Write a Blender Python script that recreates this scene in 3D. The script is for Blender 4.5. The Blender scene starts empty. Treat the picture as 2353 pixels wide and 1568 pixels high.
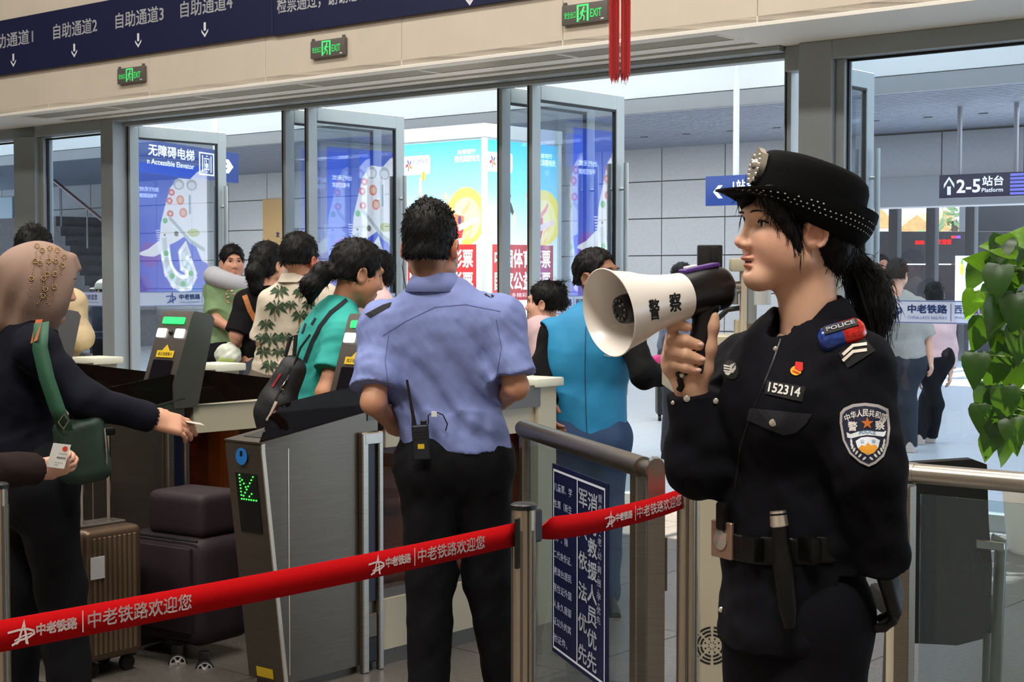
import bpy, bmesh, math, random
import numpy as np
from mathutils import Vector, Matrix
random.seed(7); RNG = np.random.default_rng(7)
SC = bpy.context.scene
COL = SC.collection

# ------------------------------------------------------------------ camera
FPX, CX, CY, CAMZ = 3600.0, 1176.5, 784.0, 1.46
TH = math.atan(148 / FPX)
cam = bpy.data.cameras.new('camera'); cam_o = bpy.data.objects.new('camera', cam); COL.objects.link(cam_o)
cam.sensor_width = 36.0; cam.lens = FPX / 2353 * 36.0; cam.clip_end = 400; cam.clip_start = .05
SC.cycles.transparent_max_bounces = 32; SC.cycles.max_bounces = 6; SC.cycles.use_adaptive_sampling = True; SC.cycles.adaptive_threshold = .045; SC.cycles.adaptive_min_samples = 16; SC.cycles.diffuse_bounces = 3; SC.cycles.glossy_bounces = 3; SC.cycles.transmission_bounces = 4
SC.cycles.caustics_reflective = False; SC.cycles.caustics_refractive = False
cam_o.location = (0, 0, CAMZ); cam_o.rotation_euler = (math.pi / 2 - TH, 0, 0)
SC.camera = cam_o
CAM = np.array([0, 0, CAMZ])

# ------------------------------------------------------------------ view, world, sun, hall lights
SC.view_settings.view_transform = 'Standard'; SC.view_settings.look = 'None'
SC.view_settings.gamma = 1.0; SC.view_settings.use_curve_mapping = False
SC.view_settings.exposure = 0.15
world = bpy.data.worlds.new('sky'); SC.world = world; world.use_nodes = True
wn = world.node_tree.nodes; bg = wn['Background']
bg.inputs['Color'].default_value = (.78, .90, 1.0, 1); bg.inputs['Strength'].default_value = 3.2
sun = bpy.data.lights.new('sun', 'SUN'); sun.energy = 22.0; sun.angle = .02; sun.color = (1, .93, .82)
sun_o = bpy.data.objects.new('sun', sun); COL.objects.link(sun_o)
sun_o.rotation_euler = Vector((-.30, -.40, -.90)).normalized().to_track_quat('-Z', 'Y').to_euler()

def area_light(name, loc, size, power, color=(1, .95, .88), rot=(0, 0, 0)):
    l = bpy.data.lights.new(name, 'AREA'); l.shape = 'RECTANGLE'; l.size, l.size_y = size; l.energy = power; l.color = color
    o = bpy.data.objects.new(name, l); COL.objects.link(o); o.location = loc; o.rotation_euler = rot
    return o

# ------------------------------------------------------------------ geometry of the place, taken from the photograph
def ray(x, y):
    dx, dy = (x - CX) / FPX, (CY - y) / FPX
    return np.array([dx, math.cos(TH) + dy * math.sin(TH), -math.sin(TH) + dy * math.cos(TH)])
def at(x, y, Y):
    r = ray(x, y); return CAM + r * (Y / r[1])
def on_z(x, y, z):
    r = ray(x, y); return CAM + r * ((z - CAMZ) / r[2])
AW = math.radians(49.8)
U = np.array([math.sin(AW), -math.cos(AW), 0.]); N = np.array([math.cos(AW), math.sin(AW), 0.]); ZV = np.array([0, 0, 1.])
W0 = np.array([2.852, 8.9, 0.])
RZ = math.atan2(U[1], U[0])
def W(u, v, z=0.): return W0 + u * U + v * N + z * ZV
def on_wall(x, y, v=0.):
    r = ray(x, y); t = ((W0 + v * N - CAM) @ N) / (r @ N); return CAM + r * t
def uw(x, v=0., y=636): return float((on_wall(x, y, v) - W0) @ U)
def zw(x, y, v=0.): return float(on_wall(x, y, v)[2])

# ------------------------------------------------------------------ materials
def lin(c):
    o = []
    for v in c[:3]:
        v /= 255.; o.append(v / 12.92 if v <= .04045 else ((v + .055) / 1.055) ** 2.4)
    return (*o, 1.0)
MATS = {}
def M(name, col=(128, 128, 128), rough=.5, metal=0., noise=None, bump=None, emit=None, spec=None, coat=0., stretch=None, sheen=0., sss=0.):
    if name in MATS: return MATS[name]
    m = bpy.data.materials.new(name); m.use_nodes = True; nt = m.node_tree; b = nt.nodes['Principled BSDF']
    b.inputs['Base Color'].default_value = lin(col); b.inputs['Roughness'].default_value = rough; b.inputs['Metallic'].default_value = metal
    if spec is not None: b.inputs['Specular IOR Level'].default_value = spec
    if coat: b.inputs['Coat Weight'].default_value = coat; b.inputs['Coat Roughness'].default_value = .15
    if sheen: b.inputs['Sheen Weight'].default_value = sheen
    if sss:
        b.inputs['Subsurface Weight'].default_value = sss; b.inputs['Subsurface Radius'].default_value = (.012, .005, .003); b.inputs['Subsurface Scale'].default_value = 1.0
    tc = None
    def coord():
        nonlocal tc
        if tc is None:
            t = nt.nodes.new('ShaderNodeTexCoord'); tc = t.outputs['Object']
            if stretch:
                mp = nt.nodes.new('ShaderNodeMapping'); mp.inputs['Scale'].default_value = stretch
                nt.links.new(tc, mp.inputs['Vector']); tc = mp.outputs['Vector']
        return tc
    if noise:
        sc, amt = noise[:2]
        n = nt.nodes.new('ShaderNodeTexNoise'); n.inputs['Scale'].default_value = sc; n.inputs['Detail'].default_value = 5
        nt.links.new(coord(), n.inputs['Vector'])
        r = nt.nodes.new('ShaderNodeValToRGB'); c = lin(col)
        r.color_ramp.elements[0].position = .3; r.color_ramp.elements[1].position = .7
        r.color_ramp.elements[0].color = tuple(max(0, v * (1 - amt)) for v in c[:3]) + (1,)
        r.color_ramp.elements[1].color = tuple(min(1, v * (1 + amt)) for v in c[:3]) + (1,)
        nt.links.new(n.outputs['Fac'], r.inputs['Fac']); nt.links.new(r.outputs['Color'], b.inputs['Base Color'])
    if bump:
        sc, st = bump[:2]
        n = nt.nodes.new('ShaderNodeTexNoise'); n.inputs['Scale'].default_value = sc; n.inputs['Detail'].default_value = 4
        nt.links.new(coord(), n.inputs['Vector'])
        bp = nt.nodes.new('ShaderNodeBump'); bp.inputs['Strength'].default_value = st; bp.inputs['Distance'].default_value = bump[2] if len(bump) > 2 else .01
        nt.links.new(n.outputs['Fac'], bp.inputs['Height']); nt.links.new(bp.outputs['Normal'], b.inputs['Normal'])
    if emit:
        b.inputs['Emission Color'].default_value = lin(emit[0]); b.inputs['Emission Strength'].default_value = emit[1]
    MATS[name] = m; return m
def MV(name, rough=.5, bump=None, sss=0., emit=0., sheen=0., spec=None):
    """material whose colour comes from the mesh's own colour attribute"""
    m = M(name, (128, 128, 128), rough, bump=bump, sss=sss, sheen=sheen, spec=spec); nt = m.node_tree; b = nt.nodes['Principled BSDF']
    a = nt.nodes.new('ShaderNodeAttribute'); a.attribute_name = 'Col'
    nt.links.new(a.outputs['Color'], b.inputs['Base Color'])
    if emit: nt.links.new(a.outputs['Color'], b.inputs['Emission Color']); b.inputs['Emission Strength'].default_value = emit
    return m
def glass(name, tint=(225, 236, 240), ior=1.7, base=0.0, rough=0.0, haze=None):
    m = bpy.data.materials.new(name); m.use_nodes = True; nt = m.node_tree; nt.nodes.clear()
    out = nt.nodes.new('ShaderNodeOutputMaterial'); tr = nt.nodes.new('ShaderNodeBsdfTransparent'); gl = nt.nodes.new('ShaderNodeBsdfGlossy')
    tr.inputs['Color'].default_value = lin(tint); gl.inputs['Roughness'].default_value = rough
    lw = nt.nodes.new('ShaderNodeLayerWeight'); lw.inputs['Blend'].default_value = .5
    pw = nt.nodes.new('ShaderNodeMath'); pw.operation = 'POWER'; pw.inputs[1].default_value = 5; nt.links.new(lw.outputs['Facing'], pw.inputs[0])
    f0 = ((ior - 1) / (ior + 1)) ** 2 + base
    ma = nt.nodes.new('ShaderNodeMath'); ma.operation = 'MULTIPLY_ADD'; ma.use_clamp = True; ma.inputs[1].default_value = 1 - f0; ma.inputs[2].default_value = f0
    nt.links.new(pw.outputs[0], ma.inputs[0]); fac = ma.outputs[0]; mx = nt.nodes.new('ShaderNodeMixShader')
    nt.links.new(fac, mx.inputs['Fac']); nt.links.new(tr.outputs[0], mx.inputs[1]); nt.links.new(gl.outputs[0], mx.inputs[2])
    res = mx.outputs[0]
    if haze:
        df = nt.nodes.new('ShaderNodeBsdfDiffuse'); df.inputs['Color'].default_value = lin(haze[0])
        m2 = nt.nodes.new('ShaderNodeMixShader'); m2.inputs['Fac'].default_value = haze[1]
        nt.links.new(res, m2.inputs[1]); nt.links.new(df.outputs[0], m2.inputs[2]); res = m2.outputs[0]
    nt.links.new(res, out.inputs['Surface']); MATS[name] = m; return m

# ------------------------------------------------------------------ mesh helpers
class MB:
    def __init__(s): s.v = []; s.f = []; s.n = 0
    def add(s, v, f):
        v = np.asarray(v, float).reshape(-1, 3); s.v.append(v)
        s.f += [tuple(i + s.n for i in q) for q in f]; s.n += len(v); return s
    def box(s, c, h, ax=None, bev=0.0):
        """box about c with half sizes h along axes ax (default world), chamfered edges"""
        c = np.asarray(c, float); h = np.asarray(h, float)
        A = np.eye(3) if ax is None else np.array([np.asarray(a, float) / np.linalg.norm(a) for a in ax])
        if bev <= 0:
            vs = [c + (np.array([i, j, k]) * h) @ A for i in (-1, 1) for j in (-1, 1) for k in (-1, 1)]
            fl = [(0, 1, 3, 2), (4, 6, 7, 5), (0, 4, 5, 1), (2, 3, 7, 6), (0, 2, 6, 4), (1, 5, 7, 3)]
            if np.linalg.det(A) < 0: fl = [q[::-1] for q in fl]
            return s.add(vs, fl)
        b = min(bev, *(h * .49)); bm = bmesh.new(); bmesh.ops.create_cube(bm, size=2)
        for v in bm.verts: v.co = Vector((v.co.x * h[0], v.co.y * h[1], v.co.z * h[2]))
        bmesh.ops.bevel(bm, geom=bm.edges[:], offset=b, segments=5 if bev > .03 else 2 if bev > .004 else 1, affect='EDGES', profile=.6)
        bm.verts.ensure_lookup_table()
        vs = [c + np.array(v.co) @ A for v in bm.verts]; fl = [tuple(v.index for v in f.verts) for f in bm.faces]; bm.free()
        if np.linalg.det(A) < 0: fl = [q[::-1] for q in fl]
        return s.add(vs, fl)
    def wbox(s, u0, u1, v0, v1, z0, z1, bev=0.0):
        return s.box(W((u0 + u1) / 2, (v0 + v1) / 2, (z0 + z1) / 2), (abs(u1 - u0) / 2, abs(v1 - v0) / 2, abs(z1 - z0) / 2), (U, N, ZV), bev)
    def tube(s, pts, r, n=10, cap=True, flat=None):
        pts = [np.asarray(p, float) for p in pts]; m = len(pts); rs = r if hasattr(r, '__len__') else [r] * m
        T = []
        for i in range(m):
            t = pts[min(i + 1, m - 1)] - pts[max(i - 1, 0)]; T.append(t / (np.linalg.norm(t) + 1e-12))
        ref = ZV if abs(T[0][2]) < .9 else np.array([1., 0, 0])
        a = np.cross(T[0], ref); a /= np.linalg.norm(a); vs = []
        for i in range(m):
            a = a - T[i] * (a @ T[i]); a /= np.linalg.norm(a); b = np.cross(T[i], a)
            for k in range(n):
                an = 2 * math.pi * k / n; vs.append(pts[i] + rs[i] * (math.cos(an) * a + math.sin(an) * b * (flat or 1)))
        fl = [(i * n + k, i * n + (k + 1) % n, (i + 1) * n + (k + 1) % n, (i + 1) * n + k) for i in range(m - 1) for k in range(n)]
        if cap: fl += [tuple(range(n))[::-1], tuple((m - 1) * n + k for k in range(n))]
        return s.add(vs, fl)
    def lathe(s, base, axis, prof, n=24, closed=False):
        """prof: list of (distance along axis, radius)"""
        base = np.asarray(base, float); T = np.asarray(axis, float); T = T / np.linalg.norm(T)
        ref = ZV if abs(T[2]) < .9 else np.array([1., 0, 0]); a = np.cross(T, ref); a /= np.linalg.norm(a); b = np.cross(T, a); vs = []
        for h, r in prof:
            for k in range(n):
                an = 2 * math.pi * k / n; vs.append(base + T * h + max(r, 1e-5) * (math.cos(an) * a + math.sin(an) * b))
        m = len(prof)
        fl = [(i * n + k, i * n + (k + 1) % n, (i + 1) * n + (k + 1) % n, (i + 1) * n + k) for i in range(m - 1) for k in range(n)]
        if closed: fl += [((m - 1) * n + k, (m - 1) * n + (k + 1) % n, (k + 1) % n, k) for k in range(n)]
        return s.add(vs, fl)
    def prism(s, poly, off):
        """flat polygon (3d points) extruded by vector off"""
        p = np.asarray(poly, float); off = np.asarray(off, float); n = len(p)
        nn = sum((np.cross(p[i] - p[0], p[(i + 1) % n] - p[0]) for i in range(n)), np.zeros(3))
        if nn @ off > 0: p = p[::-1]
        return s.add(np.vstack([p, p + off]), [tuple(range(n)), tuple(range(2 * n - 1, n - 1, -1))] + [(i, i + n, (i + 1) % n + n, (i + 1) % n) for i in range(n)])
    def ball(s, c, r, n=8, ax=None):
        r = np.asarray(r, float) * np.ones(3); A = np.eye(3) if ax is None else np.asarray(ax); vs = []; m = n
        for i in range(m + 1):
            ph = math.pi * i / m
            for k in range(n * 2):
                an = math.pi * k / n; vs.append(np.asarray(c) + (np.array([math.sin(ph) * math.cos(an), math.sin(ph) * math.sin(an), math.cos(ph)]) * r) @ A)
        q = n * 2
        return s.add(vs, [(i * q + k, (i + 1) * q + k, (i + 1) * q + (k + 1) % q, i * q + (k + 1) % q) for i in range(m) for k in range(q)])
    def quad(s, a, b, c, d): return s.add([a, b, c, d], [(0, 1, 2, 3)])
    def verts(s): return np.vstack(s.v)

def raw_obj(name, v, f, mat, parent=None, smooth=None, col=None, base=None):
    v = np.asarray(v, float)
    if parent is not None:
        loc = PLOC[parent.name]
    else:
        loc = np.array([(v[:, 0].min() + v[:, 0].max()) / 2, (v[:, 1].min() + v[:, 1].max()) / 2, v[:, 2].min()]) if base is None else np.asarray(base, float)
    me = bpy.data.meshes.new(name); me.from_pydata((v - loc).tolist(), [], f); me.validate(); me.update()
    if mat is not None: me.materials.append(mat)
    if smooth is not None:
        me.shade_smooth()
        if smooth < 179: me.set_sharp_from_angle(angle=math.radians(smooth))
    if col is not None:
        at_ = me.color_attributes.new('Col', 'FLOAT_COLOR', 'POINT'); at_.data.foreach_set('color', np.hstack([col, np.ones((len(col), 1))]).astype(np.float32).ravel())
    o = bpy.data.objects.new(name, me); COL.objects.link(o)
    if parent is not None: o.parent = parent; PLOC[o.name] = loc
    else: o.location = loc; PLOC[o.name] = loc
    return o
PLOC = {}
def build(mb, name, mat, parent=None, smooth=35, col=None):
    return raw_obj(name, mb.verts(), mb.f, mat, parent, smooth, col)
def thing(name, label, cat, loc, group=None):
    o = bpy.data.objects.new(name, None); COL.objects.link(o); o.location = tuple(loc); o.empty_display_size = .1
    o['label'] = label; o['category'] = cat
    if group: o['group'] = group
    PLOC[o.name] = np.asarray(loc, float); return o
def tag(o, label, cat, group=None, kind=None):
    o['label'] = label; o['category'] = cat
    if group: o['group'] = group
    if kind: o['kind'] = kind
    return o
def struct(o, label=None):
    o['kind'] = 'structure'
    if label: o['label'] = label
    return o
def sempty(name, loc=(0, 0, 0)):
    o = bpy.data.objects.new(name, None); COL.objects.link(o); o.location = tuple(loc); PLOC[o.name] = np.asarray(loc, float); o['kind'] = 'structure'; return o
def inst(src, name, parent, loc, rotz=0., scale=(1, 1, 1)):
    """another object with the same mesh (loc in world space)"""
    o = bpy.data.objects.new(name, src); COL.objects.link(o)
    o.location = tuple(np.asarray(loc) - (PLOC[parent.name] if parent is not None else 0)); o.rotation_euler = (0, 0, rotz); o.scale = scale
    if parent is not None: o.parent = parent
    return o
def mesh_only(mb, name, mat, smooth=None):
    me = bpy.data.meshes.new(name); me.from_pydata(mb.verts().tolist(), [], mb.f); me.update(); me.materials.append(mat)
    if smooth: me.shade_smooth(); me.set_sharp_from_angle(angle=math.radians(smooth))
    return me

# ------------------------------------------------------------------ lettering
TXT = {}
def glyphs(body, bold=0.0):
    key = (body, bold)
    if key not in TXT:
        c = bpy.data.curves.new('t', 'FONT'); c.body = body; c.size = 1; c.resolution_u = 2; c.align_x = 'LEFT'
        o = bpy.data.objects.new('t', c); COL.objects.link(o); bpy.context.view_layer.update()
        me = bpy.data.meshes.new_from_object(o.evaluated_get(bpy.context.evaluated_depsgraph_get()))
        v = np.array([q.co[:] for q in me.vertices]).reshape(-1, 3); f = [tuple(p.vertices) for p in me.polygons]
        bpy.data.objects.remove(o); bpy.data.curves.remove(c); bpy.data.meshes.remove(me)
        if bold:      # heavier weight: the outline laid down several times, slightly shifted
            vv, ff = [v], list(f)
            for dx, dy in ((bold, bold), (-bold, bold), (bold, -bold), (-bold, -bold)):
                b = sum(len(q) for q in vv); vv.append(v + (dx, dy, 0)); ff += [tuple(i + b for i in g) for g in f]
            v, f = np.vstack(vv), ff
        TXT[key] = (v, f)
    return TXT[key]
def text_mb(mb, body, org, xd, yd, h=None, w=None, bold=0.0, off=.0015, warp=None):
    """lettering lying on a plane: org = lower-left corner, fitted to width w and/or height h"""
    v, f = glyphs(body, bold); lo, hi = v[:, :2].min(0), v[:, :2].max(0); q = (v[:, :2] - lo) / (hi - lo)
    asp = (hi - lo)[0] / (hi - lo)[1]
    if h is None: h = w / asp
    if w is None: w = h * asp
    xd = np.asarray(xd, float); yd = np.asarray(yd, float); xd = xd / np.linalg.norm(xd); yd = yd / np.linalg.norm(yd); n = np.cross(xd, yd)
    if warp: pts = np.array([warp(a * w, b * h) for a, b in q])
    else: pts = np.asarray(org) + np.outer(q[:, 0] * w, xd) + np.outer(q[:, 1] * h, yd) + n * off
    return mb.add(pts, f)
def text(parent, body, org, xd, yd, mat, h=None, w=None, bold=0.0, off=.0015, name='lettering'):
    mb = MB(); text_mb(mb, body, org, xd, yd, h, w, bold, off); return build(mb, name, mat, parent, None)
def poly_mb(mb, pts2, org, xd, yd, off=.0015, thick=0):
    xd = np.asarray(xd, float); yd = np.asarray(yd, float); xd = xd / np.linalg.norm(xd); yd = yd / np.linalg.norm(yd); n = np.cross(xd, yd)
    p = [np.asarray(org) + a * xd + b * yd + n * off for a, b in pts2]
    if thick: return mb.prism(p, n * thick)
    ar = sum(pts2[i][0] * pts2[(i + 1) % len(pts2)][1] - pts2[(i + 1) % len(pts2)][0] * pts2[i][1] for i in range(len(pts2)))
    if ar < 0: p = p[::-1]
    return mb.add(p, [tuple(range(len(p)))])
def ell2(cx, cy, rx, ry, n=20, a0=0, a1=360, rot=0):
    c, s_ = math.cos(rot), math.sin(rot); o = []
    for k in range(n + (a1 - a0 < 360)):
        a = math.radians(a0 + (a1 - a0) * k / n); x, y = rx * math.cos(a), ry * math.sin(a); o.append((cx + x * c - y * s_, cy + x * s_ + y * c))
    return o
def rrect(x0, y0, x1, y1, r, n=4):
    o = []
    for cx, cy, a in ((x1 - r, y1 - r, 0), (x0 + r, y1 - r, 90), (x0 + r, y0 + r, 180), (x1 - r, y0 + r, 270)):
        for k in range(n + 1):
            t = math.radians(a + 90 * k / n); o.append((cx + r * math.cos(t), cy + r * math.sin(t)))
    return o
def stroke2(pts, w):
    """thick polyline in 2d as a list of quads"""
    o = []
    for (x0, y0), (x1, y1) in zip(pts[:-1], pts[1:]):
        l = math.hypot(x1 - x0, y1 - y0) + 1e-9; nx, ny = -(y1 - y0) / l * w / 2, (x1 - x0) / l * w / 2; ex, ey = (x1 - x0) / l * w * .3, (y1 - y0) / l * w * .3
        o.append([(x0 + nx - ex, y0 + ny - ey), (x0 - nx - ex, y0 - ny - ey), (x1 - nx + ex, y1 - ny + ey), (x1 + nx + ex, y1 + ny + ey)])
    return o
# ------------------------------------------------------------------ palette
m_fascia = M('beige_panel', (214, 202, 184), .55, noise=(3, .03))
m_soffit = M('soffit_white', (238, 234, 224), .6)
m_alu = M('aluminium_frame', (158, 166, 168), .42, .15, noise=(2, .05))
m_gasket = M('black_gasket', (18, 22, 26), .6)
m_tile = M('grey_wall_tile', (186, 188, 192), .42, noise=(30, .05))
m_white = M('white_paint', (236, 238, 238), .5)
m_grey_beam = M('grey_steel', (150, 152, 156), .5)
m_floor_in = M('granite_floor', (96, 90, 84), .34, noise=(55, .35))
m_floor_out = M('pale_paving', (188, 192, 198), .35, noise=(40, .10))
m_joint = M('floor_joint', (96, 94, 92), .8)
m_hall = M('hall_wall', (200, 190, 176), .7)
m_banner = M('navy_banner', (25, 30, 66), .45)
m_sign_txt = M('sign_white', (226, 228, 232), .5)
m_white_lit = M('sign_white_lit', (245, 248, 255), .5, emit=((245, 248, 255), .55))
m_blue_sign = M('blue_sign', (32, 66, 140), .4, emit=((26, 62, 150), .18))
m_navy_sign = M('navy_sign', (44, 48, 80), .4)
m_steel = M('brushed_steel', (178, 172, 162), .3, .95, noise=(4, .08), stretch=(1, 1, 30), bump=(60, .06, .002))
m_steel_dk = M('dark_brushed_steel', (132, 124, 112), .36, .9, noise=(5, .1), stretch=(1, 1, 40))
m_chrome = M('chrome', (205, 200, 190), .12, 1.0)
m_black = M('black_plastic', (16, 16, 18), .4)
m_rubber = M('black_rubber', (14, 14, 15), .75)
m_glass = glass('door_glass', (236, 241, 246), 1.75, .05)
m_wglass = glass('window_glass', (234, 240, 246), 1.45, .02)
m_rail_glass = glass('rail_glass', (232, 240, 242), 1.45, .0, haze=((190, 205, 212), .03))
m_band = glass('frosted_band', (220, 228, 240), 1.4, .0, .3, haze=((214, 222, 240), .62))
m_band_txt = M('band_blue', (52, 78, 140), .6)
m_print = MV('flat_print', .55)
m_backlit = MV('backlit_print', .4, emit=1.05)
m_backlit2 = MV('backlit_print_bright', .4, emit=2.6)

class Art:
    """flat print: coloured 2d polygons in stacked layers on one plane"""
    def __init__(s, org, xd, yd, sx=1., sy=1.):
        s.o = np.asarray(org, float); s.x = np.asarray(xd, float); s.y = np.asarray(yd, float); s.n = np.cross(s.x, s.y); s.sx, s.sy = sx, sy
        s.v = []; s.f = []; s.c = []; s.k = 0
    def _add(s, p, f, c):
        b = len(s.v); off = .0012 + s.k * .00025; s.k += 1
        for q in p: s.v.append(s.o + q[0] * s.sx * s.x + q[1] * s.sy * s.y + s.n * off)
        s.f += [tuple(i + b for i in g) for g in f]
        cs = c if isinstance(c, list) else [c] * len(p)
        s.c += [lin(q)[:3] for q in cs]
    def poly(s, pts, c):
        ar = sum(pts[i][0] * pts[(i + 1) % len(pts)][1] - pts[(i + 1) % len(pts)][0] * pts[i][1] for i in range(len(pts)))
        if ar < 0:
            pts = pts[::-1]; c = c[::-1] if isinstance(c, list) else c
        s._add(pts, [tuple(range(len(pts)))], c); return s
    def ell(s, cx, cy, rx, ry, c, **k): return s.poly(ell2(cx, cy, rx, ry, **k), c)
    def line(s, pts, w, c):
        for q in stroke2(pts, w): s.poly(q, c); s.k -= 1
        s.k += 1; return s
    def grad(s, x0, y0, x1, y1, stops):
        n = len(stops); s._add([(x, y0 + (y1 - y0) * t) for t, _ in stops for x in (x0, x1)], [(2 * i, 2 * i + 1, 2 * i + 3, 2 * i + 2) for i in range(n - 1)], [c for _, c in stops for _ in (0, 1)]); return s
    def text(s, body, x, y, w, h, c, bold=0.):
        v, f = glyphs(body, bold); lo, hi = v[:, :2].min(0), v[:, :2].max(0); q = (v[:, :2] - lo) / (hi - lo)
        s._add([(x + a * w, y + b * h) for a, b in q], f, c); return s
    def done(s, name, mat, parent=None):
        return raw_obj(name, np.array(s.v), s.f, mat, parent, None, np.array(s.c))

def logo2(art, x, y, s, c):
    """the railway's star-like A with two swooshes"""
    art.poly([(x + .30 * s, y + .10 * s), (x + .62 * s, y + 1.0 * s), (x + .72 * s, y), (x + .60 * s, y + .06 * s), (x + .57 * s, y + .72 * s), (x + .40 * s, y + .16 * s)], c)
    art.line([(x, y + .56 * s), (x + .5 * s, y + .60 * s), (x + .9 * s, y + .50 * s), (x + .92 * s, y + .36 * s), (x + .6 * s, y + .2 * s), (x + .12 * s, y + .06 * s)], .08 * s, c)
    art.line([(x + .9 * s, y + .42 * s), (x + .6 * s, y + .30 * s), (x + .25 * s, y + .22 * s)], .05 * s, c)

# ------------------------------------------------------------------ floors
fl = MB(); fl.wbox(-34, 10, -16, -.12, -.12, -.012); o = build(fl, 'floor', m_joint, None, None); struct(o, 'granite floor of the station hall'); floor_in = o
fl = MB(); fl.wbox(-34, 10, -.12, 34, -.12, -.012); o = build(fl, 'floor', m_joint, None, None); struct(o, 'pale paving outside the doors'); floor_out = o
T = .80
t = MB(); t.box((0, 0, -.006), (T / 2 - .003, T / 2 - .003, .006), None, .0015)
me_in = mesh_only(t, 'floor_tile', m_floor_in); me_out = mesh_only(t, 'floor_tile', m_floor_out)
def in_view(p, mg=.9):
    if p[1] < .8: return False
    x = CX + FPX * p[0] / p[1]; y = CY - 148 + FPX * (CAMZ - p[2]) / p[1]
    m = mg * FPX / p[1]
    return -m < x < 2353 + m and -m < y < 1568 + m
near_in, near_out = [], []
for i in range(-42, 14):
    for j in range(-16, 42):
        u, v = (i + .5) * T, -.12 + (j + .5) * T
        p = W(u, v)
        if in_view(p): (near_in if v < -.12 else near_out).append((p[1], p))
for lst, me, par in ((near_in, me_in, floor_in), (near_out, me_out, floor_out)):
    lst.sort(key=lambda q: q[0])
    for _, p in lst[:300]: inst(me, 'floor_tile', par, p, RZ)
    if len(lst) > 300:
        r = MB()
        for _, p in lst[300:]: r.box(p + (0, 0, -.006), (T / 2 - .003, T / 2 - .003, .006), (U, N, ZV))
        q = build(r, 'far_paving', m_floor_out, par, None); q['kind'] = 'stuff'
# the rest of the floors, out of the frame, one sheet just under the tiles' tops
s_ = MB(); s_.wbox(-34, 10, -16, -.125, -.0119, -.006); q = build(s_, 'plain_screed', m_floor_in, floor_in, None); q['kind'] = 'stuff'
s_ = MB(); s_.wbox(-34, 10, -.115, 34, -.0119, -.006); q = build(s_, 'plain_screed', m_floor_out, floor_out, None); q['kind'] = 'stuff'

# ------------------------------------------------------------------ the hall: fascia over the doors, soffit, ceiling, other walls
ZS, VF = 2.895, -.86
fas = sempty('wall_front', W(-4, VF)); fas['label'] = 'beige panelled wall over the glass doors'
seams = [-34 + .0] + [-2.590 - 1.41 * k for k in range(10, 0, -1)] + [-2.590, -1.176, .24, 1.65, 3.06, 10]
for a, b in zip(seams[:-1], seams[1:]):
    q = MB(); q.wbox(a + .0018, b - .0018, VF, VF + .06, ZS, 4.6, .002); build(q, 'fascia_panel', m_fascia, fas)
q = MB(); q.wbox(-34, 10, VF + .01, VF + .30, 4.55, 8); build(q, 'upper_wall', m_fascia, fas)
q = MB(); q.wbox(-34, 10, VF - .012, VF + .02, ZS - .012, ZS + .012, .003); build(q, 'edge_trim', m_soffit, fas)
so = sempty('ceiling', W(-4, -.4, ZS)); so['label'] = 'white soffit strip above the doors'
U0, U1 = -8.9, -1.55
for v0, v1, a, b in ((VF, -.70, -34, 10), (-.46, -.31, -34, 10), (-.22, .14, -34, 10), (-.70, -.46, -34, U0), (-.70, -.46, U1, 10), (-.31, -.22, -34, U0), (-.31, -.22, U1, 10)):
    q = MB(); q.wbox(a, b, v0, v1, ZS, ZS + .05); build(q, 'soffit_board', m_soffit, so)
m_slat = M('grille_slat', (206, 200, 184), .5, .1); m_dark = M('dark_void', (30, 29, 28), .9)
gr = thing('air_curtain_grille', 'long beige slatted air grille set in the soffit over the doors', 'air grille', W((U0 + U1) / 2, -.58, ZS))
q = MB(); q.wbox(U0, U1, -.70, -.46, ZS + .045, ZS + .06); build(q, 'backing', m_dark, gr)
for k in range(14):
    v = -.69 + k * .0168; q = MB(); q.wbox(U0, U1, v, v + .008, ZS + .004, ZS + .03); build(q, 'slat', m_slat, gr)
for k in range(7):
    u = U0 + (U1 - U0) * k / 6; q = MB(); q.wbox(u - .012, u + .012, -.70, -.46, ZS - .003, ZS + .01); build(q, 'frame_bar', m_soffit, gr)
gr = thing('slot_diffuser', 'narrow dark slot diffuser in the soffit beside the air grille', 'air grille', W((U0 + U1) / 2, -.265, ZS))
q = MB(); q.wbox(U0, U1, -.31, -.22, ZS + .03, ZS + .05); build(q, 'backing', m_slat, gr)
for v in (-.305, -.285, -.265, -.245, -.228): q = MB(); q.wbox(U0, U1, v - .003, v + .003, ZS + .002, ZS + .03); build(q, 'slat', m_slat, gr)
cl = MB(); cl.wbox(-34, 10, -16, VF, 7.6, 7.75); struct(build(cl, 'ceiling', m_hall, None, None), 'high hall ceiling')
cl = MB(); cl.wbox(-34, 10, -16.2, -16, 0, 7.6); struct(build(cl, 'wall_rear', m_hall, None, None))
cl = MB(); cl.wbox(10, 10.2, -16, VF, 0, 7.6); struct(build(cl, 'wall_right', m_hall, None, None))
cl = MB(); cl.wbox(-34.2, -34, -16, VF, 0, 7.6); struct(build(cl, 'wall_left', m_hall, None, None))
for k, (u, v, pw) in enumerate(((-9, -4.5, 130), (-4, -4.5, 190), (1, -4.5, 270), (-2, -9.5, 330), (4, -9.5, 430), (-8, -9.5, 130))):
    area_light('hall_ceiling_lamp', W(u, v, 7.5), (3.0, 1.2), pw, (1, .95, .89), (0, 0, RZ))

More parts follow.
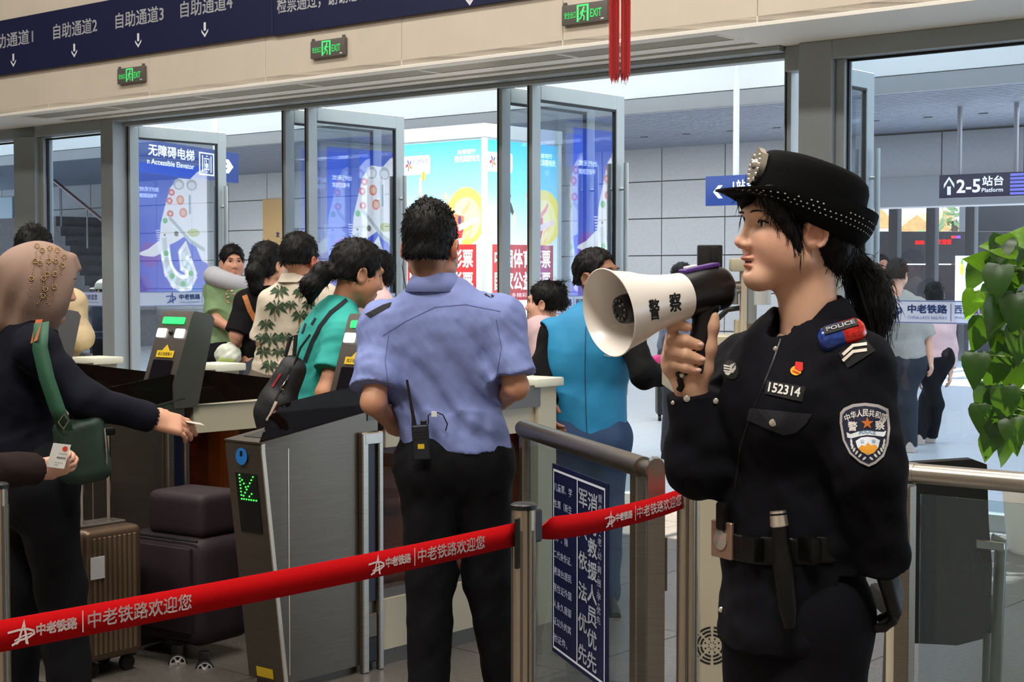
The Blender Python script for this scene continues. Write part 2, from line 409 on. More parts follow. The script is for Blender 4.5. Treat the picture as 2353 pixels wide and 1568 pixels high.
# ------------------------------------------------------------------ banner and exit signs
bn = thing('guide_banner', 'long navy banner with white lane names and arrows above the doors', 'sign', W(-5, VF - .03, 3.24))
q = MB(); q.wbox(-12, -5.297, VF - .03, VF, 3.245, 3.725, .003); build(q, 'board', m_banner, bn)
q = MB(); q.wbox(-5.290, -1.9, VF - .03, VF, 3.235, 3.725, .003); build(q, 'board', m_banner, bn)
VB = VF - .031
def arrow_down(par, u, ztop, s, mat, nm='arrow'):
    mb = MB(); poly_mb(mb, [(-.12 * s, .0), (.12 * s, 0), (.12 * s, -.55 * s), (-.12 * s, -.55 * s)], W(u, VB, ztop), U, ZV, .002)
    poly_mb(mb, [(-.36 * s, -.45 * s), (-.36 * s, -.62 * s), (0, -1.0 * s), (.36 * s, -.62 * s), (.36 * s, -.45 * s), (0, -.80 * s)], W(u, VB, ztop), U, ZV, .0021)
    return build(mb, nm, mat, par, None)
for txt, xa, xb, yb, ya, ax, ay in (('自助通道1', -32, 77, 118, 86, 31, 131), ('自助通道2', 123, 224, 103, 60, 171, 114), ('自助通道3', 266, 377, 82, 38, 318, 92), ('自助通道4', 415, 535, 58, 12, 471, 68)):
    u0, u1 = uw(xa, VB, yb), uw(xb, VB, yb); z0 = zw(xa, yb, VB)
    text(bn, txt, W(u0, VB, 3.478), U, ZV, m_sign_txt, h=.128, w=u1 - u0, bold=.012)
    arrow_down(bn, uw(ax, VB, ay), 3.415, .115, m_sign_txt)
u0, u1 = uw(637, VB, 40), uw(912, VB, 20)
text(bn, '检票通过，谢谢您的配合。', W(u0, VB, 3.385), U, ZV, m_sign_txt, h=.125, w=u1 - u0, bold=.012)
text(bn, '请旅客排队依次', W(u0, VB, 3.56), U, ZV, m_sign_txt, h=.125, w=(u1 - u0) * .64, bold=.012)
arrow_down(bn, uw(1080, VB, 0), 3.40, .16, m_sign_txt)
m_exit = M('exit_casing', (96, 92, 86), .5); m_green = M('exit_green', (90, 226, 130), .4, emit=((70, 225, 120), .38))
for (xa, yb, xb, ya), nm in (((276, 192, 339, 150), 'leftmost of the three'), ((721, 137, 799, 87), 'middle one of the three'), ((1300, 56, 1400, 0), 'touching the red tassel')):
    u0, u1 = uw(xa, VF, yb), uw(xb, VF, yb); uc = (u0 + u1) / 2; hw = .178; z0, z1 = 3.028, 3.153
    e = thing('exit_sign', 'green lit exit sign, ' + nm, 'exit sign', W(uc, VF - .03, z0), 'exit signs over the doors')
    q = MB(); q.box(W(uc, VF - .018, (z0 + z1) / 2), (hw, .014, (z1 - z0) / 2), (U, N, ZV), .006); build(q, 'casing', m_exit, e)
    for s in (-1, 1): q = MB(); q.box(W(uc + s * (hw - .02), VF - .02, z1 + .008), (.012, .008, .01), (U, N, ZV), .002); build(q, 'bracket', m_exit, e)
    V2 = VF - .0325
    text(e, '安全出口', W(uc - .155, V2, z0 + .038), U, ZV, m_green, h=.042, w=.09, bold=.01)
    text(e, 'EXIT', W(uc + .048, V2, z0 + .032), U, ZV, m_green, h=.05, w=.088, bold=.012)
    q = MB(); org = W(uc - .01, V2, z0 + .012)
    for pg in ([(-.045, 0), (-.045, .105), (.045, .105), (.045, 0), (.033, 0), (.033, .09), (-.033, .09), (-.033, 0)],):
        for a in ([(-.047, 0), (-.031, 0), (-.031, .105), (-.047, .105)], [(.031, 0), (.047, 0), (.047, .105), (.031, .105)], [(-.031, .093), (.031, .093), (.031, .105), (-.031, .105)]): poly_mb(q, a, org, U, ZV)
    poly_mb(q, ell2(.008, .083, .008, .008, 10), org, U, ZV)
    for st in stroke2([(.003, .072), (-.006, .045)], .016) + stroke2([(-.006, .045), (.012, .03), (.010, .008)], .009) + stroke2([(-.006, .045), (-.014, .022), (-.026, .016)], .009) + stroke2([(.004, .07), (-.014, .062), (-.02, .045)], .006) + stroke2([(.004, .07), (.016, .056), (.025, .06)], .006): poly_mb(q, st, org, U, ZV, .0017)
    build(q, 'running_figure', m_green, e, None)
    q = MB(); q.box(W(uc + .14, V2, z0 + .016), (.012, .001, .004), (U, N, ZV)); build(q, 'indicator', m_sign_txt, e)

# ------------------------------------------------------------------ glass front: mullions, fixed panes, lintel, door leaves
ZL = 2.858
fr = sempty('trim_1', W(-4, 0)); fr['label'] = 'grey aluminium frame of the glass front'
def fbox(nm, *a, par=fr, mat=m_alu, bev=.004): q = MB(); q.wbox(*a, bev); return build(q, nm, mat, par)
fbox('lintel', -8.38, -1.483, -.10, .12, ZL + .004, ZS)
fbox('lintel_track', -8.38, -1.483, .02, .11, ZL - .03, ZL + .003)
fbox('head_rail', -34, -8.565, -.10, .08, ZS - .10, ZS); fbox('head_rail', -1.117, 10, -.10, .08, ZS - .115, ZS)
for a, b in ((-9.985, -9.62), (-8.565, -8.38), (-1.344, -1.117), (-11.8, -11.6), (2.4, 2.65)):
    fbox('mullion', a, b, -.10, .10, 0, ZS)
fbox('mullion', -1.483, -1.344, -.03, .10, ZL - .12, ZS)
for n_, (a, b) in enumerate(((-11.6, -9.985), (-9.62, -8.565), (-1.117, 2.4), (2.65, 10), (-34, -11.8))):
    w = sempty('window_%d' % (n_ + 1), W((a + b) / 2, 0)); w['label'] = 'fixed glass pane beside the doors'
    q = MB(); q.wbox(a + .05, b - .05, -.006, .006, .1, ZS - .115); build(q, 'pane', m_wglass, w, None)
    for c in ((a, a + .06), (b - .06, b)): fbox('frame_bar', c[0], c[1], -.05, .05, 0, ZS - .1, par=w)
    fbox('frame_bar', a, b, -.05, .05, 0, .1, par=w)
    for c in (a + .06, b - .06 - .012): fbox('gasket', c, c + .012, -.012, .012, .1, ZS - .115, par=w, mat=m_gasket, bev=0)
    fbox('gasket', a + .06, b - .06, -.014, .014, ZS - .13, ZS - .115, par=w, mat=m_gasket, bev=0)
ZB = 1.252
def band(par, org, xd, width, start, flip=False, reps=None):
    """frosted strip with the railway's greeting; lettering as flat print on it"""
    yd = ZV; n = np.cross(xd, yd)
    q = MB(); q.box(np.asarray(org) + np.asarray(xd) * width / 2 + n * .008, (width / 2, .0012, .068), (xd, n, ZV)); build(q, 'frosted_band', m_band, par, None)
    a = Art(np.asarray(org) + n * .0095, xd, yd)
    for y in (-.066, .062): a.poly([(0, y), (width, y), (width, y + .005), (0, y + .005)], (84, 104, 160))
    x = start
    while x < width - .3:
        logo2(a, x, -.045, .12, (52, 78, 140)); a.text('中老铁路', x + .15, -.008, .25, .052, (52, 78, 140), .03)
        a.text('CHINA-LAOS RAILWAY', x + .15, -.042, .25, .018, (92, 112, 168)); a.poly([(x + .42, -.05), (x + .425, -.05), (x + .425, .05), (x + .42, .05)], (92, 112, 168))
        a.text('西双版纳站欢迎您', x + .445, -.008, .40, .052, (62, 88, 150), .01); a.text('Welcome To Xishuangbanna Railway Station', x + .445, -.04, .42, .018, (92, 112, 168))
        x += 1.05
    return a.done('lettering', m_print, par)
w1, w2 = bpy.data.objects['window_2'], bpy.data.objects['window_3']
band(w1, W(-9.56, 0, ZB), U, .93, -.05); band(w2, W(-1.057, 0, ZB), U, 3.4, .26)
# door leaves, opened outwards square to the front
LW = 1.17
def leaf(name, label, u, side, hinge_left):
    d = sempty(name, W(u, .05)); d['label'] = label
    a, b = (u, u + .05)
    def lb(nm, v0, v1, z0, z1, mat=m_alu, bev=.004, t0=a, t1=b): q = MB(); q.wbox(t0, t1, v0, v1, z0, z1, bev); return build(q, nm, mat, d)
    lb('stile', .05, .15, .01, ZL - .012); lb('stile', LW - .10, LW, .01, ZL - .012)
    lb('rail', .15, LW - .10, ZL - .125, ZL - .012); lb('rail', .15, LW - .10, .01, .16)
    q = MB(); q.wbox(u + .022, u + .028, .15, LW - .1, .16, ZL - .125); build(q, 'pane', m_glass, d, None)
    lb('gasket', .15, LW - .10, ZL - .14, ZL - .122, m_gasket, 0, u + .01, u + .04); lb('gasket', LW - .108, LW - .098, .16, ZL - .125, m_gasket, 0, u + .01, u + .04)
    lb('seal', .046, .052, .01, ZL - .02, m_gasket, 0, u + .012, u + .022)
    for s, uu in ((1, u + .05 + .055), (-1, u - .055)):
        h = MB(); h.tube([W(uu, LW - .055, .55), W(uu, LW - .055, 2.33)], .019, 12); hd = build(h, 'pull_bar', m_alu, d)
        for z in (.75, 2.13): h = MB(); h.tube([W(uu, LW - .055, z), W(uu - s * .056, LW - .055, z)], .011, 8); build(h, 'standoff', m_alu, hd)
    return d
lv = [leaf('door_1', 'open glass door leaf beside the left window', -8.38, 1, True),
      leaf('door_2', 'open glass door leaf, right leaf of the left doorway', -6.269, -1, False),
      leaf('door_3', 'open glass door leaf, left leaf of the middle doorway', -5.991, 1, True),
      leaf('door_4', 'open glass door leaf, right leaf of the middle doorway', -3.923, -1, False),
      leaf('door_5', 'open glass door leaf left of the officer', -3.638, 1, True),
      leaf('door_6', 'open glass door leaf behind the officer cap', -1.533, -1, False)]
band(lv[0], W(-8.38 + .028, .15, ZB), N, LW - .25, .30); band(lv[4], W(-3.638 + .028, .15, ZB), N, LW - .25, -.02); band(lv[2], W(-5.991 + .028, .15, ZB), N, LW - .25, .30)

# ------------------------------------------------------------------ concourse outside: tiled back wall, soffit, canopy
VBK, VSF, ZSF = 12.3, 7.55, 3.53
bw = sempty('wall_back', W(-14, VBK)); bw['label'] = 'grey tiled wall across the concourse'
UE = uw(1985, VBK)
q = MB(); q.wbox(-40, UE, VBK + .02, VBK + .3, 0, 3.6); build(q, 'wall_core', m_joint, bw, None)
TW, THh = 1.20, .60
t = MB(); t.box((0, 0, 0), (TW / 2 - .008, .012, THh / 2 - .008), None, .003); me_t = mesh_only(t, 'wall_tile', m_tile)
for i in range(0, 28):
    for j in range(6):
        u = UE - .6 - i * TW; z = .3 + j * THh
        p = W(u, VBK, z)
        if in_view(p, 1.0): inst(me_t, 'wall_tile', bw, p, RZ)
# header over the platform opening on the right
hd = sempty('wall_far', W(-1, VBK)); hd['label'] = 'grey wall band over the opening to the platforms'
for i in range(11):
    u = UE + TW * (i + .5); inst(me_t, 'wall_tile', hd, W(u, VBK, 3.2), RZ, (1, 1, 1.05))
q = MB(); q.wbox(UE, 6.4, VBK - .25, VBK + .25, 2.45, 2.88, .01); build(q, 'beam', m_grey_beam, hd)
q = MB(); q.wbox(UE, 6.4, VBK - .02, VBK + .02, 2.88, 3.55); q_ = build(q, 'wall_core', m_joint, hd, None); q_.location = np.array(q_.location) + N * .03
# slatted soffit
sf = sempty('ceiling', W(-8, VSF + 2, ZSF)); sf['label'] = 'blue grey slatted concourse ceiling'
m_slat2 = M('ceiling_slat', (146, 154, 170), .5, .2); q = MB(); q.wbox(-40, 8, VSF, VBK + .3, ZSF + .06, ZSF + .2); build(q, 'backing', M('ceiling_backing', (84, 90, 104), .8), sf, None)
for k in range(34):
    v = VSF + .06 + k * .142; q = MB(); q.wbox(-40, 8, v, v + .10, ZSF, ZSF + .05); build(q, 'slat', m_slat2, sf, None)
q = MB(); q.wbox(-40, 8, VSF - .06, VSF + .05, ZSF - .02, ZSF + .16, .01); build(q, 'edge_beam', m_grey_beam, sf)
dl = MB(); dl.lathe((0, 0, 0), -ZV, [(0, .0), (0, .055), (.012, .06), (.012, .0)], 12); me_dl = mesh_only(dl, 'downlight', M('downlight', (70, 74, 84), .3))
for k in range(26): inst(me_dl, 'downlight', sf, W(-17.5 + k * .75, VSF + 2.9, ZSF + .004))
for u in (-19, -15, -11, -7, -3): area_light('concourse_lamp', W(u, VSF + 2.3, ZSF - .05), (2.6, .5), 55, (.90, .95, 1), (0, 0, RZ))
# white fascia and canopy beams, open to the sky
cn = sempty('ceiling', W(-8, 4, 3.8)); cn['label'] = 'white canopy frame open to the sky'
for z0, z1, dv in ((3.70, 4.05, 0), (4.07, 4.22, -.03), (4.24, 5.4, .05)): q = MB(); q.wbox(-40, 8, VSF - .04 + dv, VSF + .06 + dv, z0, z1, .01); build(q, 'fascia_board', m_white, cn)
for u in (-21, -17.4, -13.8, -10.2, -6.6, -3.0, .6, 4.2): q = MB(); q.wbox(u - .16, u + .16, .2, VSF, 4.25, 4.7, .01); build(q, 'cross_beam', m_white, cn)
for v in (.25, 2.8, 5.2): q = MB(); q.wbox(-40, 8, v - .1, v + .1, 4.55, 4.95, .01); build(q, 'long_beam', m_white, cn)
q = MB(); q.wbox(-40, 8, -.05, .15, ZS + .05, 5.2, .01); build(q, 'front_wall', m_white, cn)
m_trans = bpy.data.materials.new('skylight_panel'); m_trans.use_nodes = True; nt = m_trans.node_tree; nt.nodes.clear()
_o = nt.nodes.new('ShaderNodeOutputMaterial'); _t = nt.nodes.new('ShaderNodeBsdfTranslucent'); _d = nt.nodes.new('ShaderNodeBsdfDiffuse'); _m = nt.nodes.new('ShaderNodeMixShader')
_t.inputs['Color'].default_value = (.48, .53, .57, 1); _d.inputs['Color'].default_value = (.85, .88, .92, 1); _m.inputs['Fac'].default_value = .3
nt.links.new(_t.outputs[0], _m.inputs[1]); nt.links.new(_d.outputs[0], _m.inputs[2]); nt.links.new(_m.outputs[0], _o.inputs['Surface'])
for a, b in zip((-40, -24.6, -21, -17.4, -13.8, -10.2, -6.6, -3.0, .6, 4.2), (-24.6, -21, -17.4, -13.8, -10.2, -6.6, -3.0, .6, 4.2, 8)):
    for v0, v1 in ((2.8, 5.2), (5.2, 7.55)): q = MB(); q.wbox(a, b, v0, v1, 4.96, 4.97); build(q, 'skylight_panel', m_trans, cn, None)
# end wall on the right with the big poster that the open doors mirror
ew = MB(); ew.wbox(2.03, 2.2, 5.5, VBK - .3, 0, 3.5); struct(build(ew, 'wall_end', m_tile, None, None), 'tiled end wall of the concourse')
# ------------------------------------------------------------------ lottery light box
def lottery(par, org, xd, w, h):
    a = Art(org, xd, ZV, w, h)
    a.grad(0, 0, 1, 1, [(0, (255, 250, 225)), (.28, (255, 252, 235)), (.55, (236, 248, 252)), (.8, (132, 214, 240)), (1, (58, 186, 216))])
    for k in range(5): a.poly([(.9, .12), (1, .46 - .07 * k), (1, .42 - .07 * k)], (255, 190, 110)); a.poly([(.55, .0), (1.0, .32 - .06 * k), (1.0, .29 - .06 * k)], (255, 196, 120))
    a.poly([(0, .18), (.12, .3), (.2, .2), (.08, .06), (0, .02)], (246, 232, 120)); a.poly([(.6, .1), (1, .38), (1, .05)], (255, 205, 130))
    a.poly(rrect(-.0, .875, .35, .952, .02), (250, 252, 255))
    for k in range(5):
        t = math.radians(90 + 72 * k); a.line([(.075 + .012 * math.cos(t), .915 + .008 * math.sin(t)), (.075 + .04 * math.cos(t + .5), .915 + .022 * math.sin(t + .5))], .012, ((70, 80, 150), (214, 60, 60), (70, 80, 150), (230, 120, 60), (70, 80, 150))[k])
    a.text('中国体育彩票', .12, .918, .2, .02, (88, 92, 150), .01); a.text('CHINA SPORTS LOTTERY', .12, .900, .2, .01, (120, 124, 170))
    a.text('向善而行', .70, .945, .22, .02, (240, 252, 255), .015); a.text('微光温暖有光', .66, .915, .31, .026, (240, 252, 255), .02)
    a.ell(.80, .70, .24, .115, (250, 226, 90), n=28); a.ell(.80, .69, .18, .085, (253, 238, 150), n=24)
    # basketball player
    a.ell(.265, .868, .027, .019, (232, 180, 60)); a.line([(.262, .85), (.265, .868), (.268, .887)], .005, (90, 70, 40))
    a.line([(.228, .852), (.222, .81), (.25, .77)], .03, (240, 190, 160)); a.ell(.285, .773, .024, .017, (238, 188, 158)); a.ell(.295, .783, .026, .012, (40, 40, 46))
    a.poly([(.22, .79), (.255, .765), (.325, .755), (.37, .715), (.345, .705), (.32, .72), (.30, .685), (.20, .705), (.24, .745)], (36, 40, 48)); a.line([(.21, .71), (.30, .692)], .012, (235, 235, 238))
    a.poly([(.27, .738), (.28, .728), (.30, .73), (.286, .719), (.292, .705), (.276, .713), (.262, .707), (.266, .72), (.256, .731), (.266, .73)], (240, 240, 240))
    a.poly([(.21, .698), (.30, .688), (.31, .63), (.255, .615), (.22, .64)], (246, 178, 50)); a.line([(.235, .63), (.25, .59), (.21, .565)], .03, (44, 44, 50)); a.line([(.28, .62), (.29, .57)], .03, (60, 50, 46)); a.line([(.36, .71), (.385, .67)], .02, (240, 190, 160))
    # gymnast
    a.ell(.73, .70, .05, .025, (246, 214, 190)); a.line([(.545, .79), (.60, .73), (.69, .70)], .022, (240, 170, 130)); a.line([(.75, .71), (.82, .735), (.85, .755)], .02, (240, 160, 120))
    a.poly([(.66, .71), (.78, .70), (.78, .655), (.70, .61), (.60, .60), (.66, .65)], (232, 110, 70)); a.poly([(.70, .66), (.78, .655), (.74, .60), (.62, .598)], (214, 60, 60)); a.line([(.72, .655), (.86, .675), (.95, .685)], .026, (246, 220, 200)); a.ell(.725, .685, .022, .018, (70, 60, 110)); a.line([(.58, .60), (.75, .603)], .02, (250, 226, 200))
    a.line([(.88, .67), (.84, .62), (.80, .60), (.79, .64), (.86, .66)], .008, (246, 200, 80))
    # red block
    a.poly([(.06, .365), (.93, .365), (.93, .588), (.06, .588)], (176, 44, 46))
    a.text('中国体育彩票', .09, .495, .80, .075, (252, 246, 240), .022); a.text('国家公益彩票', .09, .405, .80, .075, (252, 246, 240), .022); a.text('微公益多精彩 健康中国', .10, .376, .76, .018, (250, 226, 220))
    # runner and footballer
    a.line([(.80, .33), (.79, .30)], .03, (150, 60, 60)); a.ell(.80, .305, .026, .02, (238, 178, 150)); a.poly([(.76, .285), (.84, .285), (.87, .24), (.85, .215), (.78, .215)], (250, 214, 90)); a.line([(.85, .28), (.9, .25), (.87, .225)], .018, (240, 180, 150))
    a.poly([(.77, .218), (.86, .215), (.90, .165), (.75, .17)], (66, 110, 180)); a.line([(.78, .17), (.77, .10)], .04, (244, 196, 160)); a.line([(.86, .17), (.86, .10)], .04, (244, 196, 160)); a.line([(.55, .13), (.70, .105), (.86, .11), (.93, .16)], .02, (220, 70, 70))
    a.line([(.20, .30), (.24, .26), (.27, .24)], .03, (214, 70, 60)); a.line([(.19, .22), (.21, .15), (.26, .105)], .025, (236, 240, 250)); a.ell(.30, .10, .03, .02, (240, 242, 250)); a.ell(.295, .098, .01, .007, (40, 50, 70)); a.poly([(.0, .02), (.06, .045), (.14, .03), (.13, .0), (0, 0)], (40, 100, 150))
    return a.done('poster', m_backlit, par)
lu, lvv, lz0, lz1 = -6.98, 3.40, .25, 2.88
lul = uw(922, lvv, 450); r_ = ray(1282, 450); tt = ((W0 + lu * U - CAM) @ U) / (r_ @ U); lvr = float((CAM + r_ * tt - W0) @ N)
lb = thing('lottery_light_box', 'tall backlit lottery advertising column with sports figures outside the doors', 'light box', W((lul + lu) / 2, (lvv + lvr) / 2))
m_boxw = M('box_white', (232, 236, 234), .4)
q = MB(); q.wbox(lul - .03, lu + .02, lvv + .01, lvr + .03, 0, lz0); build(q, 'plinth', m_boxw, lb)
q = MB(); q.wbox(lul, lu - .01, lvv + .02, lvr, lz0, lz1); build(q, 'core', m_boxw, lb)
q = MB(); q.wbox(lul - .04, lu + .03, lvv - .02, lvr + .04, lz1, 3.02, .006); build(q, 'cap', m_boxw, lb)
for u, v in ((lu, lvv), (lul - .01, lvv), (lu, lvr)): q = MB(); q.wbox(u - .03, u + .02, v - .01, v + .04, lz0, lz1, .005); build(q, 'corner_post', m_boxw, lb)
lottery(lb, W(lul + .02, lvv + .015, lz0 + .02), U, lu - lul - .05, lz1 - lz0 - .04)
lottery(lb, W(lu - .005, lvv + .05, lz0 + .02), N, lvr - lvv - .06, lz1 - lz0 - .04)

# ------------------------------------------------------------------ elephant-shaped map poster at the far end, seen mirrored in the open doors
pb = thing('elephant_map_light_box', 'big blue light box with a white elephant shaped map, mirrored in the open doors', 'light box', W(1.95, 8.1, .9))
PV0, PV1, PZ0, PZ1 = 7.66, 9.22, .95, 3.42
q = MB(); q.wbox(1.93, 2.02, PV0 - .06, PV1 + .06, PZ0 - .06, PZ1 + .06, .01); build(q, 'casing', m_boxw, pb)
# facing -U: looking along +U, left to right is -N ... +N mirrored, so x runs along -N
a = Art(W(1.928, PV1, PZ0), -N, ZV, PV1 - PV0, PZ1 - PZ0)
a.grad(0, 0, 1, 1, [(0, (92, 96, 214)), (.35, (74, 92, 216)), (.75, (48, 88, 212)), (1, (34, 70, 190))])
a.ell(.80, .36, .14, .09, (120, 70, 190)); a.ell(.3, .1, .2, .08, (60, 120, 220)); a.ell(.9, .12, .12, .1, (110, 90, 200))
WHT = (236, 240, 250)
el = [(0, .98), (.10, .96), (.2, .90), (.36, .90), (.50, .84), (.56, .74), (.62, .62), (.66, .52), (.67, .40), (.82, .385), (.92, .37), (.90, .345), (.80, .335), (.70, .33), (.66, .345), (.64, .30), (.60, .22), (.50, .14), (.36, .10), (.26, .13), (.20, .19), (.21, .25), (.30, .28), (.36, .29), (.36, .35), (.30, .38), (.26, .36), (.24, .32), (.31, .31), (.33, .30), (.24, .27), (.17, .22), (.155, .18), (.2, .12), (.3, .08)]
a.poly([(0, .99), (.14, .955), (.24, .90), (.40, .905), (.52, .83), (.58, .72), (.65, .58), (.675, .40), (.45, .45), (.30, .50), (.16, .42), (.08, .32), (0, .30)], WHT)
a.poly([(.675, .46), (.82, .40), (.93, .375), (.95, .36), (.88, .35), (.75, .345), (.64, .37)], WHT)
for w_, c in ((.17, WHT), (.08, (200, 214, 218))):
    a.line([(.60, .46), (.585, .36), (.55, .26), (.47, .19), (.36, .155), (.27, .17), (.22, .22), (.26, .275), (.33, .30), (.345, .36), (.30, .39)], w_ * .75, c)
for x, y in ((.59, .60), (.58, .37), (.50, .21), (.35, .155), (.24, .23)): a.ell(x, y, .035, .02, (110, 196, 120))
for x, y in ((.50, .80), (.53, .74), (.52, .65)): a.ell(x, y, .045, .024, (214, 96, 92)); a.ell(x, y, .02, .011, (244, 214, 206))
for x, y in ((.38, .75), (.34, .66)): a.ell(x, y, .055, .034, (220, 130, 110)); a.ell(x, y, .035, .022, (236, 196, 170))
for x in (.40, .22): a.ell(x, .86, .075, .04, (170, 178, 190)); a.ell(x, .855, .05, .026, (226, 232, 240))
a.line([(.53, .62), (.40, .55), (.25, .46), (.05, .40)], .03, (176, 190, 196)); a.ell(.2, .52, .09, .03, (196, 206, 150)); a.ell(.44, .51, .03, .02, (110, 110, 96)); a.ell(.6, .5, .012, .008, (60, 70, 90))
a.line([(.25, .78), (.25, .66)], .03, (150, 180, 190))
for k in range(9): a.line([(.672 - .004 * k, .53 - .016 * k), (.72 - .004 * k, .53 - .016 * k)], .006, WHT)
a.text('出行无忧', .68, .80, .26, .03, (214, 226, 250), .01); a.text('平安回到家', .70, .755, .24, .03, (214, 226, 250), .01)
a.done('poster', m_backlit2, pb)

# ------------------------------------------------------------------ hanging signs in the concourse
def sign_plane(x0, y0, x1, y1, v):
    return uw(x0, v, (y0 + y1) / 2), uw(x1, v, (y0 + y1) / 2), zw((x0 + x1) / 2, y1, v), zw((x0 + x1) / 2, y0, v)
# lift sign: board turned so that it runs away to the right
sg = thing('lift_sign', 'blue hanging sign for the accessible lift seen through the left door', 'sign', at(445, 380, 19))
A0, A1 = at(300, 420, 17.2), at(550, 421, 19.6); xd = A1 - A0; xd[2] = 0; wl = np.linalg.norm(xd); xd /= wl; nrm = np.cross(xd, ZV)
zt, zb = at(550, 353, 19.6)[2], at(550, 421, 19.6)[2]
q = MB(); q.box(A0 + xd * wl / 2 + ZV * ((zt + zb) / 2 - A0[2]) - nrm * .05, (wl / 2, .04, (zt - zb) / 2), (xd, nrm, ZV), .006); build(q, 'board', m_blue_sign, sg)
def lx(px):
    r = ray(px, 400); tt = ((A0 - CAM) @ nrm) / (r @ nrm); return float((CAM + r * tt - A0) @ xd)
so_ = A0 - ZV * (A0[2] - zb); H_ = zt - zb
text(sg, '无障碍电梯', so_ + xd * lx(341) + ZV * H_ * .52, xd, ZV, m_white_lit, h=H_ * .36, w=lx(447) - lx(341), bold=.02)
text(sg, 'n Accessible Elevator', so_ + xd * lx(338) + ZV * H_ * .26, xd, ZV, m_white_lit, h=H_ * .17, w=lx(446) - lx(338), bold=.02)
q = MB(); x0, x1 = lx(457), lx(492)
for r0 in ([(x0, .12), (x0 + .03, .12), (x0 + .03, .86), (x0, .86)], [(x1 - .03, .12), (x1, .12), (x1, .86), (x1 - .03, .86)], [(x0, .12), (x1, .12), (x1, .17), (x0, .17)], [(x0, .81), (x1, .81), (x1, .86), (x0, .86)]):
    poly_mb(q, [(p, z * H_) for p, z in r0], so_, xd, ZV, .003)
wq = x1 - x0
for x in (.2, .75): poly_mb(q, [(x0 + wq * x, .22 * H_), (x0 + wq * (x + .07), .22 * H_), (x0 + wq * (x + .07), .76 * H_), (x0 + wq * x, .76 * H_)], so_, xd, ZV, .003)
for z0, z1 in ((.30, .34), (.64, .68)): poly_mb(q, [(x0 + wq * .34, z0 * H_), (x0 + wq * .68, z0 * H_), (x0 + wq * .68, z1 * H_), (x0 + wq * .34, z1 * H_)], so_, xd, ZV, .003)
for x in (.34, .64): poly_mb(q, [(x0 + wq * x, .30 * H_), (x0 + wq * (x + .04), .30 * H_), (x0 + wq * (x + .04), .68 * H_), (x0 + wq * x, .68 * H_)], so_, xd, ZV, .003)
poly_mb(q, ell2(x0 + wq * .5, .44 * H_, wq * .10, .09 * H_), so_, xd, ZV, .003); poly_mb(q, ell2(x0 + wq * .47, .58 * H_, wq * .05, .04 * H_), so_, xd, ZV, .003)
for z, s in ((.73, 1), (.25, -1)): poly_mb(q, [(x0 + wq * .44, z * H_), (x0 + wq * .58, z * H_), (x0 + wq * .51, (z + .05 * s) * H_)], so_, xd, ZV, .003)
build(q, 'lift_symbol', m_white_lit, sg, None)
q = MB(); x0, x1 = lx(502), lx(534); poly_mb(q, [(x0, .46 * H_), (x1 - .1, .46 * H_), (x1 - .1, .56 * H_), (x0, .56 * H_)], so_, xd, ZV, .003)
poly_mb(q, [(x1 - .22, .28 * H_), (x1 - .1, .28 * H_), (x1 + .02, .51 * H_), (x1 - .1, .74 * H_), (x1 - .22, .74 * H_), (x1 - .1, .51 * H_)], so_, xd, ZV, .0032); build(q, 'arrow', m_white_lit, sg, None)
for f in (.25, .8): q = MB(); q.tube([so_ + xd * wl * f + ZV * H_ - nrm * .05, so_ + xd * wl * f + ZV * (4.3 - zb) - nrm * .05], .035, 10); build(q, 'hanger', m_white, sg)

# blue arrow sign left of the officer's cap
v = 7.0; a0, a1, z0, z1 = sign_plane(1621, 398, 1940, 468, v)
sg = thing('arrow_sign', 'blue hanging direction sign with a white arrow left of the police cap', 'sign', W((a0 + a1) / 2, v, z0))
q = MB(); q.wbox(a0, a1, v, v + .08, z0, z1, .006); build(q, 'board', m_blue_sign, sg)
u0, u1 = uw(1639, v, 435), uw(1661, v, 435); hh = z1 - z0; zc = z0 + hh * .46
q = MB(); w_ = u1 - u0
poly_mb(q, [(0, 0), (w_ * .55, hh * .22), (w_, hh * .22), (w_ * .45, 0), (w_, -hh * .22), (w_ * .55, -hh * .22)], W(u0, v, zc), U, ZV, .003); build(q, 'arrow', m_white_lit, sg, None)
text(sg, '1站台', W(uw(1684, v, 425), v, z0 + hh * .46), U, ZV, m_white_lit, h=hh * .38, bold=.02); text(sg, 'Platform', W(uw(1684, v, 450), v, z0 + hh * .2), U, ZV, m_white_lit, h=hh * .16, bold=.02)
for x in (1687, 1880): q = MB(); u0 = uw(x, v, 398); q.tube([W(u0, v + .04, z1), W(u0, v + .04, ZSF + .9)], .036, 10); build(q, 'hanger', m_white, sg)

# platform sign on the right
v = 9.5; a0, a1, z0, z1 = sign_plane(2158, 397, 2420, 452, v)
sg = thing('platform_sign', 'dark hanging sign for platforms 2 to 5 at upper right', 'sign', W((a0 + a1) / 2, v, z0))
q = MB(); q.wbox(a0, a1, v, v + .1, z0, z1, .006); build(q, 'board', m_navy_sign, sg)
hh = z1 - z0; ux = lambda x: uw(x, v, 425)
q = MB(); u0 = ux(2181); w_ = (ux(2193) - ux(2169)) / 2
poly_mb(q, [(-w_ * .35, hh * .14), (w_ * .35, hh * .14), (w_ * .35, hh * .5), (-w_ * .35, hh * .5)], W(u0, v, z0), U, ZV, .003)
poly_mb(q, [(-w_, hh * .42), (0, hh * .80), (w_, hh * .42), (w_, hh * .60), (0, hh * .92), (-w_, hh * .60)], W(u0, v, z0), U, ZV, .0032); build(q, 'arrow', m_white_lit, sg, None)
text(sg, '2-5', W(ux(2198), v, z0 + hh * .2), U, ZV, m_white_lit, h=hh * .58, w=ux(2253) - ux(2198), bold=.02)
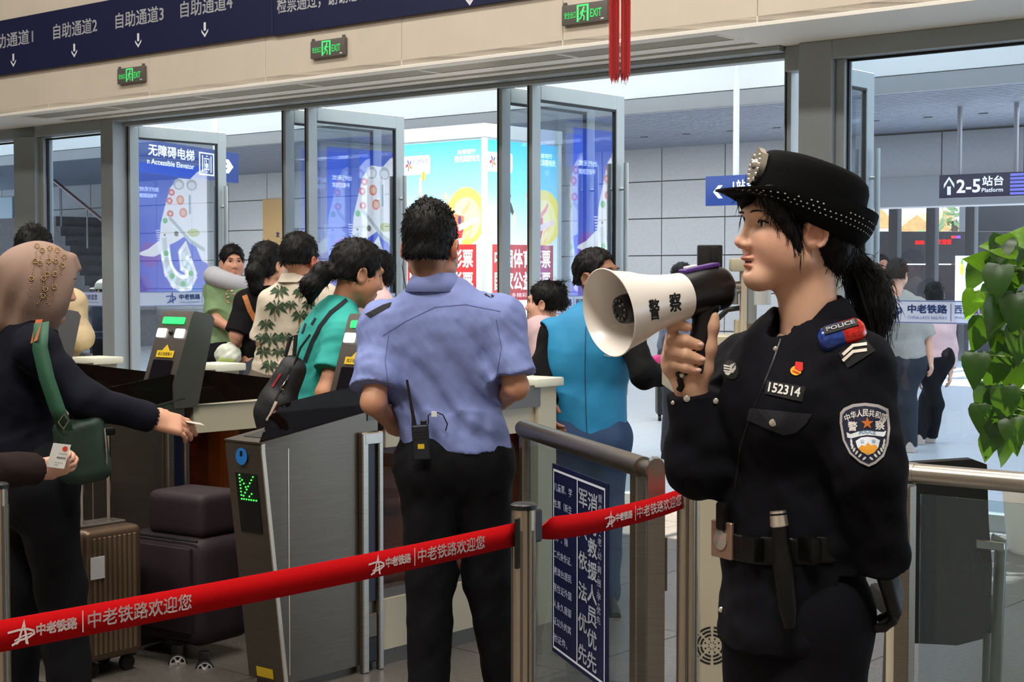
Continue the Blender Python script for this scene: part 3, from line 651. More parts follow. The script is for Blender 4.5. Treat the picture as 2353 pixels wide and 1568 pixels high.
text(sg, '站台', W(ux(2257), v, z0 + hh * .46), U, ZV, m_white_lit, h=hh * .42, w=ux(2306) - ux(2257), bold=.02); text(sg, 'Platform', W(ux(2256), v, z0 + hh * .2), U, ZV, m_white_lit, h=hh * .18, w=ux(2305) - ux(2256), bold=.01)
m_led = M('blue_slat_lit', (120, 124, 230), .4, emit=((120, 124, 235), .6))
for k in range(6): q = MB(); zz = z0 + hh * (.06 + .155 * k); q.wbox(ux(2322), a1 - .02, v - .012, v, zz, zz + hh * .10); build(q, 'lit_slat', m_led, sg)
for x in (2200, 2330): q = MB(); q.tube([W(ux(x), v + .05, z1), W(ux(x), v + .05, ZSF)], .03, 8); build(q, 'hanger', m_grey_beam, sg)

# ------------------------------------------------------------------ beyond the opening on the right
m_dkwall = M('dark_interior', (52, 46, 50), .7, noise=(2, .2)); m_dkcol = M('dark_column', (44, 46, 52), .5)
for x in (2056, 2142, 2232):
    p = at(x, 600, 24.5); q = MB(); q.box((p[0], p[1], 1.5), (.075, .075, 1.5), (U, N, ZV), .005); tag(build(q, 'steel_column', m_dkcol), 'dark steel column %s beyond the platform opening' % {2056: 'nearest the police cap', 2142: 'in the middle', 2232: 'nearest the plant'}[x], 'column', 'platform columns')
p0, p1 = at(2010, 600, 26), at(2420, 600, 26)
lbz0, lbz1 = at(2100, 606, 26)[2], at(2100, 532, 26)[2]
sg = thing('led_board', 'dark board with red lit characters beyond the right glass', 'display', ((p0[0] + p1[0]) / 2, 26, lbz0))
q = MB(); q.box(((p0[0] + p1[0]) / 2, 26.1, (lbz0 + lbz1) / 2), ((p1[0] - p0[0]) / 2, .1, (lbz1 - lbz0) / 2), None, .01); build(q, 'board', M('led_casing', (34, 32, 38), .5), sg)
m_red = M('led_red', (240, 40, 40), .4, emit=((250, 40, 40), 1.6)); m_vio = M('led_violet', (120, 60, 250), .4, emit=((120, 60, 250), 1.5))
XD = np.array([1., 0, 0])
for tx, xa, xb, ya, yb in (('西双版纳', 2103, 2124, 562, 553), ('欢迎您', 2152, 2186, 562, 550)):
    pa, pb2 = at(xa, ya, 25.99), at(xb, yb, 25.99); text(sg, tx, pa, XD, ZV, m_red, h=pb2[2] - pa[2], w=pb2[0] - pa[0], bold=.008)
for xa, xb, mt in ((2186, 2196, m_red), (2197, 2207, m_vio)):
    pa, pb2 = at(xa, 548, 25.99), at(xb, 542, 25.99); q = MB(); q.box((pa + pb2) / 2, ((pb2[0] - pa[0]) / 2, .005, (pb2[2] - pa[2]) / 2)); build(q, 'lit_segment', mt, sg)
q = MB(); pa, pb2 = at(1990, 780, 29), at(2460, 480, 29); q.box(((pa[0] + pb2[0]) / 2, 29.1, lbz0 / 2), ((pb2[0] - pa[0]) / 2, .1, lbz0 / 2)); struct(build(q, 'wall_platform', m_dkwall), 'dark interior wall behind the platform opening')
pa, pb2 = at(2218, 600, 27), at(2460, 470, 27); q = MB(); q.box(((pa[0] + pb2[0]) / 2, 27.1, 1.8), ((pb2[0] - pa[0]) / 2, .3, 1.8)); struct(build(q, 'wall_booth', m_dkcol), 'dark booth at the right edge')
# white notice with a pineapple and a red trousered figure
pa, pb2 = at(2196, 745, 23), at(2275, 588, 23); sg = thing('standing_poster', 'white standing poster with a yellow pineapple behind the plant', 'poster', ((pa[0] + pb2[0]) / 2, 23, 0))
q = MB(); q.box(((pa[0] + pb2[0]) / 2, 23.04, (pa[2] + pb2[2]) / 2), ((pb2[0] - pa[0]) / 2, .03, (pb2[2] - pa[2]) / 2), None, .004); build(q, 'board', m_white, sg)
q = MB(); q.box(((pa[0] + pb2[0]) / 2, 23.06, pa[2] / 2), (.03, .02, pa[2] / 2)); build(q, 'stand', m_grey_beam, sg)
a = Art((pa[0], 23.009, pa[2]), XD, ZV, pb2[0] - pa[0], pb2[2] - pa[2]); a.poly([(0, 0), (1, 0), (1, 1), (0, 1)], (214, 232, 246))
a.ell(.17, .80, .05, .09, (214, 206, 40)); a.poly([(.13, .88), (.17, .98), (.21, .88)], (110, 160, 60)); a.line([(.55, .85), (.38, .72), (.40, .5), (.55, .40)], .05, (214, 190, 180)); a.line([(.5, .84), (.62, .80), (.6, .66)], .05, (190, 160, 150))
a.poly([(.5, .38), (.8, .4), (.8, .0), (.66, 0), (.64, .2), (.6, 0), (.48, 0)], (206, 50, 54)); a.text('西双版纳', .1, .66, .16, .03, (110, 120, 150)); a.done('print', m_backlit, sg)
# orange gabled roofs of the town
m_roof = M('orange_roof', (214, 150, 92), .7, noise=(8, .2)); m_house = M('house_wall', (214, 204, 206), .7)
for x0, x1, ya, yb, Y, lab in ((1992, 2052, 522, 502, 60, 'low house with an orange tiled roof right behind the cap'), (2068, 2140, 530, 516, 66, 'pale house with an orange roof between the dark columns'), (2148, 2200, 530, 505, 72, 'far house with a brown gable left of the booth')):
    pa, pb2 = at(x0, ya, Y), at(x1, ya, Y); zt = at(x0, yb - 22, Y)[2]; h = thing('town_house', lab, 'house', ((pa[0] + pb2[0]) / 2, Y, 0), 'town houses beyond the platforms')
    q = MB(); q.box(((pa[0] + pb2[0]) / 2, Y + 2, pa[2] / 2), ((pb2[0] - pa[0]) / 2, 2, pa[2] / 2)); build(q, 'wall', m_house, h)
    xm = (pa[0] + pb2[0]) / 2; e = .25; q = MB(); q.prism([(pa[0] - e, Y - .2, pa[2] - .05), (pb2[0] + e, Y - .2, pa[2] - .05), (xm, Y - .2, zt)], (0, 4.4, 0)); build(q, 'roof', m_roof, h)
tr = thing('garden_tree', 'small leafy tree beyond the platform opening left of the booth', 'tree', (at(2190, 560, 50)[0], 50, 0))
q = MB(); c = at(2194, 508, 50); q.tube([(c[0], 50, 0), c], .1, 6); build(q, 'trunk', M('bark', (80, 66, 54), .9), tr)
q = MB()
for k in range(70):
    d = RNG.normal(size=3) * (.35, .35, .3); p = c + d; a_ = RNG.normal(size=3); a_ /= np.linalg.norm(a_); b_ = np.cross(a_, RNG.normal(size=3)); b_ /= np.linalg.norm(b_)
    q.quad(p - a_ * .16, p - b_ * .07, p + a_ * .16, p + b_ * .07)
qq = build(q, 'foliage', M('tree_green', (120, 140, 96), .7), tr, None); qq['kind'] = 'stuff'
# stairs with a handrail behind the left window
m_step = M('stair_stone', (112, 108, 110), .7, noise=(12, .2))
st = thing('staircase', 'grey stone staircase rising to the left behind the left window', 'stairs', W(uw(255, 10.8), 10.8))
n_ = 13; ub, ut = uw(262, 10.8, 700), uw(118, 10.8, 500); zt = zw(132, 497, 10.8)
for k in range(n_):
    u1 = ub + (ut - ub) * k / n_; z1 = zt * (k + 1) / n_; q = MB(); q.wbox(ut - 2.5 if k == n_ - 1 else u1 + (ut - ub) / n_, u1, 10.8, 12.2, 0, z1); build(q, 'step', m_step, st, None)
q = MB(); q.tube([on_wall(100, 395, 10.7), on_wall(262, 528, 10.7)], .035, 8); build(q, 'handrail', M('handrail_pink', (150, 120, 120), .4, .4), st)
for x, y in ((140, 428), (200, 477), (255, 522)): q = MB(); p = on_wall(x, y, 10.7); q.tube([p, p - ZV * .85], .018, 6); build(q, 'baluster', m_grey_beam, st)
# ochre notice panel on the tiled wall and another left
for x0, x1, y0, y1, lab in ((605, 660, 458, 700, 'ochre notice panel on the tiled wall between the first two doors'), (-20, 30, 455, 700, 'pale notice panel at the left edge of the photo')):
    a0, a1 = uw(x0, VBK - .05, 580), uw(x1, VBK - .05, 580); z0, z1 = zw(x0, y1, VBK - .05), zw(x0, y0, VBK - .05)
    sg = thing('notice_panel', lab, 'notice', W((a0 + a1) / 2, VBK - .05, z0))
    q = MB(); q.wbox(a0, a1, VBK - .06, VBK - .014, z0, z1, .004); build(q, 'board', M('ochre', (196, 160, 106), .6) if x0 > 0 else M('pale_blue_panel', (186, 206, 216), .5), sg)
    if x0 > 0: text(sg, '发', W(uw(634, VBK - .061, 540), VBK - .061, zw(634, 546, VBK - .061)), U, ZV, M('deep_blue', (30, 50, 120), .5), h=.11, bold=.03)
# red tassel of a hanging lantern
m_tas = M('tassel_red', (216, 16, 16), .6, sheen=.3)
ts = thing('red_tassel', 'red hanging lantern tassel at the top of the photo', 'tassel', at(1424, 178, 5.2))
tb = at(1424, 0, 5.2)
q = MB(); q.lathe(tb + (0, 0, .10), -ZV, [(0, .0), (0, .012), (.02, .024), (.05, .03), (.07, .031), (.07, 0)], 16); build(q, 'tassel_head', m_tas, ts)
q = MB(); q.tube([tb + (0, 0, .1), tb + (0, 0, .55)], .006, 8); build(q, 'cord', m_tas, ts)
q = MB(); q.ball(tb + (0, 0, .75), (.2, .2, .16), 10); build(q, 'lantern', m_tas, ts)
sk = MB(); gap = 0
for k in range(330):
    x = RNG.uniform(-.033, .034); 
    if -.002 < x < .004: continue
    yb = 178 + RNG.normal() * 6 - (10 if abs(x) > .028 else 0); dy = RNG.uniform(-.02, .02); L = at(1424, yb, 5.2)[2]
    t_ = tb + (x * .5, dy * .5, .035); b_ = np.array([tb[0] + x * 1.0 + RNG.normal() * .0008, tb[1] + dy, L]); m_ = (t_ + b_) / 2 + (x * .28, 0, .1)
    sk.tube([t_, m_, b_], .0009, 3, False)
o = build(sk, 'strands', m_tas, ts); o['kind'] = 'stuff'
# ------------------------------------------------------------------ ticket gates
m_gate = M('gate_steel', (112, 104, 94), .34, .8, noise=(6, .08), stretch=(1, 1, 25))
m_gate_edge = M('gate_edge', (226, 214, 196), .3, .8)
m_cream = M('cream_plastic', (200, 190, 164), .45); m_cap = M('cream_cap', (240, 240, 218), .4)
m_wing = glass('smoked_glass', (120, 104, 100), 1.5, .0, haze=((26, 18, 16), .80)); m_screen = M('dark_screen', (20, 18, 24), .12)
m_gface = M('gate_face', (98, 92, 86), .4, .5); m_amber = glass('amber_glass', (214, 150, 90), 1.5, .02, haze=((60, 30, 16), .55))
m_gwhite = M('lamp_white', (255, 255, 255), .3, emit=((255, 255, 255), 2.5)); m_ggreen = M('lamp_green', (60, 240, 120), .3, emit=((40, 230, 100), 1.1))
m_ledg = M('led_green', (80, 255, 90), .3, emit=((70, 250, 80), 1.6)); m_yel = M('yellow_label', (226, 190, 40), .5); m_blue_st = M('blue_sticker', (36, 120, 200), .5)
FR = np.array([-.859, 5.36, 0.]); GW = .193
def gate(base, label, detail=True):
    g = thing('ticket_gate', label, 'ticket gate', base + N * .8 - U * GW / 2, 'self-service ticket gates')
    G = lambda a, L, z: base - U * GW * (1 - a) + N * L + ZV * z       # a: 0 left .. 1 right
    def prof(nm, pts, a0, a1, mat, smooth=30):
        q = MB(); q.prism([G(a0, L, z) for L, z in pts], U * GW * (a1 - a0)); return build(q, nm, mat, g, smooth)
    body = prof('cabinet', [(.10, .03), (.0, .86), (.0, .885), (.56, .965), (.56, .03)], 0, 1, m_gate)
    q = MB(); q.prism([G(.985, L, z) for L, z in [(.097, .03), (-.003, .86), (-.003, .886), (.012, .888), (.012, .86), (.112, .03)]], U * .006); build(q, 'edge_strip', m_gate_edge, body)
    prof('top_plate', [(-.004, .884), (.56, .965), (.56, .971), (-.004, .890)], -.02, 1.02, m_gate)
    # seam and flap housing on the lane side
    q = MB(); q.box(G(1, .12, .46), (.0015, .002, .40), (U, N, ZV)); build(q, 'door_seam', m_gate_edge, body)
    hs = MB(); hs.box(G(1, .475, .445) + U * .012, (.012, .016, .445), (U, N, ZV), .004); build(hs, 'flap_post', m_steel, g)
    hs = MB(); hs.box(G(1, .555, .445) + U * .012, (.012, .012, .445), (U, N, ZV), .004); build(hs, 'flap_post', m_steel, g)
    hs = MB(); hs.box(G(1, .515, .56) + U * .004, (.006, .026, .30), (U, N, ZV)); build(hs, 'flap_slot', M('slot_navy', (22, 26, 44), .3), g)
    hs = MB(); hs.box(G(1, .515, .865) + U * .012, (.013, .045, .022), (U, N, ZV), .004); build(hs, 'flap_bracket', m_steel, g)
    for z in (.17, .08): hs = MB(); hs.box(G(1, .515, z) + U * .006, (.008, .026, .045), (U, N, ZV), .004); build(hs, 'flap_block', m_gate if z > .1 else m_black, g)
    # smoked wings
    q = MB(); q.prism([G(.93, L, z) for L, z in [(.0, .89), (.045, .975), (.10, 1.016), (.15, 1.024), (.50, 1.068), (.54, 1.06), (.54, .965)]], U * .008); build(q, 'wing', m_wing, g)
    q = MB(); q.prism([G(.93, L, z) for L, z in [(.60, .94), (.60, 1.088), (1.02, 1.028), (1.42, .97), (1.42, .945)]], U * .008); build(q, 'wing', m_wing, g)
    # face terminal
    tp = [(.505, .93), (.505, 1.03), (.600, 1.305), (.612, 1.320), (.70, 1.305), (.715, 1.285), (.625, .93)]
    q = MB(); q.prism([G(-.02, L, z) for L, z in tp], U * GW * 1.04); tm = build(q, 'terminal', m_gface, g)
    dirv = N * .095 + ZV * .275; L_ = np.linalg.norm(dirv); dirv /= L_; o0 = G(0, .505, 1.03) - N * .002; fn = np.cross(U, dirv)
    def face(nm, a0, a1, t0, t1, mat, r=.006, off=.0015):
        q = MB(); poly_mb(q, rrect(a0 * GW, t0 * L_, a1 * GW, t1 * L_, r), o0, U, dirv, off, .002); return build(q, nm, mat, tm, None)
    face('status_light', .12, .86, .86, .96, m_ggreen); face('lamp', .03, .34, .66, .79, m_gwhite); face('lamp', .64, .95, .66, .79, m_gwhite)
    q = MB(); q.ball(o0 + U * GW * .49 + dirv * L_ * .735 + fn * .002, (.010, .010, .010), 6); build(q, 'lens', m_black, tm)
    q = MB(); poly_mb(q, [(.36 * GW, .47 * L_), (.62 * GW, .47 * L_), (.49 * GW, .56 * L_)], o0, U, dirv, .002); poly_mb(q, [(.20 * GW, .37 * L_), (.78 * GW, .37 * L_), (.78 * GW, .47 * L_), (.20 * GW, .47 * L_)], o0, U, dirv, .002); lb_ = build(q, 'label', m_yel, tm, None)
    text(tm, '请正视摄像头', o0 + U * GW * .25 + dirv * L_ * .395 + fn * .001, U, dirv, m_black, h=.05 * L_, w=.48 * GW)
    face('screen', .16, .82, -.25, .33, m_screen)
    # rear half: beam, far pillar with cap, low panel, glass
    q = MB(); q.prism([G(.2, L, z) for L, z in [(.62, .82), (.62, .935), (1.52, .925), (1.52, .815)]], U * GW * .7); build(q, 'beam', m_cream, g)
    prof('pillar', [(1.5, .0), (1.5, 1.0), (1.62, 1.0), (1.62, .0)], .1, 1, m_cream)
    q = MB(); q.box(G(.55, 1.56, 1.018), (GW * .55, .09, .018), (U, N, ZV), .006); build(q, 'pillar_cap', m_cap, g)
    q = MB(); q.box(G(.5, 1.42, .955), (GW * .3, .07, .05), (U, N, ZV), .004); build(q, 'reader_box', m_black, g)
    q = MB(); q.box(G(1, 1.34, .965), (.004, .17, .045), (U, N, ZV)); build(q, 'reader_plate', m_gface, g)
    prof('low_panel', [(.57, .06), (.57, .25), (1.52, .25), (1.52, .06)], .15, .95, m_cream); prof('ledge', [(.57, .25), (.57, .285), (1.52, .285), (1.52, .25)], .2, .85, m_gface)
    prof('kick_base', [(.12, .0), (.12, .06), (1.62, .06), (1.62, .0)], .1, .9, m_gface)
    q = MB(); q.box(G(.5, 1.06, .55), (.004, .45, .265), (U, N, ZV)); build(q, 'lane_glass', m_amber, g, None)
    if detail:
        sl = lambda z: .10 * (.86 - z) / .83 - .001
        def front(nm, a0, a1, z0, z1, mat, off=.002, thick=.002):
            p = [G(a0, sl(z0), z0), G(a1, sl(z0), z0), G(a1, sl(z1), z1), G(a0, sl(z1), z1)]; q = MB(); q.prism([x - N * .0005 for x in p], -N * thick); return build(q, nm, mat, body, None)
        dp = front('led_panel', .22, .80, .565, .775, m_black)
        dots = MB()
        rows = ['1000001', '1100010', '1010010', '1001100', '1001001', '1010000', '1100000', '1111111']
        pat = [(0, .0), (.0, .14), (0, .28), (0, .42), (0, .56), (0, .70), (0, .84), (0, 1), (.16, 1), (.33, 1), (.5, 1), (.66, 1), (.83, 1), (1, 1), (.15, .86), (.28, .72), (.41, .58), (.54, .44), (.67, .30), (.8, .16), (.93, .02), (.16, .2), (.26, .34), (.36, .48), (.55, .86), (.72, .74)]
        for x, y in pat:
            a_, z_ = .34 + .40 * x, .768 - .085 * y; dots.box(G(a_, sl(z_), z_) - N * .004, (.0024, .0012, .0024), (U, N, ZV))
        o = build(dots, 'arrow_dots', m_ledg, dp, None); o['kind'] = 'stuff'
        q = MB(); z_ = .835; c_ = G(.45, sl(z_), z_) - N * .003; q.lathe(c_, -N, [(0, .0), (0, .030), (.0015, .030), (.0015, 0)], 20); st_ = build(q, 'round_sticker', m_blue_st, body)
        q = MB(); q.box(c_ - N * .002 + ZV * .01, (.006, .0008, .009), (U, N, ZV)); build(q, 'sticker_mark', m_black, st_)
        front('floor_label', .25, .70, .04, .075, m_yel)
        q = MB(); q.box(G(.45, .12, .908), (.05, .07, .0015), (U, N * .99 + ZV * .14, ZV)); build(q, 'card_reader', m_screen, g)
    return g
D2 = np.array([-.826, .526, 0]); D3 = np.array([-.70, .55, 0])
gate(FR, 'nearest steel ticket gate with a green lit arrow, beside the blue-shirted man')
gate(FR + D2, 'ticket gate with a face terminal that the woman in the headscarf reaches towards')
gate(FR + D2 + D3, 'ticket gate whose terminal shows right behind the headscarf')
gate(FR + D2 + D3 + (-.75, .6, 0), 'ticket gate at the far left, mostly behind the woman in the headscarf', False)

# ------------------------------------------------------------------ belt stanchions and red belts
m_post = M('post_chrome', (196, 184, 164), .2, .95, noise=(3, .1), stretch=(60, 60, 1)); m_red_belt = M('red_belt', (190, 10, 16), .9, bump=(900, .1, .001), spec=.1); m_belt_txt = M('belt_print', (238, 220, 214), .6)
def stanchion(p, label, H=.967, r=.027, arm=None, br=.16):
    p = np.array([p[0], p[1], 0.]); s = thing('belt_stanchion', label, 'stanchion', p, 'belt stanchions')
    q = MB(); q.lathe(p, ZV, [(0, 0), (0, br), (.012, br), (.03, br * .65), (.045, .03), (.045, 0)], 28); build(q, 'base', m_post, s)
    q = MB(); q.tube([p + ZV * .04, p + ZV * (H - .012)], r, 24); build(q, 'post', m_post, s)
    for a in range(6):
        an = a * math.pi / 3 + .35; d = np.array([math.cos(an), math.sin(an), 0]); q = MB(); q.box(p + d * r + ZV * H * .5, (.0012, .003, H * .44), (d, np.cross(ZV, d), ZV)); build(q, 'groove', m_gface, s)
    q = MB(); q.lathe(p + ZV * (H - .014), ZV, [(0, 0), (0, r + .002), (.010, r + .002), (.014, r - .004), (.014, 0)], 24); build(q, 'cap', m_black, s)
    if arm is not None:
        arm = np.asarray(arm, float); arm /= np.linalg.norm(arm)
        q = MB(); q.box(p + arm * (r + .013) + ZV * (H - .055), (.016, .012, .036), (arm, np.cross(ZV, arm), ZV), .004); build(q, 'belt_head', m_black, s)
        q = MB(); q.box(p - arm * (r - .004) * .2 + np.array([-.012, -r + .001, 0]) + ZV * (H - .085), (.005, .002, .055), None, .001); build(q, 'belt_slot', m_black, s)
    return s
PM = at(1203, 1225, 3.4); PR = at(1580, 1143, 3.95); PA = at(0, 1450, 2.46)
dl = PA - PM; PL = PM + dl * 1.45; PL[2] = PM[2]
stanchion(PM, 'chrome belt stanchion in the middle between the two red belts', arm=PR - PM)
stanchion(PR, 'chrome belt stanchion at the officer elbow', br=.05)
stanchion(at(-6, 1200, 3.9), 'chrome belt stanchion cut by the left edge of the photo', .945)
stanchion(PL, 'chrome belt stanchion out of view where the long red belt begins')
def belt(A, B, hw, label, marks, twist=0.):
    A, B = np.asarray(A, float), np.asarray(B, float); xd = B - A; L = np.linalg.norm(xd); xd = xd / L; n0 = np.cross(xd, ZV); n0 /= np.linalg.norm(n0); yd = np.cross(n0, xd)
    q = MB(); K = 40; vs = []
    for k in range(K + 1):
        t = k / K; sag = -.012 * 4 * t * (1 - t); tw = twist * max(0, 1 - t * 7) ** 2; y2 = yd * math.cos(tw) + n0 * math.sin(tw); wv = .0025 * math.sin(t * 9) * math.sin(math.pi * t)
        c = A + xd * L * t + ZV * sag + n0 * wv
        vs += [c - y2 * hw, c + y2 * hw]
    q.add(vs, [(2 * k, 2 * k + 2, 2 * k + 3, 2 * k + 1) for k in range(K)])
    b = build(q, 'strap', m_red_belt, None); tag(b, label, 'belt', 'red barrier belts')
    sm = b.modifiers.new('thickness', 'SOLIDIFY'); sm.thickness = .0012; sm.offset = -1
    def S(px):      # distance along the belt of an image column
        r = ray(px, 1300); t = ((A - CAM) @ n0) / (r @ n0); return float((CAM + r * t - A) @ xd)
    def wp(x, y):
        t = min(1, max(0, x / L)); return A + xd * x + yd * y + ZV * (-.012 * 4 * t * (1 - t)) + n0 * (.0025 * math.sin(t * 9) * math.sin(math.pi * t)) + n0 * .0018
    for lx0, lx1, ta, tb, bar, ca, cb in marks:
        m = MB(); s0 = S(lx0); ls = S(lx1) - s0; y0 = -.021; sc = .042
        class A2:
            def poly(s, pts, c): m.add([wp(*p) for p in pts], [tuple(range(len(pts)))])
            def line(s, pts, w, c):
                for st in stroke2(pts, w): s.poly(st, c)
        ar = A2(); x, y, s = s0, y0, ls
        f = lambda px, py: (x + px * ls, y + py * sc)
        ar.poly([f(.30, .06), f(.62, 1.0), f(.60, .72), f(.40, .12)], 0); ar.poly([f(.62, 1.0), f(.78, .0), f(.66, .05), f(.60, .72)], 0)
        ar.line([f(0, .58), f(.4, .62), f(.75, .60), f(.98, .50), f(1.0, .38), f(.8, .28), f(.45, .22), f(.15, .08)], .0035, 0); ar.line([f(.9, .42), (f(.55, .36)), f(.25, .24)], .0025, 0)
        build(m, 'railway_logo', m_belt_txt, b, None)
        m = MB(); v, fc = glyphs('中老铁路', .04); lo, hi = v[:, :2].min(0), v[:, :2].max(0); qv = (v[:, :2] - lo) / (hi - lo); a0, a1 = S(ta), S(tb)
        m.add([wp(a0 + (a1 - a0) * i, -.010 + .020 * j) for i, j in qv], fc); build(m, 'lettering', m_belt_txt, b, None)
        m = MB(); sb = S(bar); m.add([wp(sb, -.018), wp(sb + .002, -.018), wp(sb + .002, .018), wp(sb, .018)], [(0, 1, 2, 3)]); build(m, 'divider', m_belt_txt, b, None)
        m = MB(); v, fc = glyphs('中老铁路欢迎您', .012); lo, hi = v[:, :2].min(0), v[:, :2].max(0); qv = (v[:, :2] - lo) / (hi - lo); a0, a1 = S(ca), S(cb)
        m.add([wp(a0 + (a1 - a0) * i, -.0145 + .029 * j) for i, j in qv], fc); build(m, 'lettering', m_belt_txt, b, None)
    return b
e1 = (PM - PL) / np.linalg.norm(PM - PL)
belt(PL + e1 * .03, PM - e1 * .022 - ZV * .0, .0255, 'long red printed belt running left from the middle stanchion', [(15, 75, 80, 175, 187, 200, 440), (846, 880, 884, 942, 950, 958, 1112)])
e2 = (PR - PM) / np.linalg.norm(PR - PM)
belt(PM + e2 * .058, PR - e2 * .02, .0265, 'short red printed belt between the middle stanchion and the officer', [(1390, 1413, 1415, 1453, 1459, 1463, 1564)], .9)

# ------------------------------------------------------------------ glass swing gate with the priority notice
GA, GB = at(1203, 985, 5.127), at(1486, 1078, 4.05); ge = GB - GA; ge[2] = 0; GL = np.linalg.norm(ge); ge /= GL; gn = np.cross(ge, ZV); gn /= np.linalg.norm(gn)   # gn faces the camera side
g0 = np.array([GA[0], GA[1], 0]); GZ = GA[2]
if gn @ (CAM - g0) < 0: gn = -gn
sg = thing('swing_gate', 'glass swing gate with a navy notice board behind the middle stanchion', 'gate', g0 + ge * GL / 2)
q = MB(); q.tube([g0 + ZV * GZ - ge * .02, g0 + ge * .0 + ZV * GZ, g0 + ge * (GL - .1) + ZV * GZ, g0 + ge * (GL - .02) + ZV * GZ], [.024, .029, .029, .029], 18); build(q, 'handrail', m_steel_dk, sg)
q = MB(); q.tube([g0 + ge * (GL - .02) + ZV * GZ, g0 + ge * (GL + .05) + ZV * GZ], .022, 14); build(q, 'hinge_pin', m_steel_dk, sg)
q = MB(); q.box(g0 + ge * .02 + ZV * .5, (.022, .016, .48), (ge, gn, ZV), .004); build(q, 'frame_post', m_steel_dk, sg)
q = MB(); q.box(g0 + ge * (GL - .06) + ZV * .49, (.025, .016, .46), (ge, gn, ZV), .004); build(q, 'frame_post', m_steel_dk, sg)
q = MB(); q.box(g0 + ge * GL / 2 + ZV * .10, (GL / 2 - .05, .016, .025), (ge, gn, ZV), .004); build(q, 'bottom_rail', m_steel_dk, sg)
q = MB(); q.box(g0 + ge * (GL / 2 - .02) + ZV * .54, (GL / 2 - .07, .004, .42), (ge, gn, ZV)); build(q, 'glass_panel', m_rail_glass, sg, None)
for t in (.12, GL - .2): q = MB(); q.lathe(g0 + ge * t + gn * .02 + ZV * .035, gn, [(0, 0), (0, .035), (.02, .035), (.02, 0)], 14); build(q, 'caster', m_rubber, sg)
def onp(px, py, off=.006):
    r = ray(px, py); o_ = g0 + gn * off; t = ((o_ - CAM) @ gn) / (r @ gn); p = CAM + r * t; return float((p - o_) @ ge), float(p[2])
(sx0, sz1), (sx1, _), (_, sz0) = onp(1271, 1065), onp(1399, 1115), onp(1266, 1492)
pn = MB(); pn.box(g0 + ge * (sx0 + sx1) / 2 + gn * .0065 + ZV * (sz0 + sz1) / 2, ((sx1 - sx0) / 2, .0022, (sz1 - sz0) / 2), (ge, gn, ZV)); nb = build(pn, 'notice_board', M('notice_navy', (20, 26, 66), .4), sg)
XD_ = ge if np.cross(ge, ZV) @ gn > 0 else -ge
a = Art(g0 + ge * sx0 + gn * .009 + ZV * sz0, ge, ZV, sx1 - sx0, sz1 - sz0)
if np.cross(ge, ZV) @ gn < 0: a.n = -a.n
WT = (226, 232, 244)
for q_ in ([(.04, .03), (.96, .03)], [(.04, .97), (.96, .97)]): a.line(q_, .012, WT)
for q_ in ([(.04, .03), (.04, .97)], [(.96, .03), (.96, .97)], [(.49, .03), (.49, .97)]): a.line(q_, .015, WT)
def col(txt, x, w, ytop, ch, step, bold=.01):
    y = ytop
    for c_ in txt:
        if c_ in '（）、': 
            g_ = {'（': '︵', '）': '︶', '、': '、'}[c_]; hh_ = ch * .35
            a.text(g_, x + w * .25, y - hh_, w * (.5 if c_ != '、' else .25), hh_ * .8, WT); y -= hh_ + (step - ch) * .5
        else: a.text(c_, x, y - ch, w, ch, WT, bold); y -= step
col('军人依法优先', .52, .15, .93, .092, .156, .014); col('消防救援人员优先', .69, .16, .93, .092, .112, .014); col('重点旅客（老、幼、病、残、孕）优先', .875, .065, .94, .038, .048, .006)
for k, ln in enumerate(('儿童票、学', '生票（新生', '凭录取通知', '书）、除', '二代身份证、', '港澳台居民', '居住证外国', '人永久居留', '证以外的其', '他证件。')):
    a.text(ln, .10, .87 - .088 * k, .34 * (len(ln) / 5 if len(ln) < 5 else 1), .042, (190, 200, 226))
a.done('lettering', m_print, nb)
# post the gate hangs on
pp = at(1507, 1060, 4.02); q = MB(); pp[2] = 0; zt = at(1507, 1053, 4.02)[2]
pts = [(-.022, 0), (.022, 0), (.022, zt - .02)] + [(.022 * math.cos(t), zt - .02 + .022 * math.sin(t)) for t in np.linspace(.3, math.pi - .3, 6)] + [(-.022, zt - .02)]
q.prism([pp + ge * .6 * 0 + np.array([x, 0, z]) + np.array([0, -.025, 0]) for x, z in pts], (0, .05, 0)); gp = build(q, 'gate_post', m_steel); tag(gp, 'square steel gate post with rounded top beside the swing gate', 'post')
for z in (.72, .2): q = MB(); q.box(pp + np.array([.026, 0, z]), (.004, .012, .07), None, .001); build(q, 'striker', m_steel_dk, gp)

# ------------------------------------------------------------------ railing on the right
RA = at(2082, 1086, 3.9); ra0 = np.array([RA[0], RA[1], 0]); RL = 2.2
rl = thing('railing', 'steel and glass railing at lower right beside the officer', 'railing', ra0)
q = MB(); q.tube([RA - U * .02, RA + U * RL], .025, 18); build(q, 'handrail', m_steel, rl)
q = MB(); q.lathe(RA - U * .024, U, [(0, 0), (0, .0262), (.05, .0262), (.05, 0)], 18); build(q, 'end_collar', m_steel, rl)
for k, t in enumerate((.0, RL - .05)):
    q = MB(); q.box(ra0 + U * t + ZV * .47, (.02, .02, .47), (U, N, ZV), .003); build(q, 'post', m_steel_dk, rl)
q = MB(); q.box(ra0 - U * .045 + N * .03 + ZV * .48, (.014, .014, .48), (U, N, ZV), .002); build(q, 'jamb', m_cream, rl)
q = MB(); q.box(ra0 + U * RL / 2 + ZV * .5, (RL / 2 - .04, .004, .42), (U, N, ZV)); build(q, 'glass_panel', m_rail_glass, rl, None)

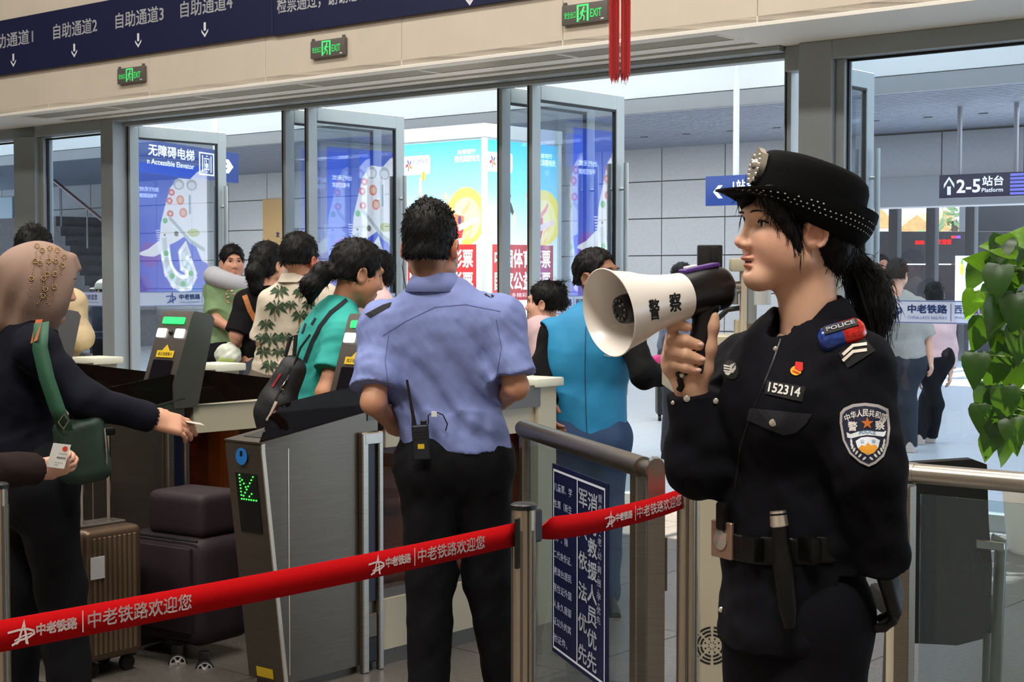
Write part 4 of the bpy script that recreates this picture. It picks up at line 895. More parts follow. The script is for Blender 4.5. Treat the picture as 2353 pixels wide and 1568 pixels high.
# ------------------------------------------------------------------ manned check machine behind the officer
cm = thing('check_machine', 'cream ticket check machine with a black tablet behind the megaphone', 'ticket machine', (at(1660, 1000, 5.0)[0], 5.1, 0))
def pxbox(nm, x0, y0, x1, y1, Y, dep, mat, par, bev=.004):
    a_, b_ = at(x0, y1, Y), at(x1, y0, Y); q = MB(); q.box((a_ + b_) / 2 + (0, dep / 2, 0), ((b_[0] - a_[0]) / 2, dep / 2, (b_[2] - a_[2]) / 2), None, bev); return build(q, nm, mat, par)
zb0 = 5256 / 5.0 + 636
bd = pxbox('body', 1607, 900, 1800, zb0, 5.0, .35, m_cream, cm); pxbox('head', 1548, 842, 1800, 905, 5.0, .4, m_cream, cm)
pxbox('head_rim', 1545, 832, 1800, 842, 4.99, .42, m_grey_beam, cm); pxbox('shelf', 1634, 772, 1800, 800, 5.2, .2, m_cream, cm)
pxbox('shelf_post', 1690, 735, 1760, 835, 5.25, .05, m_cream, cm)
pxbox('mast', 1703, 610, 1717, 775, 5.2, .05, m_cream, cm); pxbox('mast_top', 1681, 594, 1722, 624, 5.19, .07, m_cream, cm, .008)
pxbox('bracket', 1717, 655, 1742, 745, 5.22, .02, M('bracket_grey', (176, 184, 184), .3, .4), cm)
tb_ = pxbox('tablet', 1603, 563, 1661, 706, 5.3, .03, m_black, cm, .006); pxbox('camera_bar', 1634, 567, 1650, 602, 5.285, .015, m_rubber, tb_, .005)
q = MB(); c_ = at(1684, 660, 5.2); q.lathe(c_ + (.0, .02, 0), (1, .1, 0), [(-.03, 0), (-.03, .018), (.03, .02), (.03, 0)], 16); build(q, 'joint', m_steel, cm)
q = MB(); q.tube([at(1690, 670, 5.22), at(1690, 700, 5.22)], .01, 10); build(q, 'joint_stem', m_steel, cm)
q = MB(); q.tube([at(1640, 742, 5.28), at(1655, 728, 5.27), at(1672, 712, 5.26), at(1700, 708, 5.25)], .009, 10); build(q, 'support_arm', m_black, cm)
q = MB(); c_ = at(1752, 680, 5.15); q.lathe(c_, ZV, [(-.03, 0), (-.03, .028), (.03, .028), (.03, 0)], 18); build(q, 'scanner', M('scanner_grey', (196, 200, 198), .35), cm)
gz = at(1636, 1484, 5.0); vt = MB()
for r0, r1 in ((.008, .014), (.020, .026), (.032, .038), (.044, .050), (.056, .062)):
    for k in range(8):
        pts = ell2(0, 0, r1, r1, 5, 45 * k + 5 + 12 * (r1 < .03), 45 * k + 40 - 12 * (r1 < .03)) + ell2(0, 0, r0, r0, 5, 45 * k + 5 + 12 * (r1 < .03), 45 * k + 40 - 12 * (r1 < .03))[::-1]
        poly_mb(vt, pts, gz, (1, 0, 0), ZV, .002)
o = build(vt, 'vent_slots', m_dark, bd, None); o['kind'] = 'stuff'

# ------------------------------------------------------------------ black chair behind the railing
ch = thing('black_chair', 'black fabric chair with a metal arm behind the right railing', 'chair', (at(2190, 1300, 4.5)[0], 4.6, 0))
m_fab = M('black_fabric', (12, 15, 13), .9, bump=(300, .2, .002)); m_tubes = M('chair_tube', (120, 122, 112), .35, .7)
Y_ = 4.5; P4 = [at(2080, 1066, Y_), at(2235, 1056, Y_), at(2268, 1068, Y_), at(2272, 1200, Y_), at(2280, 1300, Y_), at(2276, 1440, Y_), at(2262, 1468, Y_), at(2200, 1484, Y_), at(2080, 1478, Y_)]
q = MB(); q.prism(P4, (0, .05, 0)); build(q, 'backrest', m_fab, ch)
q = MB(); q.tube([at(2281, 1240, 4.56), at(2300, 1242, 4.56), at(2290, 1500, 4.56), np.array([at(2282, 1500, 4.56)[0], 4.56, .0])], .018, 12); build(q, 'leg', m_tubes, ch)
q = MB(); q.tube([at(2268, 1450, 4.62), np.array([at(2262, 1500, 4.62)[0], 4.62, .0])], .011, 10); build(q, 'leg', m_tubes, ch)
for Yk in (5.0, 5.04): q = MB(); q.tube([np.array([at(2120, 1300, 4.6)[0] + (.35 if Yk > 5.02 else 0), Yk, .43]), np.array([at(2115, 1300, 4.6)[0] + (.38 if Yk > 5.02 else 0), Yk + .03, 0])], .012, 8); build(q, 'leg', m_tubes, ch)
q = MB(); c_ = at(2180, 1300, 4.6); q.box((c_[0], 4.80, .44), (.14, .22, .035), None, .02); build(q, 'seat', m_fab, ch)
q = MB(); a_, b_ = at(2242, 1250, 4.47), at(2308, 1257, 4.47); q.box((a_ + b_) / 2, (np.linalg.norm(b_ - a_) / 2, .006, .013), (b_ - a_, (0, 1, 0), ZV), .004); build(q, 'arm_bracket', m_chrome, ch)

# ------------------------------------------------------------------ plant in a white pot
pc = np.array([at(2398, 1100, 8.25)[0], 8.25, 0.]); pl = thing('climbing_plant', 'tall potted plant with heart shaped green leaves at the right edge', 'plant', pc)
m_pot = M('white_pot', (224, 224, 216), .35, noise=(4, .05)); m_stem = M('plant_stem', (96, 120, 50), .6)
q = MB(); q.lathe(pc, ZV, [(0, 0), (0, .17), (.02, .18), (.34, .21), (.36, .22), (.38, .21), (.36, .195), (.33, 0)], 28); build(q, 'pot', m_pot, pl)
q = MB(); q.tube([pc + ZV * .3, pc + ZV * 1.75], .03, 10); build(q, 'moss_pole', M('moss_pole', (70, 58, 40), .9, bump=(60, .5, .01)), pl)
lm = bpy.data.materials.new('leaf_green'); lm.use_nodes = True; nt = lm.node_tree; b_ = nt.nodes['Principled BSDF']; b_.inputs['Base Color'].default_value = lin((66, 112, 32)); b_.inputs['Roughness'].default_value = .32
tl = nt.nodes.new('ShaderNodeBsdfTranslucent'); tl.inputs['Color'].default_value = lin((140, 196, 40)); mx = nt.nodes.new('ShaderNodeMixShader'); mx.inputs['Fac'].default_value = .09
nz = nt.nodes.new('ShaderNodeTexNoise'); nz.inputs['Scale'].default_value = 6; tcn = nt.nodes.new('ShaderNodeTexCoord'); nt.links.new(tcn.outputs['Object'], nz.inputs['Vector'])
rp = nt.nodes.new('ShaderNodeValToRGB'); rp.color_ramp.elements[0].color = lin((20, 44, 15)); rp.color_ramp.elements[1].color = lin((44, 80, 26)); nt.links.new(nz.outputs['Fac'], rp.inputs['Fac']); nt.links.new(rp.outputs['Color'], b_.inputs['Base Color'])
ou = nt.nodes['Material Output']; nt.links.new(b_.outputs[0], mx.inputs[1]); nt.links.new(tl.outputs[0], mx.inputs[2]); nt.links.new(mx.outputs[0], ou.inputs['Surface'])
def leaf_mesh():
    # heart shape, folded along the midrib, tip drooping; x = width, y = length
    out = [(0, 0), (.20, -.09), (.38, -.02), (.46, .16), (.42, .36), (.30, .58), (.15, .80), (0, 1.0)]
    v = []; f = []
    for s in range(8): t = s / 7; y = out[s][1]; v.append((0, max(y, 0) if s else 0, -.30 * max(y, 0) ** 2))
    for sd in (-1, 1):
        b = len(v)
        for x, y in out[1:7]: v.append((sd * x, y, .13 * x - .30 * max(y, 0) ** 2 + .02 * math.sin(9 * y))); v.append((sd * x * .5, y, .085 * x - .30 * max(y, 0) ** 2))
        m_ = [0] + [b + 2 * i + 1 for i in range(6)]; o_ = [0] + [b + 2 * i for i in range(6)]
        for i in range(6): f.append((m_[i], o_[i], o_[i + 1], m_[i + 1])[::sd] if i else (0, o_[1], m_[1])[::sd])
        for i in range(6): f.append((min(i, 7), m_[i], m_[i + 1], i + 1)[::sd] if i else (0, m_[1], 1)[::sd])
        f.append((m_[6], o_[6], 7)[::sd]); f.append((6, m_[6], 7)[::sd])
    me = bpy.data.meshes.new('leaf'); me.from_pydata(v, [], f); me.update(); me.materials.append(lm); me.shade_smooth(); return me
me_leaf = leaf_mesh(); me_leaf_backlit = me_leaf.copy(); lm2 = lm.copy(); lm2.name = 'backlit_leaf_green'; me_leaf_backlit.materials.clear(); me_leaf_backlit.materials.append(lm2)  # lime copy for the top leaves: light from behind put into the colour
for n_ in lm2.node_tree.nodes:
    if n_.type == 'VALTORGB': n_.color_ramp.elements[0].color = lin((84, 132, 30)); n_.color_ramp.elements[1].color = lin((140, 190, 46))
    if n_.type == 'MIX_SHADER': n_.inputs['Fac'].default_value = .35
spots = [(2250, 600, 60, .13), (2300, 565, 75, .16), (2345, 545, 60, .15), (2240, 635, 130, .15), (2290, 650, 150, .19), (2330, 640, 140, .17), (2232, 700, 150, .14), (2290, 730, 160, .2), (2335, 720, 175, .2), (2250, 770, 150, .17), (2305, 800, 165, .19), (2342, 790, 190, .18), (2240, 850, 160, .17), (2285, 860, 175, .2), (2330, 870, 170, .2), (2262, 920, 165, .17), (2310, 930, 175, .18), (2345, 940, 180, .18), (2250, 960, 170, .13), (2290, 985, 175, .17), (2330, 1000, 180, .17), (2270, 1030, 170, .13), (2310, 1040, 185, .13)]
for k in range(34): spots.append((RNG.uniform(2270, 2500), RNG.uniform(540, 1060), RNG.uniform(120, 200), RNG.uniform(.13, .19)))
for k, (x, y, an, sz) in enumerate(spots):
    Yk = 8.25 + RNG.uniform(-.22, .12); p = at(x, y, Yk)
    o = bpy.data.objects.new('leaf', me_leaf_backlit if k in (0, 1, 2, 6) else me_leaf); COL.objects.link(o); o.parent = pl
    # the blade's base sits up and towards the pole, its tip hangs out and down
    side = -1 if x < 2398 else 1; ang = math.radians(an)
    tip = np.array([side * abs(math.sin(ang)) * .9 * (1 if an < 100 else .55), RNG.uniform(-.4, .1), math.cos(ang) if an > 90 else .1]); tip /= np.linalg.norm(tip)
    nrm = np.array([side * .15 + RNG.normal() * .25, -.85, .45 + RNG.normal() * .2]); nrm -= tip * (nrm @ tip); nrm /= np.linalg.norm(nrm); xx = np.cross(tip, nrm)
    sz *= 1.12; base = p - tip * sz * .45
    o.matrix_basis = Matrix([[xx[0] * sz * .86, tip[0] * sz, nrm[0] * sz, base[0] - pc[0]], [xx[1] * sz * .86, tip[1] * sz, nrm[1] * sz, base[1] - pc[1]], [xx[2] * sz * .86, tip[2] * sz, nrm[2] * sz, base[2] - pc[2]], [0, 0, 0, 1]])
    if k < 23:
        q = MB(); q.tube([base, (base + pc * (1, 1, 0) + ZV * base[2]) / 2 - ZV * .02, pc * (1, 1, 0) + ZV * max(base[2] - .08, .4)], .004, 5); build(q, 'leaf_stalk', m_stem, pl)

# ------------------------------------------------------------------ luggage
m_champ = M('champagne_shell', (112, 92, 76), .35, .6); m_champ_rib = M('champagne_rib', (168, 146, 118), .28, .7); m_purple = M('plum_nylon', (36, 21, 28), .7, bump=(250, .2, .002)); m_hub = M('wheel_hub', (206, 206, 206), .3, .6)
def ribbed_case(x, Y, label, yt, w=.34, dp=.22, rz=.5, tilt=0):
    zt = at(x, yt, Y)[2]; c0 = np.array([at(x, 1400, Y)[0], Y, 0.]); a_ = np.array([math.cos(rz), math.sin(rz), 0]); b_ = np.array([-math.sin(rz), math.cos(rz), 0])
    s = thing('ribbed_suitcase', label, 'suitcase', c0, 'champagne ribbed suitcases')
    q = MB(); q.box(c0 + ZV * (zt / 2 + .03), (w / 2, dp / 2, zt / 2 - .03), (a_, b_, ZV), .035); build(q, 'shell', m_champ, s)
    for sgn in (-1, 1):
        for k in range(9):
            t = -1 + 2 * (k + .5) / 9; q = MB(); q.box(c0 + a_ * t * (w / 2 - .03) + b_ * sgn * dp / 2 + ZV * (zt / 2 + .03), (.006, .004, zt / 2 - .06), (a_, b_, ZV), .003); build(q, 'rib', m_champ_rib, s)
        for k in range(5):
            t = -1 + 2 * (k + .5) / 5; q = MB(); q.box(c0 + b_ * t * (dp / 2 - .03) + a_ * sgn * w / 2 + ZV * (zt / 2 + .03), (.004, .006, zt / 2 - .06), (a_, b_, ZV), .003); build(q, 'rib', m_champ_rib, s)
    for u_ in (-.06, .06): q = MB(); q.tube([c0 + a_ * u_ + ZV * zt, c0 + a_ * u_ + ZV * (zt + .33)], .008, 8); build(q, 'handle_tube', m_chrome, s)
    q = MB(); q.box(c0 + ZV * (zt + .34), (.085, .014, .014), (a_, b_, ZV), .006); build(q, 'grip', m_black, s)
    q = MB(); q.box(c0 + ZV * (zt + .004), (.10, .05, .008), (a_, b_, ZV), .004); build(q, 'handle_plate', m_gface, s)
    for u_ in (-1, 1):
        for v_ in (-1, 1): q = MB(); c = c0 + a_ * u_ * (w / 2 - .05) + b_ * v_ * (dp / 2 - .04) + ZV * .03; q.lathe(c - b_ * .012, b_, [(0, 0), (0, .028), (.024, .028), (.024, 0)], 14); build(q, 'wheel', m_rubber, s)
    q = MB(); q.box(c0 - b_ * (dp / 2 + .006) - a_ * .08 + ZV * zt * .75, (.03, .002, .04), (a_, b_, ZV)); build(q, 'luggage_label', m_sign_txt, s)
    return s
ribbed_case(222, 5.75, 'champagne ribbed suitcase with raised handle right of the dark trousers', 1206, .26, .22, .9)
ribbed_case(62, 5.98, 'champagne ribbed suitcase showing between the woman legs at the left edge', 1238, .26, .22, .9)
pc_ = np.array([at(430, 1500, 6.0)[0], 6.05, 0]); ps = thing('plum_suitcase', 'large dark plum fabric suitcase with silver wheel hubs beside the near gate', 'suitcase', pc_)
a_ = np.array([.80, -.55, 0]); a_ /= np.linalg.norm(a_); b_ = np.array([.55, .80, 0]); b_ /= np.linalg.norm(b_)
q = MB(); q.box(pc_ + ZV * .27, (.21, .15, .21), (a_, b_, ZV), .075); build(q, 'shell', m_purple, ps)
q = MB(); q.box(pc_ + ZV * .555 + a_ * .04, (.15, .12, .085), (a_, b_, ZV), .082); build(q, 'top_bag', m_purple, ps)
q = MB(); q.box(pc_ + ZV * .28 - b_ * .152, (.17, .012, .16), (a_, b_, ZV), .02); build(q, 'front_pocket', m_purple, ps)
q = MB(); q.tube([pc_ - a_ * .2 - b_ * .15 + ZV * .47, pc_ + a_ * .2 - b_ * .15 + ZV * .47], .005, 6); build(q, 'zip', m_black, ps)
for x, y, Y in ((278, 1505, 5.98), (408, 1524, 5.86), (470, 1540, 5.8)):
    c = at(x, y, Y); q = MB(); ax = np.array([.25, -1, .05]); q.lathe(c, ax, [(-.02, 0), (-.02, .034), (.014, .036), (.016, .030), (.012, .028), (.012, 0)], 20); w = build(q, 'wheel', m_rubber, ps)
    q = MB(); q.lathe(c, ax, [(.011, 0), (.020, .006), (.018, .012), (.012, .013)], 14)
    axn = ax / np.linalg.norm(ax); e_ = np.cross(axn, ZV); e_ /= np.linalg.norm(e_); f_ = np.cross(axn, e_)
    for k in range(6):
        t = k * math.pi / 3; d = math.cos(t) * e_ + math.sin(t) * f_; q.box(c + axn * .014 + d * .016, (.011, .0035, .003), (d, np.cross(axn, d), axn))
    q.lathe(c, ax, [(.012, .025), (.018, .026), (.018, .030), (.012, .031)], 20); build(q, 'hub', m_hub, w)
    q = MB(); q.box(c - ax * .01 + ZV * .045, (.02, .02, .025), None, .008); build(q, 'wheel_fork', m_black, ps)
# black suitcase outside and one behind the left gate
def far_case(x0, y0, x1, y1, Y, label):
    a1, b1 = at(x0, y1, Y), at(x1, y0, Y); s = thing('black_suitcase', label, 'suitcase', ((a1[0] + b1[0]) / 2, Y, 0)); h = b1[2]
    q = MB(); q.box(((a1[0] + b1[0]) / 2, Y, h / 2 + .03), ((b1[0] - a1[0]) / 2, .12, h / 2 - .03), None, .03); build(q, 'shell', m_black, s)
    for k in range(6): q = MB(); q.box((a1[0] + (b1[0] - a1[0]) * (k + .5) / 6, Y - .12, h / 2 + .03), (.008, .004, h / 2 - .07), None, .003); build(q, 'rib', m_rubber, s)
    for x in (a1[0] + .03, b1[0] - .03): q = MB(); q.lathe((x - .015, Y - .08, .032), (1, 0, 0), [(0, 0), (0, .032), (.03, .032), (.03, 0)], 14); w = build(q, 'wheel', m_rubber, s); q = MB(); q.lathe((x - .017, Y - .08, .032), (1, 0, 0), [(0, 0), (0, .02), (.034, .02), (.034, 0)], 12); build(q, 'hub', m_hub, w)
    q = MB(); q.tube([((a1[0] + b1[0]) / 2 - .07, Y, h), ((a1[0] + b1[0]) / 2 - .07, Y, h + .04), ((a1[0] + b1[0]) / 2 + .07, Y, h + .04), ((a1[0] + b1[0]) / 2 + .07, Y, h)], .008, 6); build(q, 'handle', m_rubber, s)
far_case(1507, 880, 1600, 970, 15.9, 'black suitcase on the sunlit paving right of the blue vest')
far_case(165, 812, 206, 960, 10.2, 'black suitcase behind the person in the cream sweater')
# ------------------------------------------------------------------ signed-distance modelling for people, hair and cloth
def nrm_(v): v = np.asarray(v, float); return v / (np.linalg.norm(v) + 1e-12)
class Sdf:
    def __init__(s): s.p = []
    def cap(s, a, b, ra, rb=None, k=.02, sq=None, flat=False, op='u', col=None):
        a, b = np.asarray(a, float), np.asarray(b, float); rb = ra if rb is None else rb; r = max(ra, rb) * max(1., sq[1] if sq else 1.)
        ba = b - a; L2 = ba @ ba + 1e-12; L = math.sqrt(L2); ax = nrm_(sq[0]) if sq else None
        def f(X, Y, Z):
            qx, qy, qz = X - a[0], Y - a[1], Z - a[2]; t0 = (qx * ba[0] + qy * ba[1] + qz * ba[2]) / L2; t = np.clip(t0, 0, 1)
            qx, qy, qz = qx - t * ba[0], qy - t * ba[1], qz - t * ba[2]
            if ax is not None:
                c = (qx * ax[0] + qy * ax[1] + qz * ax[2]) * (1 / sq[1] - 1); qx, qy, qz = qx + c * ax[0], qy + c * ax[1], qz + c * ax[2]
            d = np.sqrt(qx * qx + qy * qy + qz * qz) - (ra + (rb - ra) * t)
            if flat: d = np.maximum(d, np.maximum((t0 - 1) * L, -t0 * L))
            return d
        s.p.append((f, np.minimum(a, b) - r, np.maximum(a, b) + r, k, op)); return s
    def chain(s, pts, rs, k=.02, sq=None, op='u'):
        for i in range(len(pts) - 1): s.cap(pts[i], pts[i + 1], rs[i], rs[i + 1], k, sq, False, op)
        return s
    def ell(s, c, r, R=None, k=.02, op='u'):
        c = np.asarray(c, float); r = np.asarray(r, float) * np.ones(3); R = np.eye(3) if R is None else np.asarray(R, float); m = r.max()
        def f(X, Y, Z):
            qx, qy, qz = X - c[0], Y - c[1], Z - c[2]
            l = [qx * R[i][0] + qy * R[i][1] + qz * R[i][2] for i in range(3)]
            k0 = np.sqrt(sum((l[i] / r[i]) ** 2 for i in range(3))); k1 = np.sqrt(sum((l[i] / r[i] ** 2) ** 2 for i in range(3))) + 1e-9
            return k0 * (k0 - 1) / k1
        s.p.append((f, c - m, c + m, k, op)); return s
    def box(s, c, h, R=None, rd=.0, k=.01, op='u'):
        c = np.asarray(c, float); h = np.asarray(h, float); R = np.eye(3) if R is None else np.array([nrm_(q) for q in R]); m = np.linalg.norm(h)
        def f(X, Y, Z):
            qx, qy, qz = X - c[0], Y - c[1], Z - c[2]
            l = [np.abs(qx * R[i][0] + qy * R[i][1] + qz * R[i][2]) - (h[i] - rd) for i in range(3)]
            return np.sqrt(sum(np.maximum(q, 0) ** 2 for q in l)) + np.minimum(np.maximum(l[0], np.maximum(l[1], l[2])), 0) - rd
        s.p.append((f, c - m, c + m, k, op)); return s
    def noise(s, fn):
        """displacement applied to everything before it"""
        s.p.append((fn, None, None, 0, 'n')); return s
    def mesh(s, h):
        un = [p for p in s.p if p[4] == 'u']; mg = 3 * h
        lo = np.min([p[1] for p in un], 0) - mg; hi = np.max([p[2] for p in un], 0) + mg
        n = np.ceil((hi - lo) / h).astype(int) + 1
        ax = [(lo[i] + h * np.arange(n[i])).astype(np.float32) for i in range(3)]
        D = np.full(n, .5, np.float32)
        for f, a, b, k, op in s.p:
            if op == 'n': D += f(ax[0][:, None, None], ax[1][None, :, None], ax[2][None, None, :]); continue
            m = k + 4 * h
            i0 = np.maximum(np.floor((a - m - lo) / h).astype(int), 0); i1 = np.minimum(np.ceil((b + m - lo) / h).astype(int) + 1, n)
            if np.any(i1 <= i0): continue
            sl = tuple(slice(i0[i], i1[i]) for i in range(3))
            d = f(ax[0][sl[0]][:, None, None], ax[1][sl[1]][None, :, None], ax[2][sl[2]][None, None, :]).astype(np.float32)
            A = D[sl]
            if op == 's': d = -d; A2 = np.maximum(A, d); 
            else: A2 = np.minimum(A, d)
            if k > 0:
                hh = np.maximum(k - np.abs(A - d), 0) / k; A2 = A2 + (1 if op == 's' else -1) * hh * hh * k * .25
            D[sl] = A2
        return nets(D, lo, h)
def nets(D, lo, h):
    S = D < 0; nx, ny, nz = D.shape
    cnt = np.zeros((nx - 1, ny - 1, nz - 1), np.uint8)
    for i in (0, 1):
        for j in (0, 1):
            for k in (0, 1): cnt += S[i:nx - 1 + i, j:ny - 1 + j, k:nz - 1 + k]
    act = (cnt > 0) & (cnt < 8); idx = np.argwhere(act); ids = np.full(act.shape, -1, np.int64); ids[act] = np.arange(len(idx))
    acc = np.zeros((len(idx), 3)); num = np.zeros(len(idx)); I, J, K = idx.T
    C = [(i, j, k) for i in (0, 1) for j in (0, 1) for k in (0, 1)]; val = {c: D[I + c[0], J + c[1], K + c[2]].astype(float) for c in C}
    for a in C:
        for d in range(3):
            if a[d] == 0:
                b = list(a); b[d] = 1; b = tuple(b); va, vb = val[a], val[b]; cr = (va < 0) != (vb < 0); t = np.where(cr, va / np.where(va == vb, 1, va - vb), 0)
                p = np.zeros((len(idx), 3)); p += a; p[:, d] += t; acc[cr] += p[cr]; num[cr] += 1
    V = lo + h * (idx + acc / num[:, None]); F = []
    for d in range(3):
        e = [0, 0, 0]; e[d] = 1; sl0 = tuple(slice(0, D.shape[i] - e[i]) for i in range(3)); sl1 = tuple(slice(e[i], None) for i in range(3))
        ch = S[sl0] != S[sl1]; q = np.argwhere(ch); ins = S[sl0][ch]
        b, c = (d + 1) % 3, (d + 2) % 3; ok = (q[:, b] > 0) & (q[:, c] > 0) & (q[:, b] < D.shape[b] - 1) & (q[:, c] < D.shape[c] - 1); q = q[ok]; ins = ins[ok]
        def at_(ob, oc):
            g = q.copy(); g[:, b] += ob; g[:, c] += oc; return ids[g[:, 0], g[:, 1], g[:, 2]]
        quad = np.stack([at_(-1, -1), at_(0, -1), at_(0, 0), at_(-1, 0)], 1); quad[~ins] = quad[~ins][:, ::-1]; F.append(quad)
    F = np.vstack(F); F = F[(F >= 0).all(1)]
    return V, F
def sdf_obj(name, sd, h, mat, parent, col=None, paint=None):
    V, F = sd.mesh(h)
    if paint is not None: col = paint(V)
    o = fast_obj(name, V, F, mat, parent, col); o['_v'] = 0; del o['_v']
    return o, V, F
def fast_obj(name, V, F, mat, parent, col=None):
    loc = PLOC[parent.name]; me = bpy.data.meshes.new(name); n = len(F)
    me.vertices.add(len(V)); me.vertices.foreach_set('co', (V - loc).astype(np.float32).ravel())
    me.loops.add(n * 4); me.loops.foreach_set('vertex_index', F.astype(np.int32).ravel()); me.polygons.add(n); me.polygons.foreach_set('loop_start', np.arange(0, 4 * n, 4, dtype=np.int32))
    me.polygons.foreach_set('loop_total', np.full(n, 4, np.int32)); me.update(calc_edges=True); me.validate(); me.shade_smooth()
    if mat is not None: me.materials.append(mat)
    if col is not None:
        a = me.color_attributes.new('Col', 'FLOAT_COLOR', 'POINT'); a.data.foreach_set('color', np.hstack([col, np.ones((len(col), 1))]).astype(np.float32).ravel())
    o = bpy.data.objects.new(name, me); COL.objects.link(o); o.parent = parent; PLOC[o.name] = loc; return o
from mathutils.bvhtree import BVHTree
class Proj:
    """flat appliques laid onto a modelled surface, following its curvature"""
    def __init__(s, V, F): s.b = BVHTree.FromPolygons([tuple(v) for v in V], [tuple(int(i) for i in f) for f in F]); s.reset()
    def reset(s): s.v = []; s.f = []; s.c = []
    def hit(s, x, y, off=.002):
        r = nrm_(ray(x, y)); h = s.b.ray_cast(Vector(CAM), Vector(r))
        if h[0] is None: s.miss = True; return None
        s.last = h[3]; return np.array(h[0]) - r * off
    def near(s, x, y, off=.002):
        h = s.hit(x, y, off)
        if h is not None: return h
        r = nrm_(ray(x, y)); return np.array(s.b.find_nearest(Vector(CAM + r * getattr(s, 'last', 3.)))[0]) - r * off
    def _tri(s, pts, sub):
        bm = bmesh.new(); vs = [bm.verts.new((p[0], p[1], 0)) for p in pts]; bm.faces.new(vs); bmesh.ops.triangulate(bm, faces=bm.faces[:])
        for _ in range(8):
            ed = [e for e in bm.edges if e.calc_length() > sub]
            if not ed: break
            bmesh.ops.subdivide_edges(bm, edges=ed, cuts=1); bmesh.ops.triangulate(bm, faces=[f for f in bm.faces if len(f.verts) > 3])
        bm.verts.ensure_lookup_table(); bm.verts.index_update()
        v = [(q.co.x, q.co.y) for q in bm.verts]; f = [tuple(q.index for q in g.verts) for g in bm.faces]; bm.free(); return v, f
    def poly(s, pts, c=(255, 255, 255), off=.002, sub=14):
        v, f = s._tri(pts, sub); return s._put([s.hit(x, y, off) for x, y in v], f, c)
    def _put(s, hs, f, c):
        """keeps the faces that lie wholly on the surface"""
        b = len(s.v); mp = {}; 
        for i, q in enumerate(hs):
            if q is not None: mp[i] = b + len(mp); s.v.append(q); s.c.append(lin(c)[:3])
        s.f += [tuple(mp[i] for i in g) for g in f if all(i in mp for i in g) and max(np.linalg.norm(hs[g[0]] - hs[i]) for i in g) < .08]; return s
    def line(s, pts, w, c=(255, 255, 255), off=.0025, sub=14):
        for q in stroke2(pts, w): s.poly(q, c, off, sub)
        return s
    def text(s, body, fn, c=(255, 255, 255), bold=0., off=.003):
        """fn maps unit text square to pixels"""
        v, f = glyphs(body, bold); lo, hi = v[:, :2].min(0), v[:, :2].max(0); q = (v[:, :2] - lo) / (hi - lo); return s._put([s.hit(*fn(i, j), off) for i, j in q], f, c)
    def done(s, name, mat, parent):
        if not s.f: s.reset(); return None
        o = raw_obj(name, np.array(s.v), s.f, mat, parent, None, np.array(s.c)); s.reset(); return o

